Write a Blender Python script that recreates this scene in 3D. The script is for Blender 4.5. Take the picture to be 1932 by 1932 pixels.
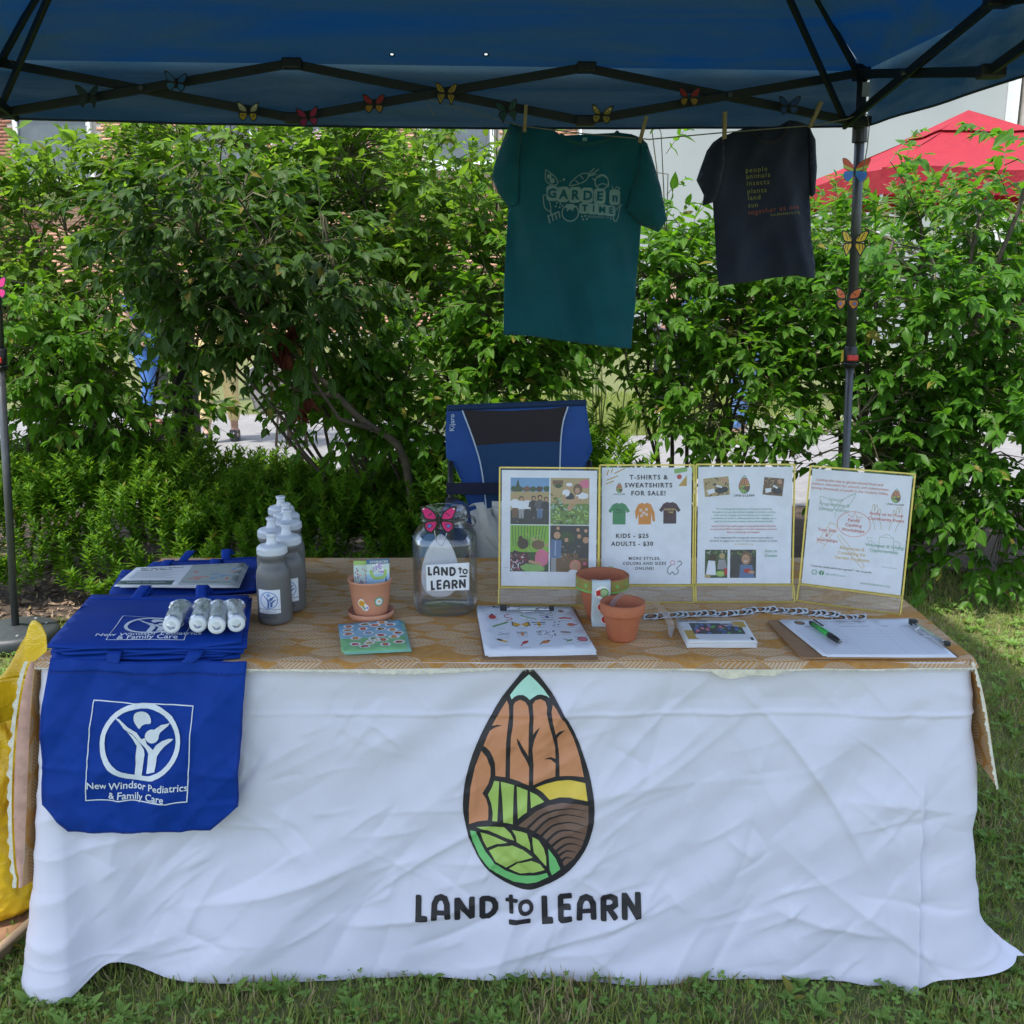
import bpy, bmesh, math, random
import numpy as np
from mathutils import Vector, Matrix, noise
from mathutils.geometry import delaunay_2d_cdt

for _o in list(bpy.data.objects): bpy.data.objects.remove(_o)
SC = bpy.context.scene
ORD = ('first','second','third','fourth','fifth','sixth','seventh','eighth','ninth','tenth')
COL = SC.collection
R = math.radians
rnd = random.Random(7)

# ---------------------------------------------------------------- camera
CAM_H = 1.5; PITCH = R(13.0)
cd = bpy.data.cameras.new('camera'); cam = bpy.data.objects.new('camera', cd); COL.objects.link(cam)
cam.location = (0, 0, CAM_H); cam.rotation_euler = (R(90) - PITCH, 0, 0)
cd.lens = 36; cd.sensor_width = 36; cd.clip_start = 0.05; cd.clip_end = 500
SC.camera = cam
# ---------------------------------------------------------------- world, sun
SUN_EL = R(69); SDIR = Vector((-0.70, -0.70, 0)).normalized()
sv = Vector((SDIR.x*math.cos(SUN_EL), SDIR.y*math.cos(SUN_EL), math.sin(SUN_EL)))
wd = bpy.data.worlds.new('World'); SC.world = wd; wd.use_nodes = True
nt = wd.node_tree; bgn = nt.nodes['Background']; sky = nt.nodes.new('ShaderNodeTexSky')
sky.sky_type = 'NISHITA'; sky.sun_disc = False; sky.sun_elevation = SUN_EL
sky.sun_rotation = math.atan2(SDIR.x, SDIR.y); sky.air_density = 1.0; sky.dust_density = 1.5; sky.ozone_density = 1.0
hsv = nt.nodes.new('ShaderNodeHueSaturation'); hsv.inputs['Saturation'].default_value = 0.80; nt.links.new(sky.outputs[0], hsv.inputs['Color']); nt.links.new(hsv.outputs[0], bgn.inputs[0]); bgn.inputs[1].default_value = 0.15
sl = bpy.data.lights.new('sun', 'SUN'); so = bpy.data.objects.new('sun', sl); COL.objects.link(so)
sl.energy = 2.2; sl.angle = R(1.5); sl.color = (1.0, 0.95, 0.87)
so.rotation_euler = sv.to_track_quat('Z', 'Y').to_euler(); so.location = (-4, 8, 14)
vs = SC.view_settings; vs.view_transform = 'Standard'; vs.look = 'None'; vs.gamma = 1; vs.exposure = 1.4
try: vs.use_curve_mapping = False
except Exception: pass
SC.render.engine = 'CYCLES'
SC.cycles.max_bounces = 8; SC.cycles.transparent_max_bounces = 16

# ---------------------------------------------------------------- measured positions -> world
FPX = 1932.0; CP, SP = math.cos(PITCH), math.sin(PITCH)
def ray(px, py):
    a = (px-966)/FPX; b = (966-py)/FPX
    return Vector((a, CP + b*SP, -SP + b*CP))
def PY(px, py, Y):
    d = ray(px, py); t = Y/d.y; return Vector((d.x*t, Y, CAM_H + d.z*t))
def PZ(px, py, z):
    d = ray(px, py); t = (z-CAM_H)/d.z; return Vector((d.x*t, d.y*t, z))

# ---------------------------------------------------------------- node helper and materials
class NB:
    def __init__(s, m): s.t = m.node_tree; s.n = s.t.nodes; s.l = s.t.links
    def node(s, ty, **kw):
        n = s.n.new(ty)
        for k, v in kw.items(): setattr(n, k, v)
        return n
    def put(s, inp, v):
        if isinstance(v, bpy.types.NodeSocket): s.l.new(v, inp)
        else: inp.default_value = v
    def m(s, op, a, b=None, c=None):
        n = s.node('ShaderNodeMath', operation=op); s.put(n.inputs[0], a)
        if b is not None: s.put(n.inputs[1], b)
        if c is not None: s.put(n.inputs[2], c)
        return n.outputs[0]
    def noise(s, vec, scale, detail=3, rough=0.55, dist=0.0):
        n = s.node('ShaderNodeTexNoise'); n.inputs['Scale'].default_value = scale
        n.inputs['Detail'].default_value = detail; n.inputs['Roughness'].default_value = rough
        n.inputs['Distortion'].default_value = dist
        if vec is not None: s.l.new(vec, n.inputs['Vector'])
        return n.outputs[0]
    def mix(s, f, a, b):
        n = s.node('ShaderNodeMix', data_type='RGBA'); s.put(n.inputs[0], f)
        s.put(n.inputs[6], a if isinstance(a, bpy.types.NodeSocket) else (*a, 1)[:4])
        s.put(n.inputs[7], b if isinstance(b, bpy.types.NodeSocket) else (*b, 1)[:4])
        return n.outputs[2]
    def ramp(s, f, lo, hi):
        n = s.node('ShaderNodeMapRange'); s.put(n.inputs[0], f); n.inputs[1].default_value = lo; n.inputs[2].default_value = hi
        return n.outputs[0]
    def scale(s, vec, sc, rot=(0,0,0)):
        n = s.node('ShaderNodeMapping'); s.l.new(vec, n.inputs[0]); n.inputs['Scale'].default_value = sc; n.inputs['Rotation'].default_value = rot
        return n.outputs[0]
    def bump(s, h, strength, dist=0.002):
        n = s.node('ShaderNodeBump'); n.inputs['Strength'].default_value = strength; n.inputs['Distance'].default_value = dist
        s.l.new(h, n.inputs['Height']); return n.outputs[0]

MATS = {}
def mat(name, col, rough=0.6, vary=0.12, vs_=12, bump=0.0, bs=80, bd=0.002, metal=0.0, spec=0.5, sheen=0.0, trans=0.0, coat=0.0):
    if name in MATS: return MATS[name]
    m = bpy.data.materials.new(name); m.use_nodes = True; b = NB(m); p = b.n['Principled BSDF']
    tc = b.node('ShaderNodeTexCoord').outputs['Object']
    if vary:
        f = b.noise(tc, vs_, 4, 0.6)
        dk = tuple(c*(1-vary) for c in col); lt = tuple(min(1, c*(1+vary)) for c in col)
        b.l.new(b.mix(b.ramp(f, 0.3, 0.7), dk, lt), p.inputs['Base Color'])
    else: p.inputs['Base Color'].default_value = (*col, 1)
    p.inputs['Roughness'].default_value = rough; p.inputs['Metallic'].default_value = metal
    p.inputs['Specular IOR Level'].default_value = spec
    if sheen: p.inputs['Sheen Weight'].default_value = sheen
    if coat: p.inputs['Coat Weight'].default_value = coat; p.inputs['Coat Roughness'].default_value = 0.15
    if bump: b.l.new(b.bump(b.noise(tc, bs, 4), bump, bd), p.inputs['Normal'])
    if trans:
        out = b.n['Material Output']; t = b.node('ShaderNodeBsdfTranslucent'); t.inputs[0].default_value = (*col, 1)
        mx = b.node('ShaderNodeMixShader'); mx.inputs[0].default_value = trans
        b.l.new(p.outputs[0], mx.inputs[1]); b.l.new(t.outputs[0], mx.inputs[2]); b.l.new(mx.outputs[0], out.inputs[0])
    MATS[name] = m; return m

def leaf_mat(name, c1, c2, ctr, trans=0.38, rough=0.5, bias=0.0):
    m = bpy.data.materials.new(name); m.use_nodes = True; b = NB(m); p = b.n['Principled BSDF']
    g = b.node('ShaderNodeNewGeometry'); oi = b.node('ShaderNodeObjectInfo')
    f = b.m('FRACT', b.m('ADD', g.outputs['Random Per Island'], b.m('MULTIPLY', oi.outputs['Random'], 7.31)))
    big = b.ramp(b.noise(g.outputs['Position'], 1.7, 2), 0.35, 0.65)
    col = b.mix(b.m('ADD', b.m('MULTIPLY', f, 0.6), b.m('MULTIPLY', big, 0.4)), c1, c2)
    uv = b.node('ShaderNodeUVMap').outputs[0]; sp = b.node('ShaderNodeSeparateXYZ'); b.l.new(uv, sp.inputs[0])
    ax = b.m('ABSOLUTE', b.m('SUBTRACT', sp.outputs[0], 0.5))
    rib = b.m('LESS_THAN', ax, 0.035)
    vein = b.m('FRACT', b.m('MULTIPLY', b.m('SUBTRACT', sp.outputs[1], b.m('MULTIPLY', ax, 0.9)), 7.0))
    vl = b.m('MULTIPLY', b.m('LESS_THAN', vein, 0.16), 0.22)
    col = b.mix(b.m('MAXIMUM', b.m('MULTIPLY', rib, 0.45), vl), col, tuple(min(1, c*2.0+0.02) for c in c2))
    old = b.m('GREATER_THAN', b.m('FRACT', b.m('MULTIPLY', f, 17.3)), 0.972); col = b.mix(b.m('MULTIPLY', old, .8), col, (.22,.16,.03))
    b.l.new(col, p.inputs['Base Color']); p.inputs['Roughness'].default_value = rough
    p.inputs['Specular IOR Level'].default_value = 0.18
    t = b.node('ShaderNodeBsdfTranslucent'); b.l.new(b.mix(f, ctr, tuple(min(1, c*1.45) for c in ctr)), t.inputs[0])
    mx = b.node('ShaderNodeMixShader'); mx.inputs[0].default_value = trans
    b.l.new(p.outputs[0], mx.inputs[1]); b.l.new(t.outputs[0], mx.inputs[2]); b.l.new(mx.outputs[0], b.n['Material Output'].inputs[0])
    MATS[name] = m; return m

def glass_mat(name, col=(0.93, 0.97, 0.95), rough=0.02, ior=1.45, alpha=None):
    m = bpy.data.materials.new(name); m.use_nodes = True; b = NB(m); p = b.n['Principled BSDF']
    tc = b.node('ShaderNodeTexCoord').outputs['Object']
    b.l.new(b.mix(b.noise(tc, 6, 2), tuple(c*0.96 for c in col), col), p.inputs['Base Color'])
    p.inputs['Roughness'].default_value = rough; p.inputs['IOR'].default_value = ior
    p.inputs['Transmission Weight'].default_value = 1.0
    if alpha is not None: p.inputs['Alpha'].default_value = alpha
    MATS[name] = m; return m

# thin clear sheets: mostly transparent with a glossy reflection
def film_mat(name, tint=(0.95, 0.97, 0.95), gloss=0.14, white=0.05, rough=0.08, fk=0.7):
    m = bpy.data.materials.new(name); m.use_nodes = True; b = NB(m)
    tr = b.node('ShaderNodeBsdfTransparent'); tr.inputs[0].default_value = (*tint, 1)
    gl = b.node('ShaderNodeBsdfGlossy'); gl.inputs['Roughness'].default_value = rough
    df = b.node('ShaderNodeBsdfDiffuse'); df.inputs[0].default_value = (0.8, 0.82, 0.85, 1)
    tc = b.node('ShaderNodeTexCoord').outputs['Object']
    fr = b.node('ShaderNodeFresnel'); fr.inputs[0].default_value = 1.45
    b.l.new(b.bump(b.noise(tc, 45, 3), 0.3, 0.004), gl.inputs['Normal'])
    m1 = b.node('ShaderNodeMixShader'); b.l.new(b.m('ADD', b.m('MULTIPLY', fr.outputs[0], fk), gloss*0.3), m1.inputs[0])
    b.l.new(tr.outputs[0], m1.inputs[1]); b.l.new(gl.outputs[0], m1.inputs[2])
    m2 = b.node('ShaderNodeMixShader'); m2.inputs[0].default_value = white
    b.l.new(m1.outputs[0], m2.inputs[1]); b.l.new(df.outputs[0], m2.inputs[2]); b.l.new(m2.outputs[0], b.n['Material Output'].inputs[0])
    MATS[name] = m; return m

def cl(name, c, rough=0.55): return mat('print_'+name, c, rough, vary=0.06, vs_=30)

# ---------------------------------------------------------------- objects
def tag(o, label=None, cat=None, group=None, kind=None):
    if label: o['label'] = label
    if cat: o['category'] = cat
    if group: o['group'] = group
    if kind: o['kind'] = kind
    return o
def wm(o):
    m = Matrix.Identity(4)
    while o is not None: m = o.matrix_basis @ m; o = o.parent
    return m
def thing(name, label, cat, loc=(0,0,0), rz=0.0, group=None):
    o = bpy.data.objects.new(name, None); COL.objects.link(o); o.location = loc; o.rotation_euler = (0,0,rz)
    o.empty_display_size = 0.05
    return tag(o, label, cat, group)
def link(name, me, parent=None):
    o = bpy.data.objects.new(name, me); COL.objects.link(o)
    if parent is not None: o.parent = parent
    return o
def smooth(me, on=True, angle=None):
    me.polygons.foreach_set('use_smooth', [on]*len(me.polygons))

class MB:
    def __init__(s): s.v = []; s.f = []; s.mi = []; s.uv = None
    def add(s, vs, fs, mi=0):
        k = len(s.v); s.v += [tuple(v) for v in vs]; s.f += [tuple(i+k for i in f) for f in fs]; s.mi += [mi]*len(fs); return s
    def box(s, c, d, rot=None, mi=0):
        M = rot.to_3x3() if rot is not None else Matrix.Identity(3)
        c = Vector(c); h = [x/2 for x in d]
        vs = [c + M @ Vector((sx*h[0], sy*h[1], sz*h[2])) for sx in (-1,1) for sy in (-1,1) for sz in (-1,1)]
        return s.add(vs, [(0,1,3,2),(4,6,7,5),(0,4,5,1),(2,3,7,6),(0,2,6,4),(1,5,7,3)], mi)
    def beam(s, a, b, w, h, up=(0,0,1), mi=0):
        a = Vector(a); b = Vector(b); d = (b-a); L = d.length; d.normalize()
        sx = d.cross(Vector(up)).normalized(); uz = sx.cross(d)
        M = Matrix((sx, d, uz)).transposed()
        return s.box((a+b)/2, (w, L, h), M, mi)
    def tube(s, pts, rad, n=8, mi=0, cap=True):
        pts = [Vector(p) for p in pts]; k0 = len(s.v); m = len(pts)
        if not hasattr(rad, '__len__'): rad = [rad]*m
        ref = None
        for i, p in enumerate(pts):
            d = (pts[min(i+1, m-1)] - pts[max(i-1, 0)])
            d = d.normalized() if d.length > 1e-9 else Vector((0,0,1))
            if ref is None: ref = d.orthogonal().normalized()
            ref = (ref - d*ref.dot(d)); ref = ref.normalized() if ref.length > 1e-6 else d.orthogonal().normalized()
            b = d.cross(ref)
            for j in range(n):
                a = 2*math.pi*j/n; s.v.append(tuple(p + (ref*math.cos(a) + b*math.sin(a))*rad[i]))
        for i in range(m-1):
            for j in range(n):
                a = k0+i*n+j; b_ = k0+i*n+(j+1)%n; s.f.append((a, b_, b_+n, a+n)); s.mi.append(mi)
        if cap:
            s.f.append(tuple(k0+j for j in range(n))[::-1]); s.f.append(tuple(k0+(m-1)*n+j for j in range(n))); s.mi += [mi, mi]
        return s
    def lathe(s, prof, n=32, c=(0,0,0), mi=0, sq=0.0):
        k0 = len(s.v); m = len(prof)
        for (r, z) in prof:
            for j in range(n):
                a = 2*math.pi*j/n; rr = r
                if sq: rr = r*(1 + sq*(1-abs(math.cos(2*a)))*0.5*1.0)
                s.v.append((c[0]+rr*math.cos(a), c[1]+rr*math.sin(a), c[2]+z))
        for i in range(m-1):
            for j in range(n):
                a = k0+i*n+j; b = k0+i*n+(j+1)%n; s.f.append((a, b, b+n, a+n)); s.mi.append(mi)
        if prof[0][0] > 1e-4: s.f.append(tuple(k0+j for j in range(n))[::-1]); s.mi.append(mi)
        if prof[-1][0] > 1e-4: s.f.append(tuple(k0+(m-1)*n+j for j in range(n))); s.mi.append(mi)
        return s
    def ball(s, c, r, nu=8, nv=5, mi=0, sc=(1,1,1)):
        k0 = len(s.v)
        for i in range(nv+1):
            t = math.pi*i/nv
            for j in range(nu):
                a = 2*math.pi*j/nu
                s.v.append((c[0]+r*sc[0]*math.sin(t)*math.cos(a), c[1]+r*sc[1]*math.sin(t)*math.sin(a), c[2]+r*sc[2]*math.cos(t)))
        for i in range(nv):
            for j in range(nu):
                a = k0+i*nu+j; b = k0+i*nu+(j+1)%nu; s.f.append((a, a+nu, b+nu, b)); s.mi.append(mi)
        return s
    def grid(s, fn, nu, nv, mi=0):
        k0 = len(s.v)
        for j in range(nv+1):
            for i in range(nu+1): s.v.append(tuple(fn(i/nu, j/nv)))
        for j in range(nv):
            for i in range(nu):
                a = k0+j*(nu+1)+i; s.f.append((a, a+1, a+nu+2, a+nu+1)); s.mi.append(mi)
        return s
    def build(s, name, mats, parent=None, world=False, sm=False, thick=None, bev=None):
        if not isinstance(mats, (list, tuple)): mats = [mats]
        vs_ = s.v
        if world and parent is not None:
            M = wm(parent).inverted(); vs_ = [tuple(M @ Vector(v)) for v in vs_]
        me = bpy.data.meshes.new(name); me.from_pydata(vs_, [], s.f)
        for m in mats: me.materials.append(m)
        me.polygons.foreach_set('material_index', s.mi)
        if sm: smooth(me)
        me.update(); o = link(name, me, parent)
        if thick:
            md = o.modifiers.new('solid', 'SOLIDIFY'); md.thickness = thick; md.offset = -1 if thick > 0 else 1
        if bev:
            md = o.modifiers.new('bevel', 'BEVEL'); md.width = bev; md.segments = 2; md.limit_method = 'ANGLE'
        return o

# ---------------------------------------------------------------- flat shapes (print, cut sheets): one triangulated sheet, painter's order
def circ(cx, cy, rx, ry=None, n=20, a0=0, a1=360):
    ry = ry or rx; full = (a1-a0 >= 360)
    return [(cx+rx*math.cos(R(a0+(a1-a0)*k/(n if full else n-1))), cy+ry*math.sin(R(a0+(a1-a0)*k/(n if full else n-1)))) for k in range(n)]
def rect(x0, y0, x1, y1): return [(x0,y0),(x1,y0),(x1,y1),(x0,y1)]
def rrect(x0, y0, x1, y1, r, n=4):
    p = []
    for cx, cy, a in ((x1-r, y0+r, -90), (x1-r, y1-r, 0), (x0+r, y1-r, 90), (x0+r, y0+r, 180)):
        for k in range(n+1): p.append((cx+r*math.cos(R(a+90*k/n)), cy+r*math.sin(R(a+90*k/n))))
    return p
def catmull(pts, n=4, closed=False):
    out = []; m = len(pts)
    g = (lambda i: pts[i % m]) if closed else (lambda i: pts[max(0, min(m-1, i))])
    for i in range(m if closed else m-1):
        p0, p1, p2, p3 = g(i-1), g(i), g(i+1), g(i+2)
        for k in range(n):
            t = k/n
            out.append(tuple(0.5*((2*b)+(-a+c)*t+(2*a-5*b+4*c-d)*t*t+(-a+3*b-3*c+d)*t**3) for a, b, c, d in zip(p0, p1, p2, p3)))
    if not closed: out.append(tuple(pts[-1]))
    return out
def ribbon(pts, w, cap=True):
    n = len(pts)
    if not hasattr(w, '__len__'): w = [w]*n
    L = []; Rr = []; dirs = []
    for i in range(n):
        if i == 0: d = (pts[1][0]-pts[0][0], pts[1][1]-pts[0][1]); k = 1
        elif i == n-1: d = (pts[-1][0]-pts[-2][0], pts[-1][1]-pts[-2][1]); k = 1
        else:
            a = (pts[i][0]-pts[i-1][0], pts[i][1]-pts[i-1][1]); b = (pts[i+1][0]-pts[i][0], pts[i+1][1]-pts[i][1])
            la = math.hypot(*a) or 1e-9; lb = math.hypot(*b) or 1e-9
            d = (a[0]/la+b[0]/lb, a[1]/la+b[1]/lb); k = min(1.5, 1/max(0.4, math.hypot(*d)/2))
        l = math.hypot(*d) or 1e-9; d = (d[0]/l, d[1]/l); dirs.append(d); h = w[i]/2*k
        L.append((pts[i][0]-d[1]*h, pts[i][1]+d[0]*h)); Rr.append((pts[i][0]+d[1]*h, pts[i][1]-d[0]*h))
    out = L[:]
    if cap:
        d = dirs[-1]; h = w[-1]/2*0.6
        out += [(L[-1][0]+d[0]*h*0.8+d[1]*h*0.5, L[-1][1]+d[1]*h*0.8-d[0]*h*0.5), (Rr[-1][0]+d[0]*h*0.8-d[1]*h*0.5, Rr[-1][1]+d[1]*h*0.8+d[0]*h*0.5)]
    out += Rr[::-1]
    if cap:
        d = dirs[0]; h = w[0]/2*0.6
        out += [(Rr[0][0]-d[0]*h*0.8-d[1]*h*0.5, Rr[0][1]-d[1]*h*0.8+d[0]*h*0.5), (L[0][0]-d[0]*h*0.8+d[1]*h*0.5, L[0][1]-d[1]*h*0.8-d[0]*h*0.5)]
    return out
def ring(cx, cy, r, w, n=24, ry=None):   # annulus: two loops
    ry = ry or r
    return [circ(cx, cy, r+w/2, ry+w/2, n), circ(cx, cy, r-w/2, ry-w/2, n)]
def tri2d(shapes, step=None):
    """shapes: (mat_index, loop or [loops]); the last one drawn wins"""
    V = []; E = []; lst = []
    allp = []
    for mi, lp in shapes:
        loops = lp if isinstance(lp[0][0], (tuple, list)) else [lp]
        lst.append((mi, loops))
        for l in loops:
            k = len(V); n = len(l)
            if step:
                l2 = []
                for i in range(n):
                    a = l[i]; b = l[(i+1) % n]; q = max(1, int(math.hypot(a[0]-b[0], a[1]-b[1])/step))
                    l2 += [(a[0]+(b[0]-a[0])*t/q, a[1]+(b[1]-a[1])*t/q) for t in range(q)]
                l = l2; n = len(l)
            V += l; E += [(k+i, k+(i+1) % n) for i in range(n)]
    if step:
        xs = [p[0] for p in V]; ys = [p[1] for p in V]; x0, x1, y0, y1 = min(xs), max(xs), min(ys), max(ys)
        j = 0; y = y0+step*0.37
        while y < y1:
            x = x0 + step*(0.31 + 0.5*(j % 2))
            while x < x1: V.append((x, y)); x += step
            y += step*0.87; j += 1
    r = delaunay_2d_cdt([Vector(p) for p in V], E, [], 0, 1e-7)
    v2 = [(p.x, p.y) for p in r[0]]; T = [tuple(t) for t in r[2] if len(t) == 3]
    A = np.array(v2); TT = np.array(T); C = A[TT].mean(axis=1)
    win = np.full(len(T), -1)
    for mi, loops in lst:
        ins = np.zeros(len(T), bool)
        for l in loops:
            Lp = np.array(l); a = Lp; b = np.roll(Lp, -1, axis=0)
            bb = (C[:,0] >= Lp[:,0].min()) & (C[:,0] <= Lp[:,0].max()) & (C[:,1] >= Lp[:,1].min()) & (C[:,1] <= Lp[:,1].max())
            idx = np.where(bb)[0]
            if len(idx) == 0: continue
            px = C[idx,0][:,None]; py = C[idx,1][:,None]
            cond = (a[None,:,1] > py) != (b[None,:,1] > py)
            dy = (b[:,1]-a[:,1]); dy = np.where(abs(dy) < 1e-12, 1e-12, dy)
            xi = a[None,:,0] + (py-a[None,:,1])*(b[:,0]-a[:,0])[None,:]/dy[None,:]
            ins[idx] ^= ((cond & (px < xi)).sum(axis=1) % 2 == 1)
        win[ins] = mi
    keep = [i for i in range(len(T)) if win[i] >= 0]
    return v2, [T[i] for i in keep], [int(win[i]) for i in keep]
def sheet(name, shapes, mats, mapf, parent=None, step=None, world=True, sm=True, off=0.0, thick=None):
    v2, T, mi = tri2d(shapes, step)
    used = sorted({i for t in T for i in t}); re = {u: k for k, u in enumerate(used)}
    b = MB(); b.v = [tuple(mapf(*v2[u], off)) for u in used]; b.f = [tuple(re[i] for i in t) for t in T]; b.mi = mi
    VA = np.array(b.v); FA = np.array(b.f); nrm = np.cross(VA[FA[:,1]]-VA[FA[:,0]], VA[FA[:,2]]-VA[FA[:,0]]).sum(0)   # the printed side looks out
    if float(nrm @ (np.array([0,0,CAM_H+(1e-6)])-VA.mean(0))) < 0: b.f = [t[::-1] for t in b.f]
    return b.build(name, mats, parent, world, sm, thick)

_tc = {}
def text2d(s, size=1.0, bold=0.0, space=1.0, align='CENTER'):
    key = (s, bold, space, align)
    if key not in _tc:
        c = bpy.data.curves.new('t', 'FONT'); c.body = s; c.size = 1.0; c.align_x = align; c.offset = bold; c.space_character = space
        c.resolution_u = 3; o = bpy.data.objects.new('t', c); me = o.to_mesh()
        _tc[key] = ([(v.co.x, v.co.y) for v in me.vertices], [tuple(p.vertices) for p in me.polygons])
        o.to_mesh_clear(); bpy.data.objects.remove(o); bpy.data.curves.remove(c)
    v, f = _tc[key]
    return [(x*size, y*size) for x, y in v], f
def texts(name, items, mats, mapf, parent, off=0.0006, world=True):
    """items: (text, x, y, size, align, bold, rot_deg, mat_index, space)"""
    b = MB()
    for it in items:
        it = list(it) + [None]*(9-len(it)); s, x, y, size = it[:4]
        v, f = text2d(s, size, it[5] or 0.0, it[8] or 1.0, it[4] or 'CENTER'); a = R(it[6] or 0); ca, sa = math.cos(a), math.sin(a)
        b.add([mapf(x+p*ca-q*sa, y+p*sa+q*ca, off) for p, q in v], f, it[7] or 0)
    return b.build(name, mats, parent, world)
def plane_map(o, ux, uy):
    o = Vector(o); ux = Vector(ux).normalized(); uy = Vector(uy).normalized(); n = ux.cross(uy)
    return lambda x, y, off=0.0: o + ux*x + uy*y + n*off
def quad_map(bl, br, tr, tl, w, h, lift=0.0):
    bl, br, tr, tl = map(Vector, (bl, br, tr, tl)); n = (br-bl).cross(tl-bl).normalized()
    def f(x, y, off=0.0):
        u, v = x/w, y/h; return bl*(1-u)*(1-v)+br*u*(1-v)+tr*u*v+tl*(1-u)*v + n*(off+lift)
    return f
def fbm(x, y, z=0.0, o=3): return noise.fractal(Vector((x, y, z)), 0.5, 2.0, o)

# ---------------------------------------------------------------- the two emblems
def logo_shapes():
    """0 black 1 mint 2 orange 3 lime 4 yellow 5 brown 6 green; drawing units, y down"""
    S = [(0, catmull([(805,92),(850,130),(900,190),(960,275),(1020,365),(1080,470),(1140,600),(1190,740),(1225,870),(1245,1010),(1243,1130),(1220,1240),(1180,1340),(1120,1430),(1040,1510),(950,1565),(850,1597),(760,1595),(680,1565),(600,1515),(520,1440),(450,1350),(400,1240),(370,1130),(358,1020),(370,880),(400,750),(450,610),(510,490),(580,370),(650,270),(720,180),(770,115)], 2, True))]
    P = lambda m, *p: S.append((m, list(p)))
    P(1, (806,148),(860,200),(905,250),(945,312),(925,300),(890,287),(860,290),(835,305),(810,322),(790,303),(765,290),(730,292),(705,305),(688,322),(676,295),(720,235),(760,190))
    P(2, (655,330),(668,360),(672,420),(660,500),(650,600),(645,838),(578,830),(575,740),(560,690),(540,655),(515,630),(498,617),(520,560),(540,520),(570,500),(625,487),(590,483),(555,487),(600,410))
    P(2, (700,360),(712,338),(745,322),(780,335),(800,365),(808,430),(803,520),(800,690),(775,650),(740,590),(722,565),(728,610),(755,670),(790,730),(806,775),(803,888),(740,862),(676,845),(678,700),(683,560),(697,480))
    P(2, (830,350),(850,325),(885,318),(915,335),(928,365),(925,400),(940,470),(965,560),(982,640),(985,720),(950,705),(905,715),(950,722),(985,750),(983,838),(920,852),(833,885),(836,760),(828,640),(840,580),(860,530),(880,487),(850,515),(832,540),(836,430))
    P(2, (967,347),(990,370),(1050,460),(1110,590),(1150,710),(1177,843),(1100,835),(1013,836),(1010,700),(995,570),(1010,550),(1050,515),(1010,520),(985,540),(965,450),(957,390))
    P(2, (483,650),(520,700),(545,770),(545,830),(530,880),(490,945),(515,985),(530,1040),(530,1100),(527,1125),(460,1135),(400,1155),(398,1050),(410,900),(440,760))
    P(3, (570,863),(603,867),(600,940),(595,1050),(590,1128),(557,1128),(560,1080),(550,1020),(528,955),(555,905))
    P(3, (614,868),(705,888),(700,960),(695,1148),(632,1135),(625,1000))
    P(3, (722,896),(795,925),(790,1068),(760,1085),(730,1112),(725,1000))
    P(3, (812,933),(860,960),(907,1000),(860,1020),(818,1042))
    P(4, (850,908),(920,885),(1000,868),(1080,863),(1185,880),(1200,990),(1080,970),(1010,972),(945,990),(900,945))
    P(5, (732,1160),(780,1120),(850,1065),(930,1025),(1030,1003),(1120,1008),(1205,1025),(1205,1130),(1190,1220),(1160,1310),(1110,1390),(1043,1445),(1030,1410),(1010,1370),(990,1340),(960,1305),(930,1265),(890,1235),(850,1205),(800,1180))
    for q in ([(790,1185),(900,1085),(1030,1042),(1200,1060)],[(838,1208),(940,1112),(1060,1085),(1195,1110)],[(885,1238),(965,1165),(1080,1137),(1200,1165)],[(925,1270),(1000,1205),(1090,1188),(1190,1217)],[(958,1305),(1030,1248),(1100,1238),(1175,1264)],[(988,1340),(1050,1295),(1110,1287),(1160,1308)],[(1005,1372),(1060,1337),(1125,1350)],[(1025,1408),(1060,1383),(1100,1395)]):
        c = catmull(q, 3); n = len(c); S.append((0, ribbon(c, [17*(1-k/(n-1))+3 for k in range(n)], False)))
    P(3, (450,1170),(540,1160),(635,1170),(680,1210),(705,1258),(620,1230),(530,1190))
    P(3, (475,1203),(540,1220),(660,1270),(590,1278),(522,1307),(495,1260))
    P(3, (535,1325),(600,1295),(690,1290),(760,1320),(830,1380),(740,1395),(650,1440),(580,1390))
    P(3, (668,1450),(740,1410),(820,1400),(880,1430),(912,1468),(830,1485),(745,1488))
    P(3, (690,1187),(750,1200),(790,1215),(810,1280),(815,1335),(770,1300),(722,1270),(715,1230))
    P(3, (827,1238),(870,1265),(905,1320),(920,1380),(922,1443),(880,1400),(838,1350),(830,1290))
    P(6, (408,1193),(445,1195),(470,1260),(510,1330),(570,1400),(650,1465),(740,1503),(830,1507),(925,1492),(938,1520),(870,1548),(790,1560),(700,1545),(620,1500),(540,1440),(470,1360),(425,1270))
    P(6, (935,1322),(985,1390),(1017,1468),(960,1510),(945,1470))
    return S
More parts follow.
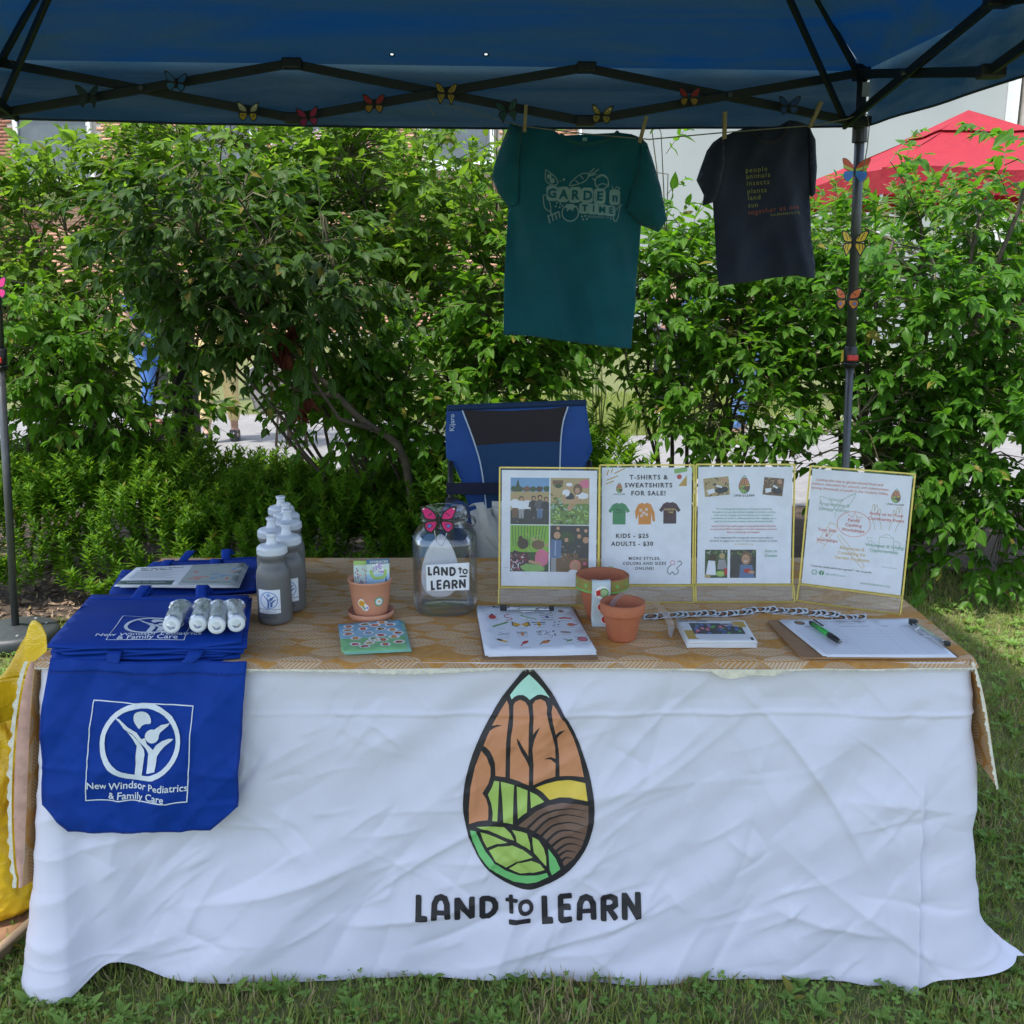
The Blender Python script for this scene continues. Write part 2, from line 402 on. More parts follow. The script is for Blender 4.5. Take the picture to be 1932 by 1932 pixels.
def word_shapes(mi=0):
    """LAND to LEARN in heavy rounded strokes, same drawing units as the emblem"""
    S = []
    def st(w, *p): S.append((mi, ribbon(list(p), w)))
    st(40,(60,1640),(60,1774),(112,1774))
    st(40,(165,1778),(168,1680),(185,1645),(212,1634),(238,1645),(252,1680),(256,1778)); st(30,(168,1732),(254,1732))
    st(40,(322,1785),(322,1646)); st(40,(324,1650),(418,1782)); st(40,(420,1782),(420,1646))
    st(40,(490,1650),(490,1785)); st(40,(490,1785),(530,1784),(562,1765),(578,1730),(577,1695),(560,1665),(530,1652),(490,1652))
    st(28,(682,1640),(686,1752)); st(26,(652,1666),(722,1674))
    S.append((mi, ring(783,1718,39,27)))
    st(32,(676,1808),(808,1806))
    st(40,(908,1655),(912,1806),(958,1800))
    st(38,(1018,1650),(1020,1796)); st(38,(1018,1650),(1086,1643)); st(36,(1018,1720),(1078,1714)); st(38,(1020,1796),(1086,1788))
    st(40,(1145,1792),(1148,1695),(1165,1660),(1192,1648),(1220,1658),(1238,1692),(1242,1788)); st(30,(1148,1740),(1240,1738))
    st(40,(1308,1792),(1308,1650)); st(38,(1308,1648),(1355,1644),(1386,1660),(1388,1695),(1360,1716),(1308,1722)); st(38,(1345,1722),(1388,1780))
    st(40,(1450,1776),(1450,1632)); st(40,(1452,1636),(1538,1764)); st(40,(1540,1764),(1540,1624))
    return S
def clinic_shapes():
    """figures in a ring inside a thin frame"""
    S = [(0, [[(566,356),(1359,396),(1324,1137),(531,1119)], [(574,364),(1351,404),(1316,1128),(539,1111)]])]
    S.append((0, ring(953,672,295,38,36,280)))
    S.append((0, catmull([(900,460),(925,437),(965,433),(1005,455),(1028,495),(1027,530),(990,530),(960,545),(940,570),(915,540),(897,505)],2,True)))
    S.append((0, [(750,485),(785,492),(820,525),(850,555),(890,582),(918,598),(958,650),(985,640),(1000,690),(1050,733),(1075,695),(1120,665),(1170,648),(1208,648),(1190,668),(1140,705),(1105,745),(1083,780),(1080,840),(1070,893),(1005,910),(1012,765),(990,725),(955,690),(915,640),(880,605),(845,585),(820,565),(790,520)]))
    S.append((0, circ(1040,628,54))); S.append((0, [(1000,592),(1060,575),(1110,540),(1180,525),(1165,548),(1105,598),(1085,640)]))
    S.append((0, [(845,588),(890,620),(935,668),(975,735),(982,770),(972,860),(962,935),(905,938),(912,850),(920,705),(895,655)]))
    return S
def xf(shapes, f, mi=None):
    out = []
    for m, l in shapes:
        if isinstance(l[0][0], (tuple, list)): out.append((m if mi is None else mi, [[f(*p) for p in q] for q in l]))
        else: out.append((m if mi is None else mi, [f(*p) for p in l]))
    return out
LOGO = logo_shapes(); WORD = word_shapes(); CLINIC = clinic_shapes()
M_LOGO = [cl('black',(0.018,0.017,0.022)), cl('mint',(0.42,0.72,0.62)), cl('orange',(0.55,0.24,0.12)), cl('lime',(0.36,0.52,0.12)), cl('yellow',(0.68,0.50,0.07)), cl('brown',(0.17,0.10,0.075)), cl('green',(0.16,0.5,0.17))]
# ================================================================ SETTING: ground
def field_mat(name, cols, scales, bump=0.6, rough=0.95):
    m = bpy.data.materials.new(name); m.use_nodes = True; b = NB(m); p = b.n['Principled BSDF']
    g = b.node('ShaderNodeNewGeometry').outputs['Position']
    f1 = b.ramp(b.noise(g, scales[0], 5, 0.6), 0.3, 0.7); f2 = b.ramp(b.noise(g, scales[1], 5, 0.7), 0.35, 0.68)
    b.l.new(b.mix(f2, b.mix(f1, cols[0], cols[1]), cols[2]), p.inputs['Base Color'])
    p.inputs['Roughness'].default_value = rough; b.l.new(b.bump(b.noise(g, scales[2], 6, 0.7), bump, 0.02), p.inputs['Normal'])
    MATS[name] = m; return m
M_LAWN = field_mat('lawn_soil', [(0.075,0.115,0.028),(0.115,0.155,0.04),(0.16,0.155,0.065)], (1.3, 14, 60))
M_MULCH = field_mat('mulch', [(0.10,0.065,0.045),(0.17,0.12,0.085),(0.06,0.045,0.032)], (6, 45, 90), 1.0)
M_PATH = field_mat('path_concrete', [(0.23,0.225,0.22),(0.29,0.285,0.28),(0.19,0.185,0.185)], (0.8, 9, 60), 0.25)
def lawn_z(x, y): return 0.012*noise.noise(Vector((x*1.3, y*1.3, 0)))
def gsheet(name, x0, x1, y0, y1, z, m, n=(2,2), amp=0.0):
    b = MB(); b.grid(lambda u, v: (x0+(x1-x0)*u, y0+(y1-y0)*v, z + (lawn_z(x0+(x1-x0)*u, y0+(y1-y0)*v) if amp else 0)), n[0], n[1])
    return tag(b.build(name, m, sm=True), kind='structure')
gsheet('ground', -150, 150, -60, 240, -0.03, M_LAWN)
gsheet('lawn', -6, 6, -1.5, 6.6, 0.0, M_LAWN, (60, 50), 1)
def blob_sheet(name, pts, z, m, step=0.25):
    return tag(sheet(name, [(0, catmull(pts, 5, True))], [m], lambda x, y, o: (x, y, z+0.006*noise.noise(Vector((x*5, y*5, 1)))), None, step, False), kind='structure')
blob_sheet('planting_bed', [(-5.5,4.35),(-2.6,4.25),(-1.5,4.35),(0.3,4.5),(1.5,5.15),(2.4,5.05),(5.5,4.95),(5.8,6.2),(2,6.6),(0,6.45),(-3,6.6),(-5.8,6.4)], 0.02, M_MULCH)
blob_sheet('path', [(-9,6.75),(-3,6.7),(-0.4,6.9),(1.2,6.7),(3.2,6.75),(9,6.9),(9.5,11.8),(3.6,11.5),(2.0,10.2),(0.6,9.6),(-0.2,9.6),(-1.2,11.0),(-4,11.5),(-9,11.8)], -0.008, M_PATH, 0.5)

# grass blades and clover as real geometry
def inst_np(tv, pos, Rm, sc):
    v = np.einsum('nij,kj->nki', Rm, tv)*sc[:,None,None] + pos[:,None,:]
    return v.reshape(-1, 3)
def np_mesh(name, v, faces, m, parent=None, uv=None, sm=False, kind=None, mats=None, mi=None):
    """faces: array (F,k) all with the same number of corners"""
    me = bpy.data.meshes.new(name); F, k = faces.shape
    me.vertices.add(len(v)); me.vertices.foreach_set('co', v.astype(np.float32).ravel())
    me.loops.add(F*k); me.loops.foreach_set('vertex_index', faces.astype(np.int32).ravel())
    me.polygons.add(F); me.polygons.foreach_set('loop_start', np.arange(0, F*k, k, dtype=np.int32))
    try: me.polygons.foreach_set('loop_total', np.full(F, k, dtype=np.int32))
    except Exception: pass
    for q in (mats or [m]): me.materials.append(q)
    if mi is not None: me.polygons.foreach_set('material_index', mi.astype(np.int32))
    if sm: me.polygons.foreach_set('use_smooth', np.ones(F, bool))
    if uv is not None:
        l = me.uv_layers.new(name='UVMap'); l.data.foreach_set('uv', uv[faces.ravel()].astype(np.float32).ravel())
    me.update(calc_edges=True); me.validate()
    o = link(name, me, parent)
    if kind: o['kind'] = kind
    return o
def rot_np(yaw, pitch, roll):
    cy, sy = np.cos(yaw), np.sin(yaw); cp, sp = np.cos(pitch), np.sin(pitch); cr, sr = np.cos(roll), np.sin(roll)
    n = len(yaw); z = np.zeros(n); o = np.ones(n)
    Rz = np.stack([cy,-sy,z, sy,cy,z, z,z,o], 1).reshape(n,3,3)
    Rx = np.stack([o,z,z, z,cp,-sp, z,sp,cp], 1).reshape(n,3,3)
    Ry = np.stack([cr,z,sr, z,o,z, -sr,z,cr], 1).reshape(n,3,3)
    return Rz @ Rx @ Ry
rs = np.random.RandomState(5)
M_GRASS = leaf_mat('grass_blade', (0.13,0.19,0.035), (0.29,0.33,0.09), (0.32,0.42,0.07), 0.3, 0.5)
M_DRY = leaf_mat('dry_grass', (0.26,0.20,0.10), (0.36,0.30,0.16), (0.3,0.24,0.1), 0.2, 0.7)
M_CLOVER = leaf_mat('clover_leaf', (0.09,0.18,0.035), (0.18,0.29,0.065), (0.24,0.42,0.06), 0.3, 0.5)
def scatter(regs, dens):
    P = []
    for x0, x1, y0, y1, k in regs:
        n = int((x1-x0)*(y1-y0)*dens*k); P.append(np.stack([rs.uniform(x0, x1, n), rs.uniform(y0, y1, n)], 1))
    P = np.concatenate(P); ok = ~((P[:,0] > -0.9) & (P[:,0] < 0.9) & (P[:,1] > 2.05) & (P[:,1] < 2.65))
    ok &= ~((P[:,1] > 4.33) & (P[:,0] < 0.3))
    return P[ok]
REG = [(-1.5,1.5,1.1,2.05,1.0), (-2.6,-0.85,1.5,3.0,0.8), (-2.9,-1.0,3.0,4.4,0.55), (0.85,2.1,1.5,3.1,0.95), (0.9,3.0,3.1,5.15,0.6), (-1,0.9,2.6,4.4,0.12), (0.2,1.6,4.4,5.4,0.3)]
P2 = scatter(REG, 12500); nn = len(P2)
pos = np.column_stack([P2, np.zeros(nn)])
clump = np.array([noise.noise(Vector((x*4, y*4, 3))) for x, y in P2[:, :2]])
tv = np.array([(-.5,0,0),(.5,0,0),(-.4,.06,.5),(.4,.06,.5),(0,.3,1.0)])
blade = inst_np(tv*np.array([0.10,1,1]), pos, rot_np(rs.uniform(0, 6.28, nn), rs.normal(0.15, 0.5, nn), rs.normal(0, .3, nn)), rs.uniform(0.018, 0.044, nn)*(1+0.5*clump))
base = np.arange(nn)[:,None]*5
fq = np.concatenate([base+np.array([[0,1,3]]), base+np.array([[0,3,2]]), base+np.array([[2,3,4]])])
dry = (rs.rand(nn) < 0.20 + 0.30*(clump > 0.22)); mi_ = np.concatenate([dry, dry, dry]).astype(int)
gr = np_mesh('grass', blade, fq, M_GRASS, uv=np.tile(np.array([(0,0),(1,0),(0,.5),(1,.5),(.5,1)]), (nn,1)), mats=[M_GRASS, M_DRY], mi=mi_)
tag(gr, 'mown green grass mixed with dry blades growing around the table', 'grass', kind='stuff')
P2 = scatter(REG, 1500); cn = np.array([noise.noise(Vector((x*2.2, y*2.2, 9))) for x, y in P2]); P2 = P2[(cn > -0.22)]; nn = len(P2)
lf = [];
for k in range(3):
    a = 2*math.pi*k/3; c, s_ = math.cos(a), math.sin(a)
    for x, y, z in ((0,0,0),(.32,.3,.06),(.42,.68,.1),(.22,.95,.08),(0,.88,.0),(-.22,.95,.08),(-.42,.68,.1),(-.32,.3,.06)): lf.append((x*c-y*s_, x*s_+y*c, z))
cf = np.concatenate([[[8*k, 8*k+i, 8*k+i+1] for i in range(1, 7)] for k in range(3)])
pos = np.column_stack([P2, rs.uniform(0.008, 0.034, nn)])
cv = inst_np(np.array(lf), pos, rot_np(rs.uniform(0, 6.28, nn), rs.normal(0, .35, nn), rs.normal(0, .35, nn)), rs.uniform(0.006, 0.0125, nn))
ff = (np.arange(nn)[:,None,None]*24 + cf[None]).reshape(-1, 3)
clo = np_mesh('clover', cv, ff, M_CLOVER, uv=np.tile(np.tile(np.array([(.5,0),(.9,.3),(1,.7),(.7,1),(.5,1),(.3,1),(0,.7),(.1,.3)]), (3,1)), (nn,1)))
tag(clo, 'low clover patches with three part leaves in the lawn', 'clover', kind='stuff')

# far lawn seen through the shrubs, beyond the path
P2 = np.stack([rs.uniform(-1.2, 3.6, 16000), rs.uniform(9.8, 13.5, 16000)], 1); nn = len(P2)
fb = inst_np(tv*np.array([0.10,1,1]), np.column_stack([P2, np.zeros(nn)-0.03]), rot_np(rs.uniform(0, 6.28, nn), rs.normal(0.1,.4,nn), rs.normal(0,.3,nn)), rs.uniform(0.05, 0.10, nn))
base = np.arange(nn)[:,None]*5
tag(np_mesh('far_grass', fb, np.concatenate([base+np.array([[0,1,3]]), base+np.array([[0,3,2]]), base+np.array([[2,3,4]])]), M_GRASS, uv=np.tile(np.array([(0,0),(1,0),(0,.5),(1,.5),(.5,1)]), (nn,1))), 'bright lawn beyond the pale path behind the shrubs', 'grass', kind='stuff')

# wood chip litter on the bed
P2 = np.stack([rs.uniform(-2.9, 0.9, 4200), rs.uniform(4.28, 5.6, 4200)], 1); nn = len(P2)
tvc = np.array([(-.5,-.15,0),(.5,-.2,0.1),(.55,.15,.0),(-.45,.2,.12)])
cb = inst_np(tvc, np.column_stack([P2, np.full(nn, .03)]), rot_np(rs.uniform(0,6.28,nn), rs.normal(0,.4,nn), rs.normal(0,.4,nn)), rs.uniform(.012,.05,nn))
M_CHIP = leaf_mat('chip', (0.15,0.10,0.07), (0.30,0.22,0.15), (0.1,0.07,0.05), 0.0, 0.9)
tag(np_mesh('mulch_chips', cb, np.arange(nn*4).reshape(-1,4), M_CHIP, uv=np.tile(np.array([(0,0),(1,0),(1,1),(0,1)]), (nn,1))), 'brown bark chips strewn over the planting bed', 'mulch', kind='stuff')

# ================================================================ buildings far behind
M_BRICK_R = leaf_mat('brick_red', (0.20,0.085,0.06), (0.33,0.15,0.10), (0,0,0), 0.0, 0.9)
M_BRICK_O = leaf_mat('brick_orange', (0.42,0.22,0.14), (0.58,0.34,0.23), (0,0,0), 0.0, 0.9)
M_MORTAR = mat('mortar', (0.40,0.36,0.32), 0.95, 0.2, 3)
M_WALLW = mat('painted_wall', (0.34,0.36,0.355), 0.85, 0.06, 0.6, 0.3, 20)
M_FRAMEW = mat('white_trim', (0.75,0.76,0.76), 0.5)
M_PANE = mat('window_pane', (0.07,0.085,0.10), 0.12, 0.3, 2, spec=0.8)
def brick_run(name, x0, x1, z0, z1, Y, m, parent, holes=()):
    """bricks standing 8 mm proud of the mortar, one joined far-off surface"""
    L, H, d = 0.215, 0.075, 0.010; V = []
    rows = int((z1-z0)/H)
    for j in range(rows):
        x = x0 - (L/2 if j % 2 else 0); z = z0 + j*H
        while x < x1:
            a, b_ = max(x, x0)+d/2, min(x+L, x1)-d/2
            if b_-a > 0.03 and not any(a < hx1 and b_ > hx0 and z < hz1 and z+H > hz0 for hx0, hx1, hz0, hz1 in holes):
                o_ = rnd.uniform(0, 0.004); V.append((a, b_, z+d/2, z+H-d/2, Y-0.008-o_))
            x += L
    A = np.array(V); n = len(A); v = np.zeros((n, 8, 3))
    for k, (ix, iz, fy) in enumerate([(0,2,0),(1,2,0),(1,3,0),(0,3,0),(0,2,1),(1,2,1),(1,3,1),(0,3,1)]):
        v[:,k,0] = A[:,ix]; v[:,k,2] = A[:,iz]; v[:,k,1] = A[:,4] if fy == 0 else Y+0.002
    f = (np.arange(n)[:,None,None]*8 + np.array([[0,1,2,3],[4,5,1,0],[3,2,6,7],[4,0,3,7],[1,5,6,2]])[None]).reshape(-1,4)
    v = v.reshape(-1, 3) - np.array(wm(parent).translation)[None]
    o = np_mesh(name, v, f, m, parent, uv=np.tile(np.array([(.2,.2)]*8), (n,1))); o['kind'] = 'stuff'; return o
def window(bld, x0, x1, z0, z1, Y, bars=True):
    w = MB(); t = 0.09
    w.box(((x0+x1)/2, Y, z0+t/2), (x1-x0, 0.16, t)).box(((x0+x1)/2, Y, z1-t/2), (x1-x0, 0.16, t))
    w.box((x0+t/2, Y, (z0+z1)/2), (t, 0.16, z1-z0-2*t)).box((x1-t/2, Y, (z0+z1)/2), (t, 0.16, z1-z0-2*t))
    if bars: w.box(((x0+x1)/2, Y-0.045, (z0+z1)/2), (x1-x0-2*t, 0.05, 0.06))
    fo = w.build('window', M_FRAMEW, bld, True)
    p = MB(); p.box(((x0+x1)/2, Y-0.01, (z0+z1)/2), (x1-x0-2*t, 0.02, z1-z0-2*t)); p.build('pane', M_PANE, fo, True)
    s = MB(); s.box(((x0+x1)/2, Y-0.06, z0-0.07), (x1-x0+0.24, 0.3, 0.12)); s.build('sill', M_FRAMEW, fo, True)
YB_ = 24.0
bl = thing('brick_building', 'red and orange brick building with white trimmed windows behind the shrubs, upper left', 'building', (-7, YB_, 0))
H1 = [(-10.95,-9.2,3.4,6.3), (-6.35,-4.3,3.55,6.0), (-4.2+0.3,-1.95,3.55,6.0)]
H1 = [(-11.0,-9.3,3.5,6.4), (-7.3,-5.7,3.9,6.4), (-5.15,-3.85,3.85,6.3), (-1.9,-0.4,3.9,6.3)]
b = MB(); b.box((-6.5, YB_+0.45, 4.5), (16.0, 0.9, 9.2))
# mortar wall pieces leave the openings' recess to the window boxes which stand 8 cm proud of it
b.build('wall', M_MORTAR, bl, True)
brick_run('bricks', -14.4, -10.6, 0.2, 7.0, YB_, M_BRICK_R, bl, [(a-.05,b_+.05,c-.2,d) for a,b_,c,d in H1])
brick_run('bricks', -10.6, 1.45, 0.2, 7.0, YB_, M_BRICK_O, bl, [(a-.05,b_+.05,c-.2,d) for a,b_,c,d in H1])
for h in H1: window(bl, *h, YB_-0.03)
wb = thing('rendered_building', 'pale grey rendered wall with no windows behind the hanging shirts', 'building', (6, 22.5, 0))
b = MB(); b.box((5.85, 22.9, 4.5), (8.7, 0.8, 9.2)); b.build('wall', M_WALLW, wb, True)
b = MB(); b.box((10.26, 22.4, 4.5), (0.10, 0.5, 9.2)); b.build('drainpipe', M_FRAMEW, wb, True)
b3 = thing('brick_building', 'brick building corner at the far right edge above the red tent', 'building', (13, 22.0, 0))
b = MB(); b.box((14.0, 22.6, 4.5), (7.2, 0.9, 9.2)); b.build('wall', M_MORTAR, b3, True)
brick_run('bricks', 10.5, 14.6, 1.0, 7.0, 22.15, M_BRICK_O, b3)
# grey round post in front of the brick building
t = thing('round_post', 'thick dark grey round post in front of the brick building', 'post', (-4.2, 12.2, 0))
MB().tube([(0,0,0),(0,0,6)], 0.115, 20).build('shaft', mat('post_grey',(0.11,0.12,0.13),0.5), t, sm=True)
MB().lathe([(0.2,0),(0.2,0.03),(0.14,0.06),(0.13,0.1)], 20).build('collar', MATS['post_grey'], t)

# red tent
def red_tent():
    t = thing('canopy_tent', 'bright red canopy tent with vented peak behind the right hand shrub', 'tent', (4.95, 11.8, 0), R(3))
    m = mat('red_fabric', (0.32,0.009,0.020), 0.7, 0.10, 2, 0.8, 2.5, 0.06, trans=0.12)
    h = 1.52; ze = 2.50; zp = 3.22
    def P(a, q, s):   # side a, q along 0..1, s up 0..1
        x = (q*2-1)*h*(1-s); y = -h*(1-s); z = ze + (zp-ze)*s**1.12 + (0.018*math.sin(q*11+s*7)-.05*math.sin(q*math.pi)*math.sin(s*math.pi))*(1-s)
        c, s_ = math.cos(a), math.sin(a); return (x*c-y*s_, x*s_+y*c, z)
    for k in range(4):
        MB().grid(lambda u, v, k=k: P(k*math.pi/2, u, v*0.74), 18, 10).build('roof_panel', m, t, sm=True)
        def val(u, v, k=k):
            x, y, z = P(k*math.pi/2, u, 0); return (x*1.004, y*1.004, z-0.24*v - 0.01*math.sin(u*30)*v)
        MB().grid(val, 24, 3).build('valance', m, t, sm=True)
        MB().grid(lambda u, v, k=k: tuple(Vector(P(k*math.pi/2, u, 0.66+0.34*v))+Vector((0,0,0.03))), 12, 5).build('vent_cap', m, t, sm=True)
    for sx in (-1,1):
        for sy in (-1,1):
            MB().tube([(sx*h*.985, sy*h*.985, -0.03),(sx*h*.985, sy*h*.985, ze)], 0.018, 8).build('leg', mat('white_pole',(0.6,0.6,0.6),0.4), t)
red_tent()
# ================================================================ shrubs
LT = []
for k, vv in enumerate((0.0, 0.12, 0.34, 0.60, 0.83, 1.0)):
    w = (0.03, 0.15, 0.255, 0.22, 0.11, 0.0)[k]; z = -0.22*vv*vv + 0.05*vv
    if k in (0, 5): LT.append((0, vv, z, .5, vv))
    else: LT += [(-w, vv-0.01, z+0.30*w, .5-w*1.9, vv), (0, vv, z-0.015, .5, vv), (w, vv-0.01, z+0.30*w, .5+w*1.9, vv)]
LTV = np.array([p[:3] for p in LT]); LTU = np.array([p[3:] for p in LT])
LTF = [(0,2,1),(0,3,2)]
for k in range(3):
    a = 1+3*k; LTF += [(a,a+1,a+4),(a,a+4,a+3),(a+1,a+2,a+5),(a+1,a+5,a+4)]
LTF += [(10,11,13),(11,12,13)]
LTF = np.array(LTF)
def leaf_variant(i):
    v = LTV.copy(); v[:,0] *= (1.0, 1.15, 0.88)[i]; v[:,2] -= (0, 0.16, -0.06)[i]*v[:,1]**2*1.5; v[:,0] += (0, 0.06, -0.08)[i]*v[:,1]**2; return v
LEAFV = [leaf_variant(i) for i in range(3)]
M_BARK = mat('bark', (0.085,0.065,0.048), 0.85, 0.3, 30, 0.6, 120)
M_TWIG = mat('twig', (0.11,0.10,0.05), 0.7, 0.3, 30)
M_BERRY = mat('green_berry', (0.20,0.26,0.07), 0.5, 0.3, 200)
def frame_np(ax, up):
    """rows of axis vectors -> matrices with local y = axis, z near up"""
    ax = ax/np.linalg.norm(ax, axis=1)[:,None]; x = np.cross(ax, up); x /= np.linalg.norm(x, axis=1)[:,None]+1e-9
    z = np.cross(x, ax); return np.stack([x, ax, z], 2)
def shrub(name, label, base, lobes, ntw, lm, seed, L=0.085, nind=120, droop=0.5, stems=10, twl=(0.16,0.34), group=None, berries=26, tall=(), stemr=0.013, parent_stem=None):
    r = np.random.RandomState(seed); t = thing(name, label, 'shrub', base, 0, group); base = np.array(base)
    pr = np.array([l[2] for l in lobes], float); pr /= pr.sum(); cen = np.array([l[0] for l in lobes]); rad = np.array([l[1] for l in lobes])
    # main stems
    br = MB(); nodes = []
    for k in range(stems):
        i = r.choice(len(lobes), p=pr); tgt = cen[i] + rad[i]*r.normal(0, .35, 3) + np.array([0,0,rad[i][2]*0.3])
        b0 = base + np.array([r.normal(0,.09), r.normal(0,.09), 0]); mid = (b0+tgt)/2 + np.array([r.normal(0,.10), r.normal(0,.08), 0.12])
        pts = [];
        for q in np.linspace(0, 1, 12):
            p = (1-q)**2*b0 + 2*q*(1-q)*mid + q*q*tgt + r.normal(0, .008, 3); pts.append(p)
            if q > .25: nodes.append(p)
        br.tube([p-base for p in pts], list(np.linspace(stemr, stemr*.35, 12)), 6)
    nodes = np.array(nodes)
    # twigs
    ii = r.choice(len(lobes), ntw, p=pr); d = r.normal(0, 1, (ntw, 3)); d /= np.linalg.norm(d, axis=1)[:,None]
    rr = r.uniform(0.25, 1.0, ntw)**0.55; P = cen[ii] + rad[ii]*d*rr[:,None]
    nz = np.array([noise.noise(Vector(p*2.1)+Vector((seed,0,0))) for p in P]); gap = (P[:,0] > -1.95) & (P[:,0] < -.98) & (P[:,2] < 1.13) & (P[:,2] < 1.13-0.0*P[:,1]) & (r.rand(ntw) < .86) & (P[:,1] < 7)
    gap |= (P[:,0] > .38) & (P[:,0] < .72) & (P[:,2] < 1.10) & (P[:,1] < 7) & (r.rand(ntw) < .88)
    keep = (nz > -0.22) & (P[:,2] > 0.05) & ~gap; P = P[keep]; d = d[keep]
    for (tx, ty, tz0, tz1) in tall:   # long shoots that stand up out of the crown
        m = int((tz1-tz0)/0.09)
        for q in range(m): P = np.vstack([P, [tx + 0.10*math.sin(q*.5+tx*9)*(q/m), ty, tz0+(tz1-tz0)*q/m]]); d = np.vstack([d, [math.cos(q*2.4), math.sin(q*2.4), 0.9]])
    n = len(P); dr = d*np.array([.9,.9,.35]) + np.array([0,-.10,0.45]) + r.normal(0,.38,(n,3)); dr /= np.linalg.norm(dr, axis=1)[:,None]
    ln = r.uniform(twl[0], twl[1], n)
    tw = MB(); LP = []; LA = []; LS = []; tips = []
    for k in range(n):
        j = np.argmin(((nodes-P[k])**2).sum(1)); a = nodes[j]; p0 = P[k]; side = np.cross(dr[k], [0,0,1.0]); side /= np.linalg.norm(side)+1e-9
        if k % 2 == 0:
            tw.tube([a-base, (a+p0)/2-base+np.array([0,0,.03]), p0-base], [.0045,.0035,.0025], 3, cap=False)
        np_ = int(r.randint(4, 7)); pts = []
        for q in range(np_+1):
            s_ = q/np_; p = p0 + dr[k]*ln[k]*s_ + np.array([0,0,-droop*0.22*ln[k]*s_*s_*2]); pts.append(p)
        tw.tube([p-base for p in pts], list(np.linspace(.0026,.0010,len(pts))), 3, cap=False)
        flip = r.uniform(0, 3.14)
        for q in range(1, np_+1):
            s_ = q/np_; tang = pts[q]-pts[q-1]; tang /= np.linalg.norm(tang)+1e-9
            up = np.cross(side, tang); an = flip + (q % 2)*1.57
            for sg in (-1, 1):
                lat = (side*math.cos(an)+up*math.sin(an)*0.5)*sg
                ax = tang*(0.55+0.5*s_) + lat*0.95 + np.array([0,0,-droop*r.uniform(.2,1.1)]) + r.normal(0,.16,3)
                LP.append(pts[q]); LA.append(ax); LS.append(L*r.uniform(.45,1.18)*(1.0-0.35*(s_ > .95)))
        LP.append(pts[-1]); LA.append(tang+np.array([0,0,-.2*droop])); LS.append(L*r.uniform(.4,.8)); tips.append(pts[-1])
    LP = np.array(LP); LA = np.array(LA); LS = np.array(LS); N = len(LP)
    up = np.column_stack([r.normal(0,.38,N), r.normal(-.10,.38,N), np.ones(N)]); RM = frame_np(LA, up)
    # which leaves show largest: near the camera and inside the frame
    cd_ = LP - np.array([0,0,CAM_H]); dep = cd_[:,1]*CP - cd_[:,2]*SP; u = cd_[:,0]/dep; vv = (cd_[:,1]*SP + cd_[:,2]*CP)/dep
    inn = (abs(u) < .5) & (vv < .5) & (vv > -.12); score = dep + 100*(~inn); order = np.argsort(score)
    nin = min(nind, int(inn.sum())); pick = np.sort(order[:nin]); rest = np.setdiff1d(np.arange(N), pick)
    vi = r.randint(0, 3, N); V = []; 
    for q in range(3):
        s_ = rest[vi[rest] == q]
        if len(s_): V.append(inst_np(LEAFV[q], LP[s_]-base, RM[s_], LS[s_]))
    V = np.concatenate(V); nr = len(V)//14
    F = (np.arange(nr)[:,None,None]*14 + LTF[None]).reshape(-1,3)
    np_mesh('foliage', V, F, lm, t, uv=np.tile(LTU, (nr,1)), sm=True, kind='stuff')
    key = 'leafmesh_'+lm.name
    mes = []
    for q in range(3):
        k_ = key+str(q)
        if k_ not in SHL:
            o = np_mesh('leaf', LEAFV[q], LTF, lm, None, uv=LTU, sm=True); SHL[k_] = o.data; bpy.data.objects.remove(o)
        mes.append(SHL[k_])
    for i in pick:
        o = bpy.data.objects.new('leaf', mes[vi[i]]); COL.objects.link(o); o.parent = t
        M3 = Matrix(RM[i].tolist()); o.matrix_basis = Matrix.Translation(Vector(LP[i]-base)) @ (M3.to_4x4() @ Matrix.Scale(float(LS[i]), 4))
    br.build('branches', M_BARK, t, sm=True); tw.build('twigs', M_TWIG, t)['kind'] = 'stuff'
    if berries:
        bb = MB()
        for k in r.choice(len(tips), min(berries, len(tips)), replace=False):
            c = tips[k]-base
            for q in range(14):
                p = c + r.normal(0,.018,3)*np.array([1,1,.5]) + np.array([0,0,.02]); bb.ball(p, .0034, 4, 2); bb.tube([c, p], .0006, 3, cap=False)
        bb.build('berry_clusters', M_BERRY, t)['kind'] = 'stuff'
    return t
SHL = {}
LM_DARK = leaf_mat('leaf_dark', (0.018,0.052,0.006), (0.044,0.098,0.012), (0.08,0.18,0.010), 0.30, 0.5)  # shade on the shrub nearest the tent is put into this deeper green
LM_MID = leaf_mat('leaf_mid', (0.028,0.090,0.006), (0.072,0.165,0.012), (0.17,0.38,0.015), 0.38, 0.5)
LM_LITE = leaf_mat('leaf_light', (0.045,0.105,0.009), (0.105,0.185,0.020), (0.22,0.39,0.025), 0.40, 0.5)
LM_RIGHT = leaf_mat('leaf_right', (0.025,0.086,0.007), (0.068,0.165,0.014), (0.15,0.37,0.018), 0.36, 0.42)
LM_RED = leaf_mat('leaf_dead', (0.06,0.012,0.010), (0.11,0.03,0.02), (0.10,0.02,0.01), 0.2, 0.7)
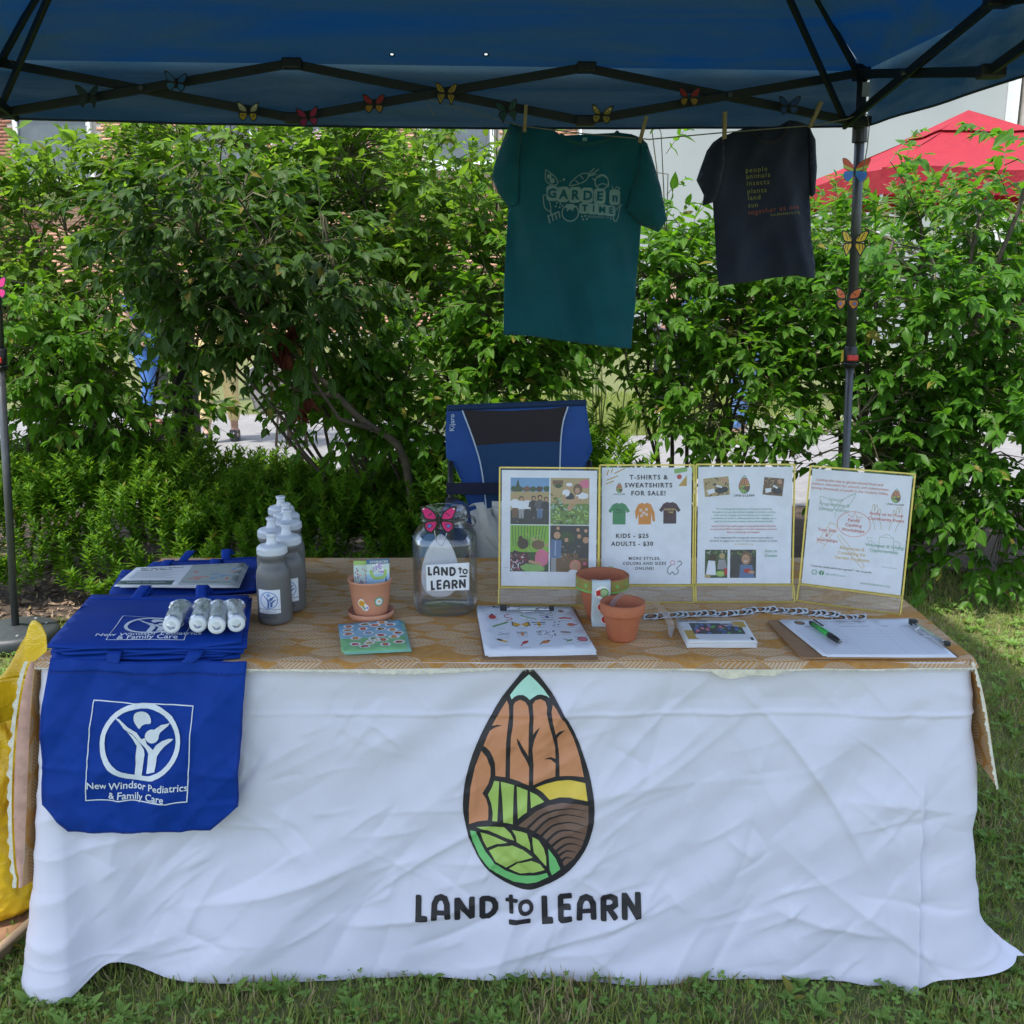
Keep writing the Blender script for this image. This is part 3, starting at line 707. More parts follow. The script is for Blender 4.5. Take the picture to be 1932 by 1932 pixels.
# spans measured from the photograph, each at its own distance
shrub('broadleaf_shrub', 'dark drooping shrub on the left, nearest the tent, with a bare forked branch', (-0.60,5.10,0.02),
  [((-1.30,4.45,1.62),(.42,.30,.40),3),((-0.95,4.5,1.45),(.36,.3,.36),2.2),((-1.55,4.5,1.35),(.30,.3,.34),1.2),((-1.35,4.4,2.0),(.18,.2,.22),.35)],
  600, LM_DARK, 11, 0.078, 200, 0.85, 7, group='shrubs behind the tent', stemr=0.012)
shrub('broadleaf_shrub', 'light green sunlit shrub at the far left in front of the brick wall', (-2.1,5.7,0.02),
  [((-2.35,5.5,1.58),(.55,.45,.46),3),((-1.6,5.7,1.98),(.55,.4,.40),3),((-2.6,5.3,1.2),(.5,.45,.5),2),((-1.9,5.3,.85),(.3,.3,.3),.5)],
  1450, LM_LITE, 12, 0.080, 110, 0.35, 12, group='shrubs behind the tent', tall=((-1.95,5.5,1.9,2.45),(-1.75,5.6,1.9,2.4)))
shrub('broadleaf_shrub', 'low leafy shrub at the left edge beside the weighted tent leg', (-2.35,5.0,0.02),
  [((-2.3,4.95,1.15),(.42,.3,.45),2),((-2.0,5.0,.95),(.4,.3,.33),1.6),((-1.75,5.05,.70),(.3,.25,.22),.8)],
  520, LM_MID, 13, 0.076, 120, 0.8, 8, group='shrubs behind the tent')
shrub('broadleaf_shrub', 'tall bright shrub filling the middle between the dark shrub and the teal shirt', (-0.35,5.6,0.02),
  [((-0.55,5.5,1.90),(.55,.45,.45),3),((-0.15,5.45,1.55),(.40,.4,.5),3),((-0.95,5.6,1.75),(.45,.4,.45),2),((-0.15,5.3,1.05),(.42,.3,.30),1.7),((-.35,5.6,2.15),(.5,.3,.25),1)],
  1200, LM_LITE, 14, 0.080, 180, 0.35, 8, group='shrubs behind the tent', stemr=0.013, tall=((-.75,5.4,2.0,2.5),(-.1,5.4,2.0,2.55)))
shrub('broadleaf_shrub', 'mid green shrub low in the middle just left of the camp chair', (-0.25,5.15,0.02),
  [((-0.40,4.85,.95),(.38,.22,.28),3),((-0.78,4.85,.98),(.24,.2,.26),2),((0.02,5.1,1.30),(.28,.3,.35),1.6),((-.05,5.05,1.0),(.3,.25,.25),1.2)],
  680, LM_MID, 15, 0.078, 120, 0.6, 8, group='shrubs behind the tent')
shrub('broadleaf_shrub', 'shrub behind the hanging shirts with thin shoots against the pale wall', (1.0,5.45,0.02),
  [((0.85,5.3,1.35),(.45,.35,.38),3),((1.35,5.3,1.3),(.40,.35,.48),3),((0.55,5.4,1.4),(.3,.3,.3),1.2),((1.1,5.1,.90),(.45,.3,.30),2.2)],
  900, LM_MID, 16, 0.078, 190, 0.55, 12, group='shrubs behind the tent', tall=((.72,5.2,1.6,2.45),(.9,5.3,1.6,1.9)))
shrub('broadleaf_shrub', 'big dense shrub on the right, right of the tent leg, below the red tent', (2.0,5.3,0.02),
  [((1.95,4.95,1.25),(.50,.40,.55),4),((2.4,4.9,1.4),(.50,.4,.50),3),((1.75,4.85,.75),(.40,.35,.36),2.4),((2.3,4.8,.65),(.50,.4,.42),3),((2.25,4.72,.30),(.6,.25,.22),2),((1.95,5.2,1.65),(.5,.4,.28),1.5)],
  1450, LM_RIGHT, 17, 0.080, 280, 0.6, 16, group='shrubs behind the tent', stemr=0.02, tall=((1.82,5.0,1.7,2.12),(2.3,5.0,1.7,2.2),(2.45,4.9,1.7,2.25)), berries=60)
shrub('broadleaf_shrub', 'yellow green shrub top far right behind the dense shrub', (2.6,6.1,0.02),
  [((2.3,5.95,1.55),(.7,.35,.40),3),((2.9,5.9,1.2),(.5,.35,.8),2),((1.5,6.0,1.45),(.5,.3,.35),1.5)],
  420, LM_LITE, 18, 0.078, 60, 0.4, 10, group='shrubs behind the tent', berries=70)
shrub('broadleaf_shrub', 'dark shrub farther back filling the gap between the left shrubs', (-1.0,6.35,0.02),
  [((-1.1,6.3,1.75),(.7,.3,.35),3),((-0.4,6.3,1.5),(.55,.3,.55),3),((0.1,6.3,1.3),(.4,.3,.6),2),((-1.9,6.3,1.5),(.5,.3,.4),2)],
  620, LM_MID, 19, 0.085, 20, 0.4, 8, group='shrubs behind the tent', berries=0)
# forked bare branch with dead red leaves
def dead_branch():
    t = thing('broken_branch', 'bare forked branch with hanging dead dark red leaves, left of the camp chair', 'branch', (-0.45, 4.62, 0.02))
    b = MB(); p = lambda x, y, Y: PY(x, y, Y)
    main = catmull([tuple(q) for q in ((-0.45,4.62,0.02), p(765,870,4.6), p(680,790,4.5), p(590,700,4.45), p(520,640,4.4), p(430,560,4.38), p(400,500,4.35))], 4)
    base = Vector((-0.45,4.62,0.02)); loc = lambda q: Vector(q)-base
    b.tube([loc(q) for q in main], list(np.linspace(.021,.006,len(main))), 7)
    b.tube([loc(p(640,750,4.48)), loc(p(560,735,4.4)), loc(p(500,700,4.36))], [.011,.008,.005], 6)
    b.tube([loc(p(700,810,4.5)), loc(p(640,790,4.42)), loc(p(600,730,4.4)), loc(p(560,660,4.38))], [.012,.009,.007,.004], 6)
    b.tube([loc(p(560,665,4.43)), loc(p(480,640,4.38)), loc(p(430,600,4.36))], [.010,.007,.003], 6)
    b.build('branches', M_BARK, t, sm=True)
    r = np.random.RandomState(3)
    for (x, y, n) in ((455,655,4),(480,650,3),(525,660,5),(545,640,5),(555,620,3),(570,770,3),(585,745,2),(548,670,4)):
        for k in range(n):
            me = LEAFV[r.randint(3)]; c = loc(p(x+r.normal(0,7), y+r.normal(0,6), 4.36))
            key = 'dead'; 
            if key not in SHL: o_ = np_mesh('leaf', LEAFV[1], LTF, LM_RED, None, uv=LTU, sm=True); SHL[key] = o_.data; bpy.data.objects.remove(o_)
            o = bpy.data.objects.new('leaf', SHL[key]); COL.objects.link(o); o.parent = t
            ax = np.array([[r.normal(0,.3), r.normal(0,.3), -1.0]]); RM = frame_np(ax, np.array([[r.normal(0,1), -1.0, 0.2]]))[0]
            o.matrix_basis = Matrix.Translation(c) @ (Matrix(RM.tolist()).to_4x4() @ Matrix.Diagonal((0.085*r.uniform(.7,1.2), 0.075, .10, 1)))
dead_branch()
# broad weeds lying in the lawn near the table
P2 = scatter([(-1.5,1.5,1.2,2.0,1.0),(-2.4,-0.95,1.6,4.2,.5),(0.95,2.4,1.6,4.6,.7)], 170); rw = np.random.RandomState(61); NL = 6
PW = np.repeat(P2, NL, 0); nn = len(PW); yaw = np.tile(np.arange(NL)*1.05, len(P2)) + rw.uniform(0,.6,nn)
vw = inst_np(LEAFV[0]*np.array([.9,1,1]), np.column_stack([PW, np.full(nn,.012)]), rot_np(yaw, rw.uniform(.15,.9,nn), rw.normal(0,.25,nn)), rw.uniform(.018,.042,nn))
tag(np_mesh('lawn_weeds', vw, (np.arange(nn)[:,None,None]*14 + LTF[None]).reshape(-1,3), M_CLOVER, uv=np.tile(LTU,(nn,1)), sm=True), 'small broad leaved weeds scattered through the mown grass', 'weeds', kind='stuff')
# narrow leaved ground cover, one shoot repeated
def narrow_mass(name, label, spots, hts, m, seed, nl=34, ll=0.052, lw=0.010, spread=0.035, stuff=True):
    r = np.random.RandomState(seed); N = len(spots); V = []; 
    tl = np.array([(-.5,0,0),(.5,0,0),(-.62,.45,.05),(.62,.45,.05),(0,1,-.10)]); tl[:,0] *= lw/ll
    P = []; A = []; S = []
    for k in range(N):
        x, y = spots[k]; h = hts[k]; lean = r.normal(0,.16,2)
        for q in range(nl):
            s_ = 1-(q/nl)**1.25*0.5*min(1, .30/h*1.2) ; s_ = max(0.15, s_)
            a = q*2.4+k; px = x + lean[0]*h*s_*s_; py = y + lean[1]*h*s_*s_
            el = 0.25+0.75*(1-q/nl) ; P.append((px, py, h*s_)); A.append((math.cos(a), math.sin(a), el + r.normal(0,.15))); S.append(ll*r.uniform(.7,1.15)*(0.6+0.5*min(1, q/6)))
    P = np.array(P); A = np.array(A); S = np.array(S)
    RM = frame_np(A, np.column_stack([r.normal(0,.3,len(P)), r.normal(0,.3,len(P)), np.ones(len(P))]))
    V = inst_np(tl, P, RM, S); n = len(P); base = np.arange(n)[:,None]*5
    F = np.concatenate([base+np.array([[0,1,3]]), base+np.array([[0,3,2]]), base+np.array([[2,3,4]])])
    o = np_mesh(name, V, F, m, None, uv=np.tile(np.array([(0,0),(1,0),(0,.5),(1,.5),(.5,1)]), (n,1)))
    return tag(o, label, 'plants', kind='stuff')
LM_NAR = leaf_mat('narrow_leaf', (0.034,0.100,0.007), (0.090,0.190,0.015), (0.21,0.39,0.02), 0.40, 0.5)
r_ = np.random.RandomState(21); sp = []; ht = []
while len(sp) < 4300:
    x = r_.uniform(-2.7, 0.32); y = r_.uniform(4.35, 5.5)
    fr = 4.36 + 0.10*noise.noise(Vector((x*2,0,0))) + (0.0 if x > -1.9 else 0.12)
    if y < fr: continue
    edge = min(1, (y-fr)/0.22+0.25); top = 0.60 + 0.17*noise.noise(Vector((x*3, y*3, 5))) + 0.07*noise.noise(Vector((x*11, y*11, 2)))
    if x < -1.75: top += 0.05
    if -1.55 < x < -.5: top -= .07
    sp.append((x, y)); ht.append(max(.12, top*edge*r_.uniform(.82,1.06)))
narrow_mass('ground_cover', 'dense mass of narrow leaved bright green plants behind the table on the left', sp, ht, LM_NAR, 4, 34, .043, .0085)
sp = [(r_.uniform(.22,.47), r_.uniform(4.6,5.3)) for _ in range(90)]
narrow_mass('tall_weeds', 'tall spiky leaved weeds standing right of the camp chair', sp, [r_.uniform(.45,.85) for _ in sp], LM_NAR, 5, 46, .075, .011)
# reed like stems behind the chair
rb = MB()
for k in range(24):
    x = r_.uniform(.55, 1.9); y = r_.uniform(9.5, 10.4); h = r_.uniform(.7, 1.35)
    rb.tube([(x,y,-.02),(x+r_.normal(0,.03),y,h*.5),(x+r_.normal(0,.09),y+r_.normal(0,.05),h)], [.010,.008,.004], 4)
tag(rb.build('reed_stems', leaf_mat('reed', (0.08,0.11,0.03), (0.16,0.18,0.06), (.2,.25,.06), .25), sm=True), 'pale upright reed stems beyond the path', 'reeds', kind='stuff')
# pink flowering bush between the shrubs and the brick building
def pink_bush():
    base = (-1.9, 9.2, 0.0)
    t = shrub('flowering_bush', 'bush with pale pink blossoms seen over the shrubs before the brick wall', base,
      [((-2.1,9.2,2.2),(.8,.5,.7),2),((-1.2,9.3,2.0),(.9,.5,.7),2)], 260, LM_MID, 31, 0.10, 0, .4, 9, berries=0)
    r = np.random.RandomState(8); tl = []
    for k in range(5):
        a = 2*math.pi*k/5; c, s_ = math.cos(a), math.sin(a)
        for x, y, z in ((0,0,0),(.35,.6,.12),(0,1,.2),(-.35,.6,.12)): tl.append((x*c-y*s_, x*s_+y*c, z))
    for (px, py) in ((536,272),(600,262),(640,310),(560,322),(552,318),(528,345),(660,440),(618,300),(672,360),(700,300),(590,345),(655,285)):
        c = PY(px, py, 8.6); P = np.array(c)[None] - np.array(base)[None] + r.normal(0,.045,(9,3)); n = len(P)
        V = inst_np(np.array(tl), P, rot_np(r.uniform(0,6.28,n), r.normal(1.3,.4,n), r.normal(0,.4,n)), r.uniform(.035,.055,n))
        F = (np.arange(n*5)[:,None]*4 + np.array([[0,1,2,3]]))
        np_mesh('blossom', V, F, M_PINK, t, uv=np.tile(np.array([(.2,.2)]*20), (n,1)))
M_PINK = leaf_mat('petal_pink', (0.68,0.42,0.52), (0.78,0.55,0.62), (.6,.35,.45), .35, .6)
pink_bush()

# ================================================================ people beyond the shrubs
def skin_mesh(name, verts, edges, radii, m, parent, root=0, sub=2):
    me = bpy.data.meshes.new(name); me.from_pydata(verts, edges, []); me.update(); o = link(name, me, parent)
    md = o.modifiers.new('skin', 'SKIN'); md.use_smooth_shade = True
    if not me.skin_vertices: 
        bm = bmesh.new(); bm.from_mesh(me); bm.verts.layers.skin.verify(); bm.to_mesh(me); bm.free()
    for i, rr in enumerate(radii):
        sv_ = me.skin_vertices[0].data[i]; rr = rr if hasattr(rr, '__len__') else (rr, rr); sv_.radius = rr; sv_.use_root = (i == root)
    s2 = o.modifiers.new('sub', 'SUBSURF'); s2.levels = sub; s2.render_levels = sub
    me.materials.append(m); return o
M_SKIN = mat('skin', (0.42,0.24,0.17), 0.55, 0.08); M_SKIN2 = mat('skin_dark', (0.20,0.10,0.07), 0.55, 0.08)
def person(label, loc, rz, shirt, pants, shoe, hair, h=1.0, skin=None, shorts=False, stride=0.10, group=None, sock=None):
    t = thing('person', label, 'person', loc, rz, group); sk = skin or M_SKIN; K = h; s = stride
    J = dict(pel=(0,0,.95),abd=(0,-.01,1.10),che=(0,-.01,1.30),nek=(0,0,1.46),nk2=(0,-.01,1.53),hd=(0,-.015,1.62),hd2=(0,-.01,1.70),
      hl=(-.095,0,.90),kl=(-.11,-s*.6,.50),al=(-.12,-s*.5,.09),fl=(-.13,-s*.5-.15,.035), hr=(.095,0,.90),kr=(.11,s*.2,.50),ar=(.12,s,.09),fr=(.13,s-.15,.035),
      sl=(-.17,0,1.40),el=(-.23,.02,1.13),wl=(-.22,-.12,.92),gl=(-.21,-.17,.84), sr=(.17,0,1.40),er=(.23,.02,1.13),wr=(.22,-.12,.92),gr=(.21,-.17,.84))
    ks = list(J); V = [tuple(c*K for c in J[k]) for k in ks]; ix = {k: i for i, k in enumerate(ks)}
    E = [(ix[a], ix[b_]) for a, b_ in (('pel','abd'),('abd','che'),('che','nek'),('nek','nk2'),('nk2','hd'),('hd','hd2'),('pel','hl'),('hl','kl'),('kl','al'),('al','fl'),('pel','hr'),('hr','kr'),('kr','ar'),('ar','fr'),('che','sl'),('sl','el'),('el','wl'),('wl','gl'),('che','sr'),('sr','er'),('er','wr'),('wr','gr'))]
    rad = dict(pel=(.12,.09),abd=(.12,.09),che=(.13,.10),nek=.05,nk2=.048,hd=(.075,.09),hd2=(.072,.085),hl=.078,kl=.052,al=.036,fl=.032,hr=.078,kr=.052,ar=.036,fr=.032,sl=.05,el=.038,wl=.026,gl=.03,sr=.05,er=.038,wr=.026,gr=.03)
    skin_mesh('body', V, E, [tuple(c*K for c in (rad[k] if hasattr(rad[k],'__len__') else (rad[k],)*2)) for k in ks], sk, t)
    def sub(name, keys, edges, grow, m, over={}):
        q = {k: i for i, k in enumerate(keys)}; vs_ = [tuple(c*K for c in over.get(k, J.get(k))) for k in keys]
        rr = [tuple((c*grow+.006)*K for c in (rad.get(k.split('_')[0], .06) if hasattr(rad.get(k.split('_')[0], .06),'__len__') else (rad.get(k.split('_')[0], .06),)*2)) for k in keys]
        skin_mesh(name, vs_, [(q[a], q[b_]) for a, b_ in edges], rr, m, t)
    if shorts: sub('shorts', ['pel','hl','kl_x','hr','kr_x'], [('pel','hl'),('hl','kl_x'),('pel','hr'),('hr','kr_x')], 1.25, pants, {'kl_x': (-.11,-s*.4,.56),'kr_x': (.11,s*.12,.56)})
    else: sub('trousers', ['pel','hl','kl','al_x','hr','kr','ar_x'], [('pel','hl'),('hl','kl'),('kl','al_x'),('pel','hr'),('hr','kr'),('kr','ar_x')], 1.38, pants, {'al_x': (-.12,-s*.5,.15),'ar_x': (.12,s,.15)})
    sub('shirt', ['pel_x','abd','che','nek_x','sl','el_x','sr','er_x'], [('pel_x','abd'),('abd','che'),('che','nek_x'),('che','sl'),('sl','el_x'),('che','sr'),('sr','er_x')], 1.14, shirt, {'pel_x': (0,0,.96),'nek_x': (0,0,1.42),'el_x': (-.225,.02,1.18),'er_x': (.225,.02,1.18)})
    hm = MB(); hm.ball((0,.012*K,1.685*K), .105*K, 14, 9, sc=(.92,1,1.05)); ho = hm.build('hair', hair, t, sm=True)
    fm = MB()
    for sx in (-1,1): fm.ball((sx*.032*K,-.098*K,1.665*K), .011*K, 6, 4)
    fm.build('eyes', mat('eye', (.03,.02,.02), .3), t)
    MB().tube([(0,-.095*K,1.66*K),(0,-.112*K,1.63*K)], [.008,.014], 6).build('nose', sk, t, sm=True)
    MB().box((0,-.092*K,1.585*K), (.045*K,.012*K,.010*K)).build('mouth', mat('lips', (.3,.1,.09), .5), t)
    for side in (('al','fl'),('ar','fr')):
        a, f_ = J[side[0]], J[side[1]]; b = MB()
        b.grid(lambda u, v, a=a: (a[0]*K+ (.046+.006*math.sin(v*math.pi))*K*math.cos(u*2*math.pi), (a[1]-.045)*K + (.125)*K*math.sin(u*2*math.pi)*(1-.05*v), K*(.0+.085*v*(1.0 if math.sin(u*2*math.pi) > -.2 else .62))), 20, 4)
        b.ball((a[0]*K, (a[1]-.045)*K, .055*K), .05*K, 12, 6, sc=(.95,2.3,.85))
        b.build('shoe', shoe, t, sm=True)
    return t
ctn = lambda n, c, **k: mat('cloth_'+n, c, 0.85, 0.12, 6, 0.5, 60, 0.004, **k)
person('person in straight pale yellow trousers and black shoes on the path, left', (*PZ(418,832,0).xy, 0), R(12), ctn('cream',(.55,.5,.4)), ctn('yellow',(.66,.52,.24)), mat('black_shoe',(.02,.02,.025),.3), mat('hair_grey',(.25,.22,.2),.7), 1.0, stride=.12)
person('person in blue trousers and sandals on the path, further left', (*PZ(285,800,0).xy, 0), R(70), ctn('navy',(.05,.08,.2)), ctn('blue',(.06,.16,.42)), mat('sandal',(.25,.08,.06),.5), mat('hair_dark',(.03,.02,.015),.6), .96, stride=.18)
person('person in black trousers and white shoes standing on the path behind the shirts', (*PZ(1265,792,0).xy, 0), R(-20), ctn('sky',(.08,.22,.62)), ctn('black',(.018,.018,.028)), mat('white_shoe',(.75,.74,.7),.5), mat('hair_dark',(.03,.02,.015),.6), .98, stride=.16)
person('person in light blue clothes near the right shrub, half hidden by leaves', (*PZ(1395,838,0).xy, 0), R(40), ctn('lightblue',(.12,.30,.66)), ctn('jeans',(.13,.24,.46)), mat('white_shoe',(.75,.74,.7),.5), mat('hair_brown',(.10,.05,.03),.6), .97, stride=.08)
# concrete planter box and dark timber post
t = thing('planter_box', 'weathered grey tapered planter box standing on the path', 'planter', (*PZ(540,772,0).xy, 0), R(6))
MP = mat('weathered_wood', (.30,.28,.255), .9, .3, 5, .5, 40)
for k in range(4):
    a = k*math.pi/2; M_ = Matrix.Rotation(a, 4, 'Z')
    for q in range(3):
        z0, z1 = .02+q*.15, .165+q*.15; w0, w1 = .31+.03*q, .335+.03*q
        b = MB(); vs_ = [(-w0,-w0,z0),(w0,-w0,z0),(w1,-w1,z1),(-w1,-w1,z1),(-w0,-w0+.02,z0),(w0,-w0+.02,z0),(w1,-w1+.02,z1),(-w1,-w1+.02,z1)]
        b.add([M_ @ Vector(v) for v in vs_], [(0,1,2,3),(7,6,5,4),(4,5,1,0),(3,2,6,7),(0,3,7,4),(1,5,6,2)]).build('plank', MP, t)
MB().box((0,0,.40), (.68,.68,.04)).build('soil', M_MULCH, t)
t = thing('timber_post', 'black square timber post in front of the yellow trousered person', 'post', (*PY(358,850,5.9).xy, 0))
MB().box((0,0,.66), (.115,.115,1.32)).build('shaft', mat('black_timber',(.014,.014,.016),.7,.3,20), t, bev=.004)
MB().box((0,0,1.34), (.15,.15,.035)).build('cap', MATS['black_timber'], t, bev=.004)
# ================================================================ pop-up canopy
YAW = R(3.8); TBR = Vector((1.30, 4.05, 0)); TS = 3.12
ex = Vector((math.cos(YAW), math.sin(YAW), 0)); ey = Vector((-math.sin(YAW), math.cos(YAW), 0))   # along the back row, away from camera
TBL = TBR - ex*TS; TFR = TBR - ey*TS; TFL = TBL - ey*TS
CEN = (TBR+TFL)/2; ZE, ZP, ZV = 2.235, 3.25, 2.045
def canopy_mat(nm='canopy_fabric', a=(0.004,0.042,0.11), a2=(0.048,0.075,0.085), t1=(0.001,0.040,0.15), t2=(.014,.045,.07), tf=.24):
    m = bpy.data.materials.new(nm); m.use_nodes = True; b = NB(m); p = b.n['Principled BSDF']
    g = b.node('ShaderNodeNewGeometry').outputs['Position']
    f = b.ramp(b.noise(b.scale(g, (.45,1.4,6.5)), 1.7, 5, .62, .8), .34, .70)  # streaks paint light shining through (blue) and reflected (grey) into the fabric colour
    g2 = b.ramp(b.noise(g, 90, 3), .3, .7)
    c = b.mix(f, a, a2); c = b.mix(b.m('MULTIPLY', g2, .2), c, (.05,.08,.12))
    b.l.new(c, p.inputs['Base Color']); p.inputs['Roughness'].default_value = .55; p.inputs['Specular IOR Level'].default_value = .3
    b.l.new(b.bump(b.noise(g, 7, 5, .6, .5), .5, .02), p.inputs['Normal'])
    t = b.node('ShaderNodeBsdfTranslucent'); b.l.new(b.mix(f, t1, t2), t.inputs[0])
    mx = b.node('ShaderNodeMixShader'); mx.inputs[0].default_value = tf
    b.l.new(p.outputs[0], mx.inputs[1]); b.l.new(t.outputs[0], mx.inputs[2]); b.l.new(mx.outputs[0], b.n['Material Output'].inputs[0]); return m
M_CAN = canopy_mat(); M_VAL = canopy_mat('valance_fabric', (0.030,0.075,0.13), (0.11,0.15,0.17), (.02,.075,.15), (.07,.13,.17), .36)
M_STEEL = mat('grey_steel', (0.075,0.08,0.085), 0.38, 0.15, 30, metal=0.4)
M_BAR = mat('black_bar', (0.010,0.014,0.014), 0.5, 0.15, 30)
M_PLAS = mat('black_plastic', (0.012,0.013,0.014), 0.45, 0.1, 30)
tent = thing('canopy_tent', 'dark blue pop up canopy tent with black scissor trusses over the table', 'tent', (CEN.x, CEN.y, 0))
corners = [TBL, TBR, TFR, TFL]
for k in range(4):
    A, B = corners[k], corners[(k+1) % 4]
    out = ((A+B)/2-CEN).normalized()
    def roof(u, v, A=A, B=B, k=k):
        e = A.lerp(B, u); p = e.lerp(CEN, v); z = ZE + (ZP-ZE)*v**1.05
        w = math.sin(u*math.pi); z += -0.035*w*(1-v)*v*4 + 0.010*noise.noise(Vector((u*9+k*7, v*5, 2)))*(1-v)*min(1,v*9) + .010*math.exp(-((u-.02)*9)**2)*math.sin(v*30)*(1-v)*min(1,v*9)
        return (p.x, p.y, z)
    MB().grid(roof, 44, 22).build('roof_panel', M_CAN, tent, True, True)
    def val(u, v, A=A, B=B, out=out, k=k):
        e = A.lerp(B, u) + out*(0.022 + .006*math.sin(u*37+k)*v + .010*noise.noise(Vector((u*12, v*6, k*3.3))))
        z = ZE - (ZE-ZV)*v - .018*math.sin(u*math.pi)*v
        if v == 0: e = A.lerp(B, u); z += .001
        return (e.x, e.y, z)
    MB().grid(val, 60, 8).build('valance', M_VAL, tent, True, True)
    MB().tube([Vector(val(q/30, 1)) for q in range(31)], .004, 5).build('hem', mat('hem_blue',(.02,.03,.05),.7), tent, True)
# roof grommets: small glowing discs stand in for sky light through the holes
for px, py in ((740,78),(917,78)):
    # intersect back roof slope
    d = ray(px, py); Yb = lambda x: TBR.y - (TBR.x-x)*math.tan(YAW)
    t_ = 3.6
    for _ in range(30):
        P_ = Vector((0,0,CAM_H)) + d*t_; vb = (Yb(P_.x)-P_.y)/(TS/2); z = ZE+(ZP-ZE)*max(0, vb)**1.05; t_ += (z-P_.z)*0.6/max(.2, d.z+.5)
    b = MB(); n_ = Vector((0,-.45,-1)).normalized(); M_ = n_.to_track_quat('Z','Y').to_matrix().to_4x4(); c = Vector(P_) + n_*.05
    for k in range(16): pass
    b.add([c + M_ @ Vector((.0055*math.cos(2*math.pi*q/14), .0055*math.sin(2*math.pi*q/14), 0)) for q in range(14)], [tuple(range(14))])
    b2 = MB(); prev = [c + n_*.001 + M_ @ Vector((rr*math.cos(2*math.pi*q/14), rr*math.sin(2*math.pi*q/14), .001)) for rr in (.0065,.011) for q in range(14)]
    b2.add(prev, [(q, (q+1) % 14, 14+(q+1) % 14, 14+q) for q in range(14)])
    em = MATS.get('sky_glow')
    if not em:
        em = bpy.data.materials.new('sky_glow'); em.use_nodes = True; nb = NB(em); pp = nb.n['Principled BSDF']; pp.inputs['Base Color'].default_value = (.8,.85,.9,1)
        f_ = nb.noise(nb.node('ShaderNodeTexCoord').outputs['Object'], 8, 1); pp.inputs['Emission Color'].default_value = (.85,.93,1,1); nb.l.new(nb.m('ADD', nb.m('MULTIPLY', f_, .1), .6), pp.inputs['Emission Strength']); MATS['sky_glow'] = em
    b.build('eyelet_glow', em, tent, True); b2.build('eyelet', M_PLAS, tent, True)
# legs
legs = [(TBL+Vector((-.045,.02,0)), Vector((-2.075, 4.06, 0))), (TBR+Vector((-.01,-.01,0)), Vector((1.385,4.12,0))), (TFR, TFR+Vector((.1,-.05,0))), (TFL, TFL+Vector((-.1,-.05,0)))]
M_RED = mat('red_button', (.55,.03,.03), .35, .1)
for k, (tp, bt) in enumerate(legs):
    top = Vector((tp.x, tp.y, 2.27)); bot = Vector((bt.x, bt.y, 0.045)); ax = (top-bot).normalized()
    P_ = lambda z: bot + (top-bot)*((z-.045)/2.225)
    j = 1.19
    l = MB().tube([P_(j), P_(2.27)], .0185, 4 if False else 12).build('leg_upper', M_STEEL, tent, True, True)
    MB().tube([bot, P_(j)], .0155, 12).build('leg_lower', M_STEEL, tent, True, True)
    b = MB(); b.tube([P_(j-.045), P_(j-.04), P_(j+.035), P_(j+.04)], [.020,.026,.026,.021], 12); lc = b.build('leg_lock', M_PLAS, tent, True, True)
    c = P_(j-.005); rm = Matrix.Rotation(0, 4, 'Z')
    MB().box(c+Vector((0,-.030,0)), (.042,.014,.022)).build('button', M_RED, lc, True, bev=.004)
    b = MB(); b.tube([P_(j-.028)+Vector((-.03,-.012,0)), P_(j-.03)+Vector((-.018,-.036,0)), P_(j-.03)+Vector((.018,-.036,0)), P_(j-.028)+Vector((.03,-.012,0))], .004, 5); b.build('latch', M_PLAS, lc, True)
    b = MB(); b.box(P_(2.24), (.06,.06,.075)); b.box(P_(2.255)+(CEN-P_(2.255)).normalized()*.03, (.05,.05,.04)); b.build('corner_bracket', M_PLAS, tent, True, bev=.006)
    b = MB(); b.tube([P_(1.985), P_(2.07)], .028, 12); b.box(P_(2.06)+Vector((0,0,0)), (.064,.064,.03)); b.build('slider_bracket', M_PLAS, tent, True, bev=.003)
    MB().box(Vector((bt.x, bt.y, .02)), (.09,.09,.008)).build('foot_plate', M_STEEL, tent, True)
# care tag near the right bracket
b = MB(); q = Vector((TBR.x-.012, TBR.y-.075, 2.16)); b.box(q, (.028,.002,.05)); b.build('care_label', mat('tag_white',(.45,.47,.5),.6), tent, True)
# scissor trusses on the back and side rows
def truss(A, B, inw, nm):
    U, L = 2.225, 2.045
    o = inw*.045
    nd = [A.lerp(B, q/3) for q in range(4)]
    for q in range(3):
        for s in (0, 1):
            za, zb = ((U, L), (L, U))[s] if q % 2 == 0 else ((L, U), (U, L))[s]
            # panels mirror so nodes alternate high/low at every third
            za, zb = ((U, L), (L, U))[s]
            oo = o + inw*(.017*s)
            b = MB(); b.beam(nd[q]+oo+Vector((0,0,za)), nd[q+1]+oo+Vector((0,0,zb)), .013, .030); b.build('truss_bar', M_BAR, tent, True, bev=.002)
        c = (nd[q]+nd[q+1])/2 + o + inw*.008 + Vector((0,0,(U+L)/2)); b = MB(); b.tube([c-inw*.022, c+inw*.026], .006, 8); b.tube([c+inw*.026, c+inw*.030], .009, 8); b.build('pivot_bolt', M_STEEL, tent, True)
    for q in (1, 2):
        for z in (U, L):
            c = nd[q]+o+inw*.010+Vector((0,0,z)); b = MB(); b.box(c, (.07,.045,.036)); b.build('joint', M_PLAS, tent, True, bev=.006)
truss(TBL, TBR, -ey, 'back'); truss(TBR, TFR, -ex, 'right'); truss(TBL, TFL, ex, 'left'); truss(TFL, TFR, ey, 'front')
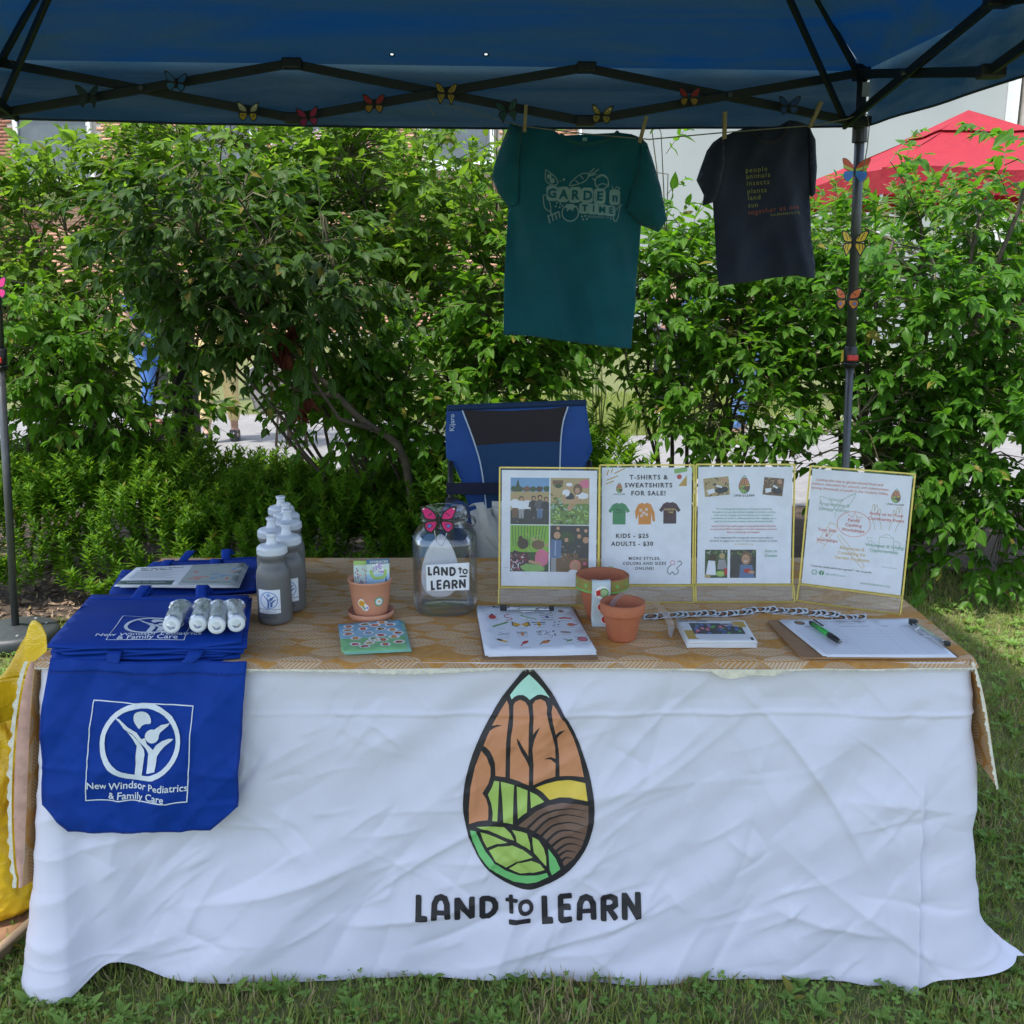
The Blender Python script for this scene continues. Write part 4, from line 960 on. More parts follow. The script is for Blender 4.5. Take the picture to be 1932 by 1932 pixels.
# peak truss: two bars from each corner to the centre hub
for k, c in enumerate(corners):
    d = (CEN-c); d.normalize(); up = Vector((c.x, c.y, 2.225))+d*.06; lo = Vector((c.x, c.y, 2.05))+d*.06; mid = c.lerp(CEN, .52)
    hub = Vector((CEN.x, CEN.y, 3.14)); h2 = Vector((CEN.x, CEN.y, 2.66)); kn = Vector((mid.x, mid.y, 2.78)); s_ = d.cross(Vector((0,0,1)))
    for a, b_ in ((up, kn), (lo+s_*.03, kn+s_*.03), (kn, hub)):
        MB().beam(a, b_, .014, .024).build('roof_strut', M_BAR, tent, True, bev=.002)
    MB().tube([kn-s_*.03, kn+s_*.05], .02, 10).build('strut_joint', M_PLAS, tent, True)
MB().tube([(CEN.x,CEN.y,2.75),(CEN.x,CEN.y,3.20)], .02, 12).build('peak_pole', M_BAR, tent, True)
# base weight on the left leg
wt = thing('leg_weight', 'round dark grey plastic weight around the foot of the left tent leg', 'tent weight', (-2.075, 4.06, 0), .3)
MB().lathe([(.02,0),(.165,0),(.172,.012),(.172,.045),(.165,.060),(.150,.066),(.05,.072),(.03,.080),(.022,.080)], 36).build('disc', mat('weight_grey',(.035,.042,.045),.5,.15,30,.3,200), wt, sm=True)
for k in range(8):
    a = k*math.pi/4+.2; MB().lathe([(.0,.0),(.007,.0),(.006,.003),(0,.0035)], 8, (.12*math.cos(a), .12*math.sin(a), .068)).build('stud', mat('stud',(.25,.27,.27),.4), wt)

# ---------------------------------------------------------------- butterflies
def butterfly(label, p, s, cw, ca, kind=0, tilt=0.0, rz=0.0, fold=0.35, lean=0.0):
    """two wings cut from painted sheet, wire body with feelers. s = span in metres"""
    t = thing('butterfly', label, 'butterfly', p, rz, 'paper butterflies clipped on the tent'); t.rotation_euler = (lean, tilt, rz)
    bk = cl('wing_black', (.012,.012,.012)); mats = [bk, cw, ca, cl('wing_white', (.6,.6,.5)), cl('wing_blue', (.05,.15,.5))]
    up = catmull([(.03,.05),(.12,.26),(.30,.44),(.47,.50),(.52,.42),(.46,.22),(.40,.06),(.26,-.01),(.08,-.02)], 3, True)
    tail = (.26,-.62) if kind == 1 else (.24,-.46)
    lo = catmull([(.04,-.02),(.20,-.02),(.38,-.04),(.44,-.20),(.36,-.38),tail,(.14,-.36),(.05,-.20)], 3, True)
    def shr(l, f): cx = sum(q[0] for q in l)/len(l); cy = sum(q[1] for q in l)/len(l); return [(cx+(x-cx)*f, cy+(y-cy)*f) for x, y in l]
    S = [(0, up), (0, lo), (1, shr(up, .76)), (2, shr(lo, .74))]
    if kind == 1:
        for q in ((.14,.12,.22,.34),(.24,.10,.36,.38),(.20,-.06,.24,-.34),(.31,-.05,.33,-.28)): S.append((0, ribbon([(q[0],q[1]),(q[2],q[3])], .028)))
    elif kind == 2:
        S += [(2, circ(.40,.34,.05,n=8)), (3, circ(.43,.40,.03,n=8)), (0, ribbon([(.2,.24),(.30,.16)], .03)), (4, circ(.27,-.2,.055,n=10)), (0, ring(.27,-.2,.08,.02,12))]
    elif kind == 3: S += [(3, circ(.36,.30,.05,n=8)), (3, circ(.25,.2,.03,n=8)), (0, circ(.26,-.18,.04,n=8))]
    elif kind == 4: S = [(0, up), (0, lo), (1, shr(up, .95)), (5, ribbon([(.06,.02),(.28,.10),(.44,.16)], .10)), (2, shr(lo, .95)), (4, circ(.24,-.24,.13,n=12))]
    mats.append(cl('wing_lime', (.45,.6,.08)))
    v2, T, mi = tri2d(S)
    for sg in (-1, 1):
        b = MB(); b.v = [(sg*1.22*x*s*math.cos(fold), -abs(x)*s*math.sin(fold)-.002, y*s) for x, y in v2]; b.f = [t_ if sg > 0 else t_[::-1] for t_ in T]; b.mi = mi
        b.build('wing', mats, t, thick=.0008)
    b = MB(); b.tube([(0,-.004,-.26*s),(0,-.006,-.1*s),(0,-.006,.05*s),(0,-.005,.12*s),(0,-.004,.16*s)], [.012*s,.032*s,.036*s,.03*s,.01*s], 7)
    b.build('body', bk, t, sm=True)
    b = MB()
    for sg in (-1,1): b.tube([(sg*.01*s,-.004,.15*s),(sg*.06*s,-.012,.28*s),(sg*.12*s,-.012,.36*s)], .006*s, 4)
    b.build('feelers', bk, t); return t
C = cl
yt = lambda x: TBR.y - (TBR.x-x)*math.tan(YAW) - .085
for (px, py, lab, cw, ca, k, tl) in (  # wing colours dimmed to carry the shade under the roof
  (167,181,'dark green butterfly, leftmost on the truss', C('bf_dgreen',(0.006,0.037,0.031)), C('bf_dgreen2',(0.006,0.031,0.028)), 1, .03),
  (333,156,'bright blue butterfly on the truss bar right of the leftmost dark green one', C('bf_blue',(0.019,0.099,0.260)), C('bf_blue2',(0.019,0.124,0.279)), 0, .12),
  (469,212,'cream and yellow butterfly with black wing borders left of the magenta one on the truss', C('bf_cream',(0.310,0.298,0.186)), C('bf_yellow',(0.372,0.260,0.012)), 3, .05),
  (582,222,'magenta butterfly hanging on the low truss joint', C('bf_mag',(0.279,0.006,0.062)), C('bf_mag2',(0.260,0.006,0.074)), 0, -.1),
  (706,197,'red butterfly with yellow lower wings between magenta and striped yellow ones', C('bf_red',(0.279,0.012,0.012)), C('bf_ora',(0.310,0.155,0.012)), 0, 0),
  (842,176,'yellow and black striped swallowtail butterfly high on the truss crossing', C('bf_yel2',(0.341,0.223,0.019)), C('bf_yel3',(0.310,0.205,0.019)), 1, .05),
  (957,209,'teal green butterfly above the left peg of the teal shirt', C('bf_teal',(0.006,0.074,0.062)), C('bf_teal2',(0.006,0.062,0.056)), 1, -.15),
  (1135,217,'dull yellow butterfly on the truss above the teal shirt', C('bf_mus',(0.248,0.186,0.019)), C('bf_mus2',(0.236,0.186,0.019)), 3, .08),
  (1300,184,'red and orange butterfly on the truss between the two shirts', C('bf_red2',(0.260,0.015,0.012)), C('bf_ora2',(0.279,0.155,0.012)), 0, 0),
  (1488,200,'dark blue butterfly on the truss above the black shirt', C('bf_navy',(0.012,0.050,0.174)), C('bf_navy2',(0.012,0.056,0.174)), 0, 0)):
    p = PY(px, py, 3.95); p = PY(px, py, yt(p.x)-.012); butterfly(lab, p, .066, cw, ca, k, tl)
lr = lambda z: 1.29 + (1.385-1.29)*(2.27-z)/2.225
for (px, py, lab, cw, ca, k) in (
  (1612,322,'rainbow striped butterfly high on the right tent leg', C('bf_rb',(.60,.10,.03)), C('bf_rb2',(.03,.22,.55)), 4),
  (1610,457,'yellow swallowtail butterfly in the middle of the right tent leg', C('bf_yel4',(.68,.46,.03)), C('bf_yel5',(.68,.46,.03)), 1),
  (1598,564,'orange and red spotted butterfly lowest on the right tent leg', C('bf_or6',(.60,.13,.03)), C('bf_or7',(.62,.22,.03)), 2)):
    butterfly(lab, PY(px, py, 4.005), .088, cw, ca, k)
butterfly('pink butterfly on the left tent leg, half outside the photo', PY(-8,543,3.88), .085, C('bf_pk',(.6,.03,.2)), C('bf_pk2',(.6,.03,.2)), 0)

# ---------------------------------------------------------------- clothes line, pegs, shirts
YS = 3.90
M_TWINE = mat('twine', (.20,.19,.14), .9, .2, 60)
line = [PY(1225,263,YS), PY(1290,257,YS), PY(1366,250,YS), PY(1540,236,YS), PY(1600,224,YS), PY(1625,214,3.97)]
line = [PY(985,238,YS), PY(1100,252,YS)] + line
b = MB(); b.tube(line, .0022, 6); b.tube([PY(1625,214,3.97), PY(1636,216,3.97), PY(1640,240,3.96), PY(1636,280,3.97), PY(1628,325,3.98)], .0020, 6); b.tube([PY(800,184,3.93), PY(820,220,3.93)], .0015, 5); b.tube([PY(800,184,3.93), PY(940,226,3.93), PY(985,238,YS)], .0014, 5)
tag(b.build('clothes_line', M_TWINE), 'thin twine line tied to the tent leg with shirts pegged on it', 'string')
M_PEG = mat('peg_wood', (.30,.235,.12), .7, .15, 40)
for (px, py, an, lab) in ((991,224,3,'wooden clothes peg on the left shoulder of the teal shirt'),(1213,245,14,'tilted wooden clothes peg on the right shoulder of the teal shirt'),(1367,237,-2,'wooden clothes peg on the left shoulder of the black shirt'),(1538,217,22,'strongly tilted wooden clothes peg on the right shoulder of the black shirt')):
    t = thing('clothes_peg', lab, 'clothes peg', PY(px, py, YS-.012), 0, 'clothes pegs on the line'); t.rotation_euler = (0, R(an), 0)
    for sg in (-1,1):
        b = MB(); b.add([(-.006,sg*.002,-.045),(.006,sg*.002,-.045),(.006,sg*.010,.045),(-.006,sg*.010,.045),(-.006,sg*.010,-.045),(.006,sg*.010,-.045),(.006,sg*.016,.045),(-.006,sg*.016,.045)], [(0,1,2,3),(7,6,5,4),(4,5,1,0),(3,2,6,7),(0,3,7,4),(1,5,6,2)]); b.build('jaw', M_PEG, t)
    MB().tube([(-.007,0,.0),(.007,0,.0)], .006, 8).build('spring', M_STEEL, t)
def poly_dist(px, py, P):
    A = np.array(P); B = np.roll(A, -1, 0); d = B-A; q = ((px-A[:,0])*d[:,0]+(py-A[:,1])*d[:,1])/((d**2).sum(1)+1e-12); q = np.clip(q, 0, 1)
    return float(np.sqrt(((A[:,0]+q*d[:,0]-px)**2+(A[:,1]+q*d[:,1]-py)**2).min()))
def garment(name, label, outline, org, sc, Y, seed, fabric, puff, waves, cat='t-shirt', extra=()):
    """outline in drawing units (y down); org/sc turn them into metres on the plane y=Y"""
    t = thing(name, label, cat, (org[0]+sc*outline[0][0]*0, Y, org[1]))
    t.location = (org[0], Y, org[1])
    pts = [(x*sc, -y*sc) for x, y in outline]
    def mp(x, y, off=0.0):
        dd = min(1, poly_dist(x, y, pts)/.05); w = waves(x, y)
        return Vector((org[0]+x, Y - puff*dd + w - off, org[1]+y))
    def mb_(x, y, off=0.0):
        dd = min(1, poly_dist(x, y, pts)/.06); w = waves(x, y)
        return Vector((org[0]+x, Y + puff*1.2*dd + w + .003, org[1]+y))
    sheet('front_panel', [(0, pts)], [fabric], mp, t, .018, True, thick=.0012)
    sheet('back_panel', [(0, pts)], [fabric], mb_, t, .03, True, thick=.0012)
    return t, mp, pts
def fabric_mat(name, col, tr, bs=350):
    return mat(name, col, .9, .12, 7, .55, 14, .012, sheen=.15, trans=tr)
# teal shirt; drawing units from x=889,y=193 with .38 per unit
k_ = .38; A0 = PY(889, 193, YS+.02); A1 = PY(889+.38*1000, 193, YS+.02); scT = (A1.x-A0.x)/1000
zz = PY(889+380, 193+.38*1000, YS+.02).z; scZ = (A0.z-zz)/1000
def crease(x, y, ang, f, seed, sharp=1.0):
    c, s_ = math.cos(ang), math.sin(ang); u = x*c+y*s_; v = -x*s_+y*c
    n = noise.noise(Vector((u*f, v*f*.22, seed))); return max(0.0, 1-abs(n)*4.5*sharp)
teal = [(195,92),(260,112),(330,108),(400,118),(446,152),(500,184),(570,196),(640,188),(700,165),(733,138),(800,148),(852,166),(884,190),(918,290),(955,400),(990,565),(952,622),(920,608),(865,588),(862,700),(852,860),(846,1000),(836,1120),(832,1215),(700,1202),(560,1186),(400,1162),(270,1142),(160,1140),(161,1000),(165,850),(172,700),(186,500),(140,440),(100,358),(112,300),(150,190)]
wv = lambda x, y: .018*math.sin(x*24+1+y*3)*min(1, -y*3) + .016*math.sin(x*9-y*4) + .040*abs(noise.noise(Vector((x*9+y*2, y*2.0, 3)))) + .026*abs(noise.noise(Vector((x*7-y*8, y*4+x*3, 5)))) + .010*math.exp(-((y+.02)/.03)**2)*math.sin(x*40) + (-.045*max(0, (.155-x))/.06*min(1, max(0, -y-.12)*4) if x < .155 else 0)
M_TEAL = fabric_mat('teal_cotton', (0.0,.108,.148), .20)
t, mp, tp = garment('t_shirt', 'teal t-shirt with pale vegetable print pegged on the line', teal, (A0.x, A0.z), scT, YS+.02, 1, M_TEAL, .016, wv)
# sleeve and neck: separate panels
slv = [[(262,112),(195,92),(150,190),(112,300),(100,358),(140,440),(186,500),(232,486),(236,380),(240,250)], [(852,166),(884,190),(918,290),(955,400),(990,565),(952,622),(920,608),(865,588),(800,530),(782,510),(830,340),(848,240)]]
M_TEAL2 = M_TEAL
for q in slv:
    P_ = [(x*scT, -y*scT) for x, y in q]
    sheet('sleeve', [(0, P_)], [M_TEAL], lambda x, y, o, P_=P_: mp(x, y, .006+.022*min(1, poly_dist(x, y, P_)/.03)), t, .02, True, thick=.001)
nk = catmull([(446,152),(500,184),(570,196),(640,188),(700,165),(733,138)], 3)
sheet('collar', [(0, [(x*scT, -y*scT) for x, y in ribbon(nk, 20)])], [fabric_mat('teal_rib', (0,.09,.10), .05)], lambda x, y, o: mp(x, y, .004), t, None, True, thick=.002)
inn = [(x*scT, -y*scT) for x, y in ([(446,152),(733,138),(700,165),(640,188),(570,196),(500,184)])]
sheet('neck_inside', [(0, inn)], [M_TEAL], lambda x, y, o: Vector((A0.x+x, YS+.045, A0.z+y)), t, .02, True)
sheet('neck_label', [(0, [(x*scT, -y*scT) for x, y in rrect(553,168,577,194,4)])], [cl('label_teal',(.10,.26,.28))], lambda x, y, o: mp(x, y, .003), t)
PL = cl('pale_teal', (.17,.30,.31), .8)
S = []; f = lambda x, y: (x*scT, -y*scT)
def SR(pts, w, sm=3): S.append((0, ribbon(catmull(pts, sm) if sm else pts, w)))
tiles = []
for i, (x, y) in enumerate(((405,432),(460,437),(520,441),(580,445),(642,450),(722,452))): tiles.append((0, rrect(x-30, y-36, x+30, y+38, 16)))
for i, (x, y) in enumerate(((568,506),(612,510),(658,514),(702,518))): tiles.append((0, rrect(x-26, y-24, x+24, y+28, 10)))
SR([(372,320),(372,370),(400,392),(432,388),(425,360),(395,335),(374,320)], 5); S += [(0, circ(390,352,12,n=12)), (0, circ(405,372,13,n=12))]
SR([(490,398),(505,375),(545,345),(580,342),(582,362),(555,385),(500,398),(490,398)], 5)
for q in (((582,345),(600,330),(612,318)),((584,350),(610,340),(635,322)),((584,355),(605,350),(622,345)),((520,372),(535,385)),((545,352),(560,368))): SR(list(q), 5, 0)
S.append((0, ring(652,382,34,5,24))); SR([(620,375),(605,366)], 5, 0); SR([(688,388),(688,400),(670,408)], 4, 0); SR([(630,400),(655,390),(676,396)], 4); SR([(632,362),(655,352),(675,362)], 4)
SR([(705,400),(715,415),(735,420),(748,412),(745,405)], 4); S.append((0, ring(735,410,9,4,12)))
SR([(360,445),(366,500),(392,520),(400,505),(385,455),(365,442),(360,445)], 5); SR([(396,518),(408,545)], 8, 0); SR([(385,545),(440,522)], 7, 0); SR([(385,545),(395,578)], 7, 0); SR([(405,540),(412,568)], 7, 0); SR([(422,532),(430,560)], 7, 0); SR([(440,522),(446,552)], 7, 0)
S.append((0, ring(498,528,41,6,28))); S.append((0, [(478,482),(495,490),(512,482),(518,492),(536,496),(515,505),(512,520),(498,508),(480,522),(482,504),(462,498),(478,494)]))
for q in ((430,478),(448,482),(425,495),(445,500),(458,492),(556,548),(572,545),(562,562),(580,560)): S.append((0, circ(q[0], q[1], 5, n=7)))
SR([(755,490),(738,505),(720,530),(716,560),(730,570),(742,545),(748,515),(755,490)], 5); SR([(752,492),(764,486)], 5, 0)
SR([(440,378),(448,370),(455,376)], 2, 0); S.append((0, circ(464,366,6,n=8)))
sheet('print', xf(tiles + S, f), [PL], lambda x, y, o: mp(x, y, .0030), t, .012)
tt = lambda s, x, y, sz, bo: (s, x*scT, -(y+sz*.34)*scT, sz*scT, 'CENTER', bo, -1.5)
texts('lettering', [tt(c, x, y, 62, .03) for c, x, y in (('G',405,433),('A',463,438),('R',520,442),('D',582,446),('E',642,450),('n',724,452))] + [tt(c, x, y, 44, .03) for c, x, y in (('T',568,507),('I',612,511),('M',657,515),('E',703,518))], [M_TEAL], mp, t, .0065)
texts('web_address', [('landtolearn.org', 645*scT, -556*scT, 20*scT, 'CENTER', 0, -3)], [PL], mp, t, .0024)
# black shirt
blk = [(1210,188),(1250,160),(1330,132),(1390,112),(1420,112),(1480,120),(1540,108),(1592,78),(1640,82),(1700,100),(1735,170),(1748,300),(1750,432),(1732,446),(1722,438),(1726,500),(1740,640),(1768,780),(1775,852),(1740,850),(1660,838),(1560,850),(1430,868),(1340,880),(1265,892),(1250,780),(1235,640),(1218,478),(1168,494),(1172,440),(1136,368),(1180,230)]
wv2 = lambda x, y: .010*math.sin(x*22+y*6) + .012*math.sin(x*10+2) + .036*abs(noise.noise(Vector((x*10+y*2, y*2.4, 8)))) + .026*abs(noise.noise(Vector((x*7-y*8, y*4+x*3, 9)))) - .03*max(0, -y-.28)
M_BLK = fabric_mat('black_cotton', (.010,.016,.036), .08)
tb, mq, bp = garment('t_shirt', 'black t-shirt with a list of green words pegged nearest the tent leg', blk, (A0.x, A0.z), scT, YS+.02, 2, M_BLK, .016, wv2)
for q in ([(1210,188),(1262,158),(1262,300),(1240,420),(1218,478),(1168,494),(1172,440),(1136,368),(1180,230)], [(1700,100),(1735,170),(1748,300),(1750,432),(1732,446),(1718,400),(1705,300),(1698,180)]):
    P_ = [(x*scT, -y*scT) for x, y in q]
    sheet('sleeve', [(0, P_)], [M_BLK], lambda x, y, o, P_=P_: mq(x, y, .006+.02*min(1, poly_dist(x, y, P_)/.03)), tb, .02, True, thick=.001)
nk = catmull([(1396,118),(1425,165),(1480,185),(1540,170),(1590,95)], 3)
sheet('collar', [(0, [(x*scT, -y*scT) for x, y in ribbon(nk, 16)])], [fabric_mat('black_rib', (.012,.013,.02), .02)], lambda x, y, o: mq(x, y, .004), tb, None, True, thick=.002)
G1, G2 = cl('shirt_green', (.20,.20,.05), .8), cl('shirt_orange', (.22,.060,.035), .8)
tx = lambda s, x, y, sz, mi, al='LEFT', ro=4: (s, x*scT, -y*scT, sz*.84*scT, al, .006, ro, mi, 1.2)
texts('lettering', [tx('people',1378,333,40,0), tx('animals',1382,363,40,0), tx('insects',1387,396,40,0), tx('plants',1392,434,40,0), tx('land',1396,466,40,0), tx('sun',1399,502,40,0), tx('together as one',1402,538,40,1,'LEFT',7), tx('landtolearn.org',1514,545,24,0,'LEFT',6)], [G1, G2], mq, tb, .0025)
# ================================================================ table and cloths
TX0, TX1, TYF, TYB, ZT = -.960, .935, 1.955, 2.715, .735
tb_ = thing('folding_table', 'long folding table hidden under the white and orange cloths', 'table', ((TX0+TX1)/2, (TYF+TYB)/2, 0))
M_TOPW = mat('table_plastic', (.6,.6,.58), .5)
MB().box(((TX0+TX1)/2, (TYF+TYB)/2, ZT-.022), (TX1-TX0-.01, TYB-TYF-.01, .04)).build('tabletop', M_TOPW, tb_, True, bev=.006)
for sx in (TX0+.18, TX1-.18):
    for sy in (TYF+.10, TYB-.10): MB().tube([(sx,sy,0),(sx,sy,ZT-.04)], .013, 8).build('leg', mat('leg_grey',(.2,.2,.2),.4,metal=.5), tb_, True)
Lf = TX1-TX0
def top_pt(s):
    rr = .03
    if s < -rr: return (TX0, TYF+rr+(-s-rr), -1, 0)
    if s < 0+rr and s < rr:
        a = (s+rr)/(2*rr)*math.pi/2; return (TX0+rr-rr*math.cos(a), TYF+rr-rr*math.sin(a), -math.cos(a), -math.sin(a))
    if s > Lf+rr: return (TX1, TYF+rr+(s-Lf-rr), 1, 0)
    if s > Lf-rr:
        a = (s-Lf+rr)/(2*rr)*math.pi/2; return (TX1-rr+rr*math.sin(a), TYF+rr-rr*math.cos(a), math.sin(a), -math.cos(a))
    return (TX0+s, TYF, 0, -1)
def sstep(a, b, x): q = min(1, max(0, (x-a)/(b-a))); return q*q*(3-2*q)
def ridge(x, y, ang, fu, fv, seed, w=5.0):
    c, s_ = math.cos(ang), math.sin(ang); u = x*c+y*s_; v = -x*s_+y*c
    n = noise.noise(Vector((u*fu, v*fv, seed))); return max(0.0, 1-abs(n)*w)**1.3
def fold(x, y, ang, fu, fv, seed):
    c, s_ = math.cos(ang), math.sin(ang); return abs(noise.noise(Vector(((x*c+y*s_)*fu, (-x*s_+y*c)*fv, seed))))
HS0, HS1, HZ1, HD = -.75, Lf+.75, .80, .003
_gs, _gz = np.meshgrid(np.arange(HS0, HS1, HD), np.arange(0, HZ1, HD)); HF = np.zeros_like(_gs)
_r = np.random.RandomState(17)
for k in range(430):
    cs, cz = _r.uniform(-.5, Lf+.5), _r.uniform(.02, .76); big = k < 60
    an = _r.choice([R(38), R(58), R(22), R(-35), R(80), R(5)], p=[.36,.24,.14,.12,.08,.06]) + _r.normal(0, .16)
    if cs > 1.3: an = _r.choice([R(-42), R(40), R(70), R(5)]) + _r.normal(0, .2)
    ln = _r.uniform(.14, .42) if big else _r.uniform(.04, .16); w = _r.uniform(.018, .040) if big else _r.uniform(.006, .016); A = (_r.uniform(.004, .0095) if big else _r.uniform(.0016, .0046))*_r.choice([1, 1, -1])
    da, dp = (_gs-cs)*math.cos(an)+(_gz-cz)*math.sin(an), -(_gs-cs)*math.sin(an)+(_gz-cz)*math.cos(an); dp = dp + .12*da*da/ln*_r.choice([-1,1])
    side = np.where(dp > 0, w, w*_r.uniform(.25, 1.0)); HF += A*np.exp(-np.abs(dp)/side)*np.exp(-(da/ln*1.6)**4)
def hfield(s, z):
    x = (s-HS0)/HD; y = z/HD; i = int(min(max(x, 0), HF.shape[1]-2)); j = int(min(max(y, 0), HF.shape[0]-2)); u = min(max(x-i, 0), 1); v = min(max(y-j, 0), 1)
    return (HF[j,i]*(1-u)+HF[j,i+1]*u)*(1-v) + (HF[j+1,i]*(1-u)+HF[j+1,i+1]*u)*v
def cloth_pt(s, t, off=0.0):
    x, y, nx, ny = top_pt(s); L = ZT-.004; z = ZT+.003 - t*L
    g = lambda c, w: math.exp(-((s-c)/w)**2)
    fl = .020*t + .076*g(-.01,.085)*t**1.3 + .095*g(Lf+.02,.12)*t**1.1 + .115*g(Lf+.05,.032)*(max(0,t-.80)/.20)**1.3
    hem = .004 + .050*g(.105,.055)*t**6 + .045*g(Lf-.005,.055)*t**6 + .006*math.sin(s*9)*t**6 - .02*0
    z += hem*t
    if s > Lf+.02: z += -.0
    # pleat near the right end
    pl = sstep(Lf-.075, Lf-.069, s - .035*(1-t)*0 + .02*(1-t)) ; fl -= .020*pl*sstep(.25, .6, t)*(1 if s < Lf+.03 else max(0, 1-(s-Lf-.03)/.1))
    wr = 0.0; A = min(1, t*9)
    m = .55+.45*noise.noise(Vector((s*1.6, t*1.8, 4)))
    wr += .007*noise.noise(Vector((s*3.1-z*2, z*2.3, 1.5))) + .011*noise.noise(Vector(((s*.62-z*.78)*8.5, (s*.78+z*.62)*2.4, 7.5))) + .006*noise.noise(Vector(((s*.5-z*.86)*17, (s*.86+z*.5)*4.5, 2.5)))
    wr += hfield(s, z) - .020*fold(s, z, -.85, 5.0, 1.1, 11) - .010*fold(s, z, -.55, 8.5, 2.0, 12)*m
    wr += .0010*noise.noise(Vector((s*22+z*10, z*17, 3))); wr *= 1-.5*g(-.02,.06)-.4*g(Lf+.02,.06)
    wr += .0035*math.exp(-((t-.155)/.006)**2)*(1 if s > .6 else .4) + .0025*math.exp(-((s-1.46)/.005)**2)*sstep(.1,.3,t)*0
    wr += .012*math.sin((s-Lf)*62)*t*g(Lf-.0,.16) + .010*math.sin(s*55+1)*t*g(.02,.13) + .006*math.sin(s*15+t*2)*t
    d = .006 + fl + wr*A + off
    return Vector((x+nx*d, y+ny*d, z))
M_CLOTH = mat('white_polyester', (.70,.70,.82), .42, .03, 4, .35, 26, .004, sheen=.2, spec=.4, trans=.10)
cl_o = thing('tablecloth', 'white tablecloth with a seed shaped logo hanging to the grass over the table front', 'tablecloth', ((TX0+TX1)/2, TYF, 0))
S0, S1 = -.60, Lf+.60; NS = 520; NTT = 120
b = MB(); NS, NTT = 760, 180; b.grid(lambda u, v: cloth_pt(S0+(S1-S0)*u, v), NS, NTT); b.build('drape', M_CLOTH, cl_o, True, True)
b = MB(); b.box(((TX0+TX1)/2, (TYF+TYB)/2, ZT+.0015), (Lf-.02, TYB-TYF-.02, .002)); b.build('top_layer', M_CLOTH, cl_o, True)
def hemline(u): return cloth_pt(S0+(S1-S0)*u, 1.0, .0015)
# emblem: drawing units -> position on the front. Scale from its place on the cloth
pa = PY(771+1, 0, TYF); 
def on_cloth(x, y, off=.0020):
    X = PY(772.8+x*.28, 1236.5+y*.28, TYF-.02); s = X.x-TX0; t = (ZT+.003-X.z)/(ZT-.004)
    return cloth_pt(s, t, off)
sheet('logo', LOGO, M_LOGO, lambda x, y, o: on_cloth(x, y), cl_o, 14)
sheet('lettering', WORD, M_LOGO[:1], lambda x, y, o: on_cloth(x, y), cl_o, 14)

# orange block print fabric
def ochre_mat():
    m = bpy.data.materials.new('leaf_block_print'); m.use_nodes = True; b = NB(m); p = b.n['Principled BSDF']
    uv = b.node('ShaderNodeUVMap').outputs[0]
    nz = b.node('ShaderNodeTexNoise'); nz.inputs['Scale'].default_value = 9; b.l.new(uv, nz.inputs[0])
    v = b.node('ShaderNodeVectorMath', operation='MULTIPLY_ADD'); b.l.new(nz.outputs[1], v.inputs[0]); v.inputs[1].default_value = (.018,.012,0); b.l.new(uv, v.inputs[2])
    sp = b.node('ShaderNodeSeparateXYZ'); b.l.new(v.outputs[0], sp.inputs[0]); X, Y = sp.outputs[0], sp.outputs[1]
    def layer(W, H, ox, oy, seed):
        ry = b.m('ADD', b.m('DIVIDE', Y, H), oy); row = b.m('FLOOR', ry); fy = b.m('FRACT', ry)
        rx = b.m('ADD', b.m('ADD', b.m('DIVIDE', X, W), b.m('MULTIPLY', row, .37)), ox); cx = b.m('FLOOR', rx); fx = b.m('FRACT', rx)
        env = b.m('MULTIPLY', b.m('POWER', b.m('MAXIMUM', b.m('SINE', b.m('MULTIPLY', fx, math.pi)), 0.0), .8), .50)
        ay = b.m('ABSOLUTE', b.m('SUBTRACT', fy, .5)); inside = b.m('LESS_THAN', ay, env)
        wn = b.node('ShaderNodeTexWhiteNoise', noise_dimensions='3D'); cb = b.node('ShaderNodeCombineXYZ'); b.put(cb.inputs[0], cx); b.put(cb.inputs[1], row); cb.inputs[2].default_value = seed
        b.l.new(cb.outputs[0], wn.inputs[0]); rv = wn.outputs[0]
        h = b.m('FRACT', b.m('ADD', b.m('MULTIPLY', fx, b.m('ADD', 7.0, b.m('MULTIPLY', rv, 5.0))), b.m('MULTIPLY', ay, 5.0)))
        hatch = b.m('LESS_THAN', h, b.m('ADD', .42, b.m('MULTIPLY', rv, .3)))
        rib = b.m('GREATER_THAN', ay, .028); ed = b.m('LESS_THAN', ay, b.m('SUBTRACT', env, .05))
        edge = b.m('SUBTRACT', inside, ed); k = b.m('GREATER_THAN', rv, .22)
        body = b.m('MULTIPLY', b.m('MULTIPLY', b.m('MULTIPLY', ed, hatch), rib), k)
        return inside, b.m('MAXIMUM', body, b.m('MULTIPLY', edge, .8)), rv
    i1, a1, r1 = layer(.098, .048, 0, 0, 1); i2, a2, r2 = layer(.085, .042, .4, .5, 2)
    c1 = b.mix(r1, (.56,.40,.25), (.68,.53,.37)); base = b.mix(b.ramp(b.noise(uv, 60, 3), .3, .7), (.50,.22,.045), (.60,.31,.08))
    lay = b.mix(a2, base, b.mix(r2, (.42,.29,.18), (.55,.42,.29)))
    lay = b.mix(b.m('MULTIPLY', i1, b.m('GREATER_THAN', r1, .30)), lay, b.mix(a1, base, c1))
    dots = b.m('LESS_THAN', b.noise(uv, 420, 1), .43); lay = b.mix(b.m('MULTIPLY', dots, .25), lay, (.50,.38,.25))
    b.l.new(lay, p.inputs['Base Color']); p.inputs['Roughness'].default_value = .85; p.inputs['Specular IOR Level'].default_value = .2
    b.l.new(b.bump(b.noise(uv, 26, 4), .5, .004), p.inputs['Normal']); return m
M_OCH = ochre_mat(); M_OCHB = mat('fabric_reverse', (.50,.30,.24), .9, .2, 30); M_FRAY = mat('frayed_cream', (.66,.63,.52), .95, .15, 60, .8, 200, .003)
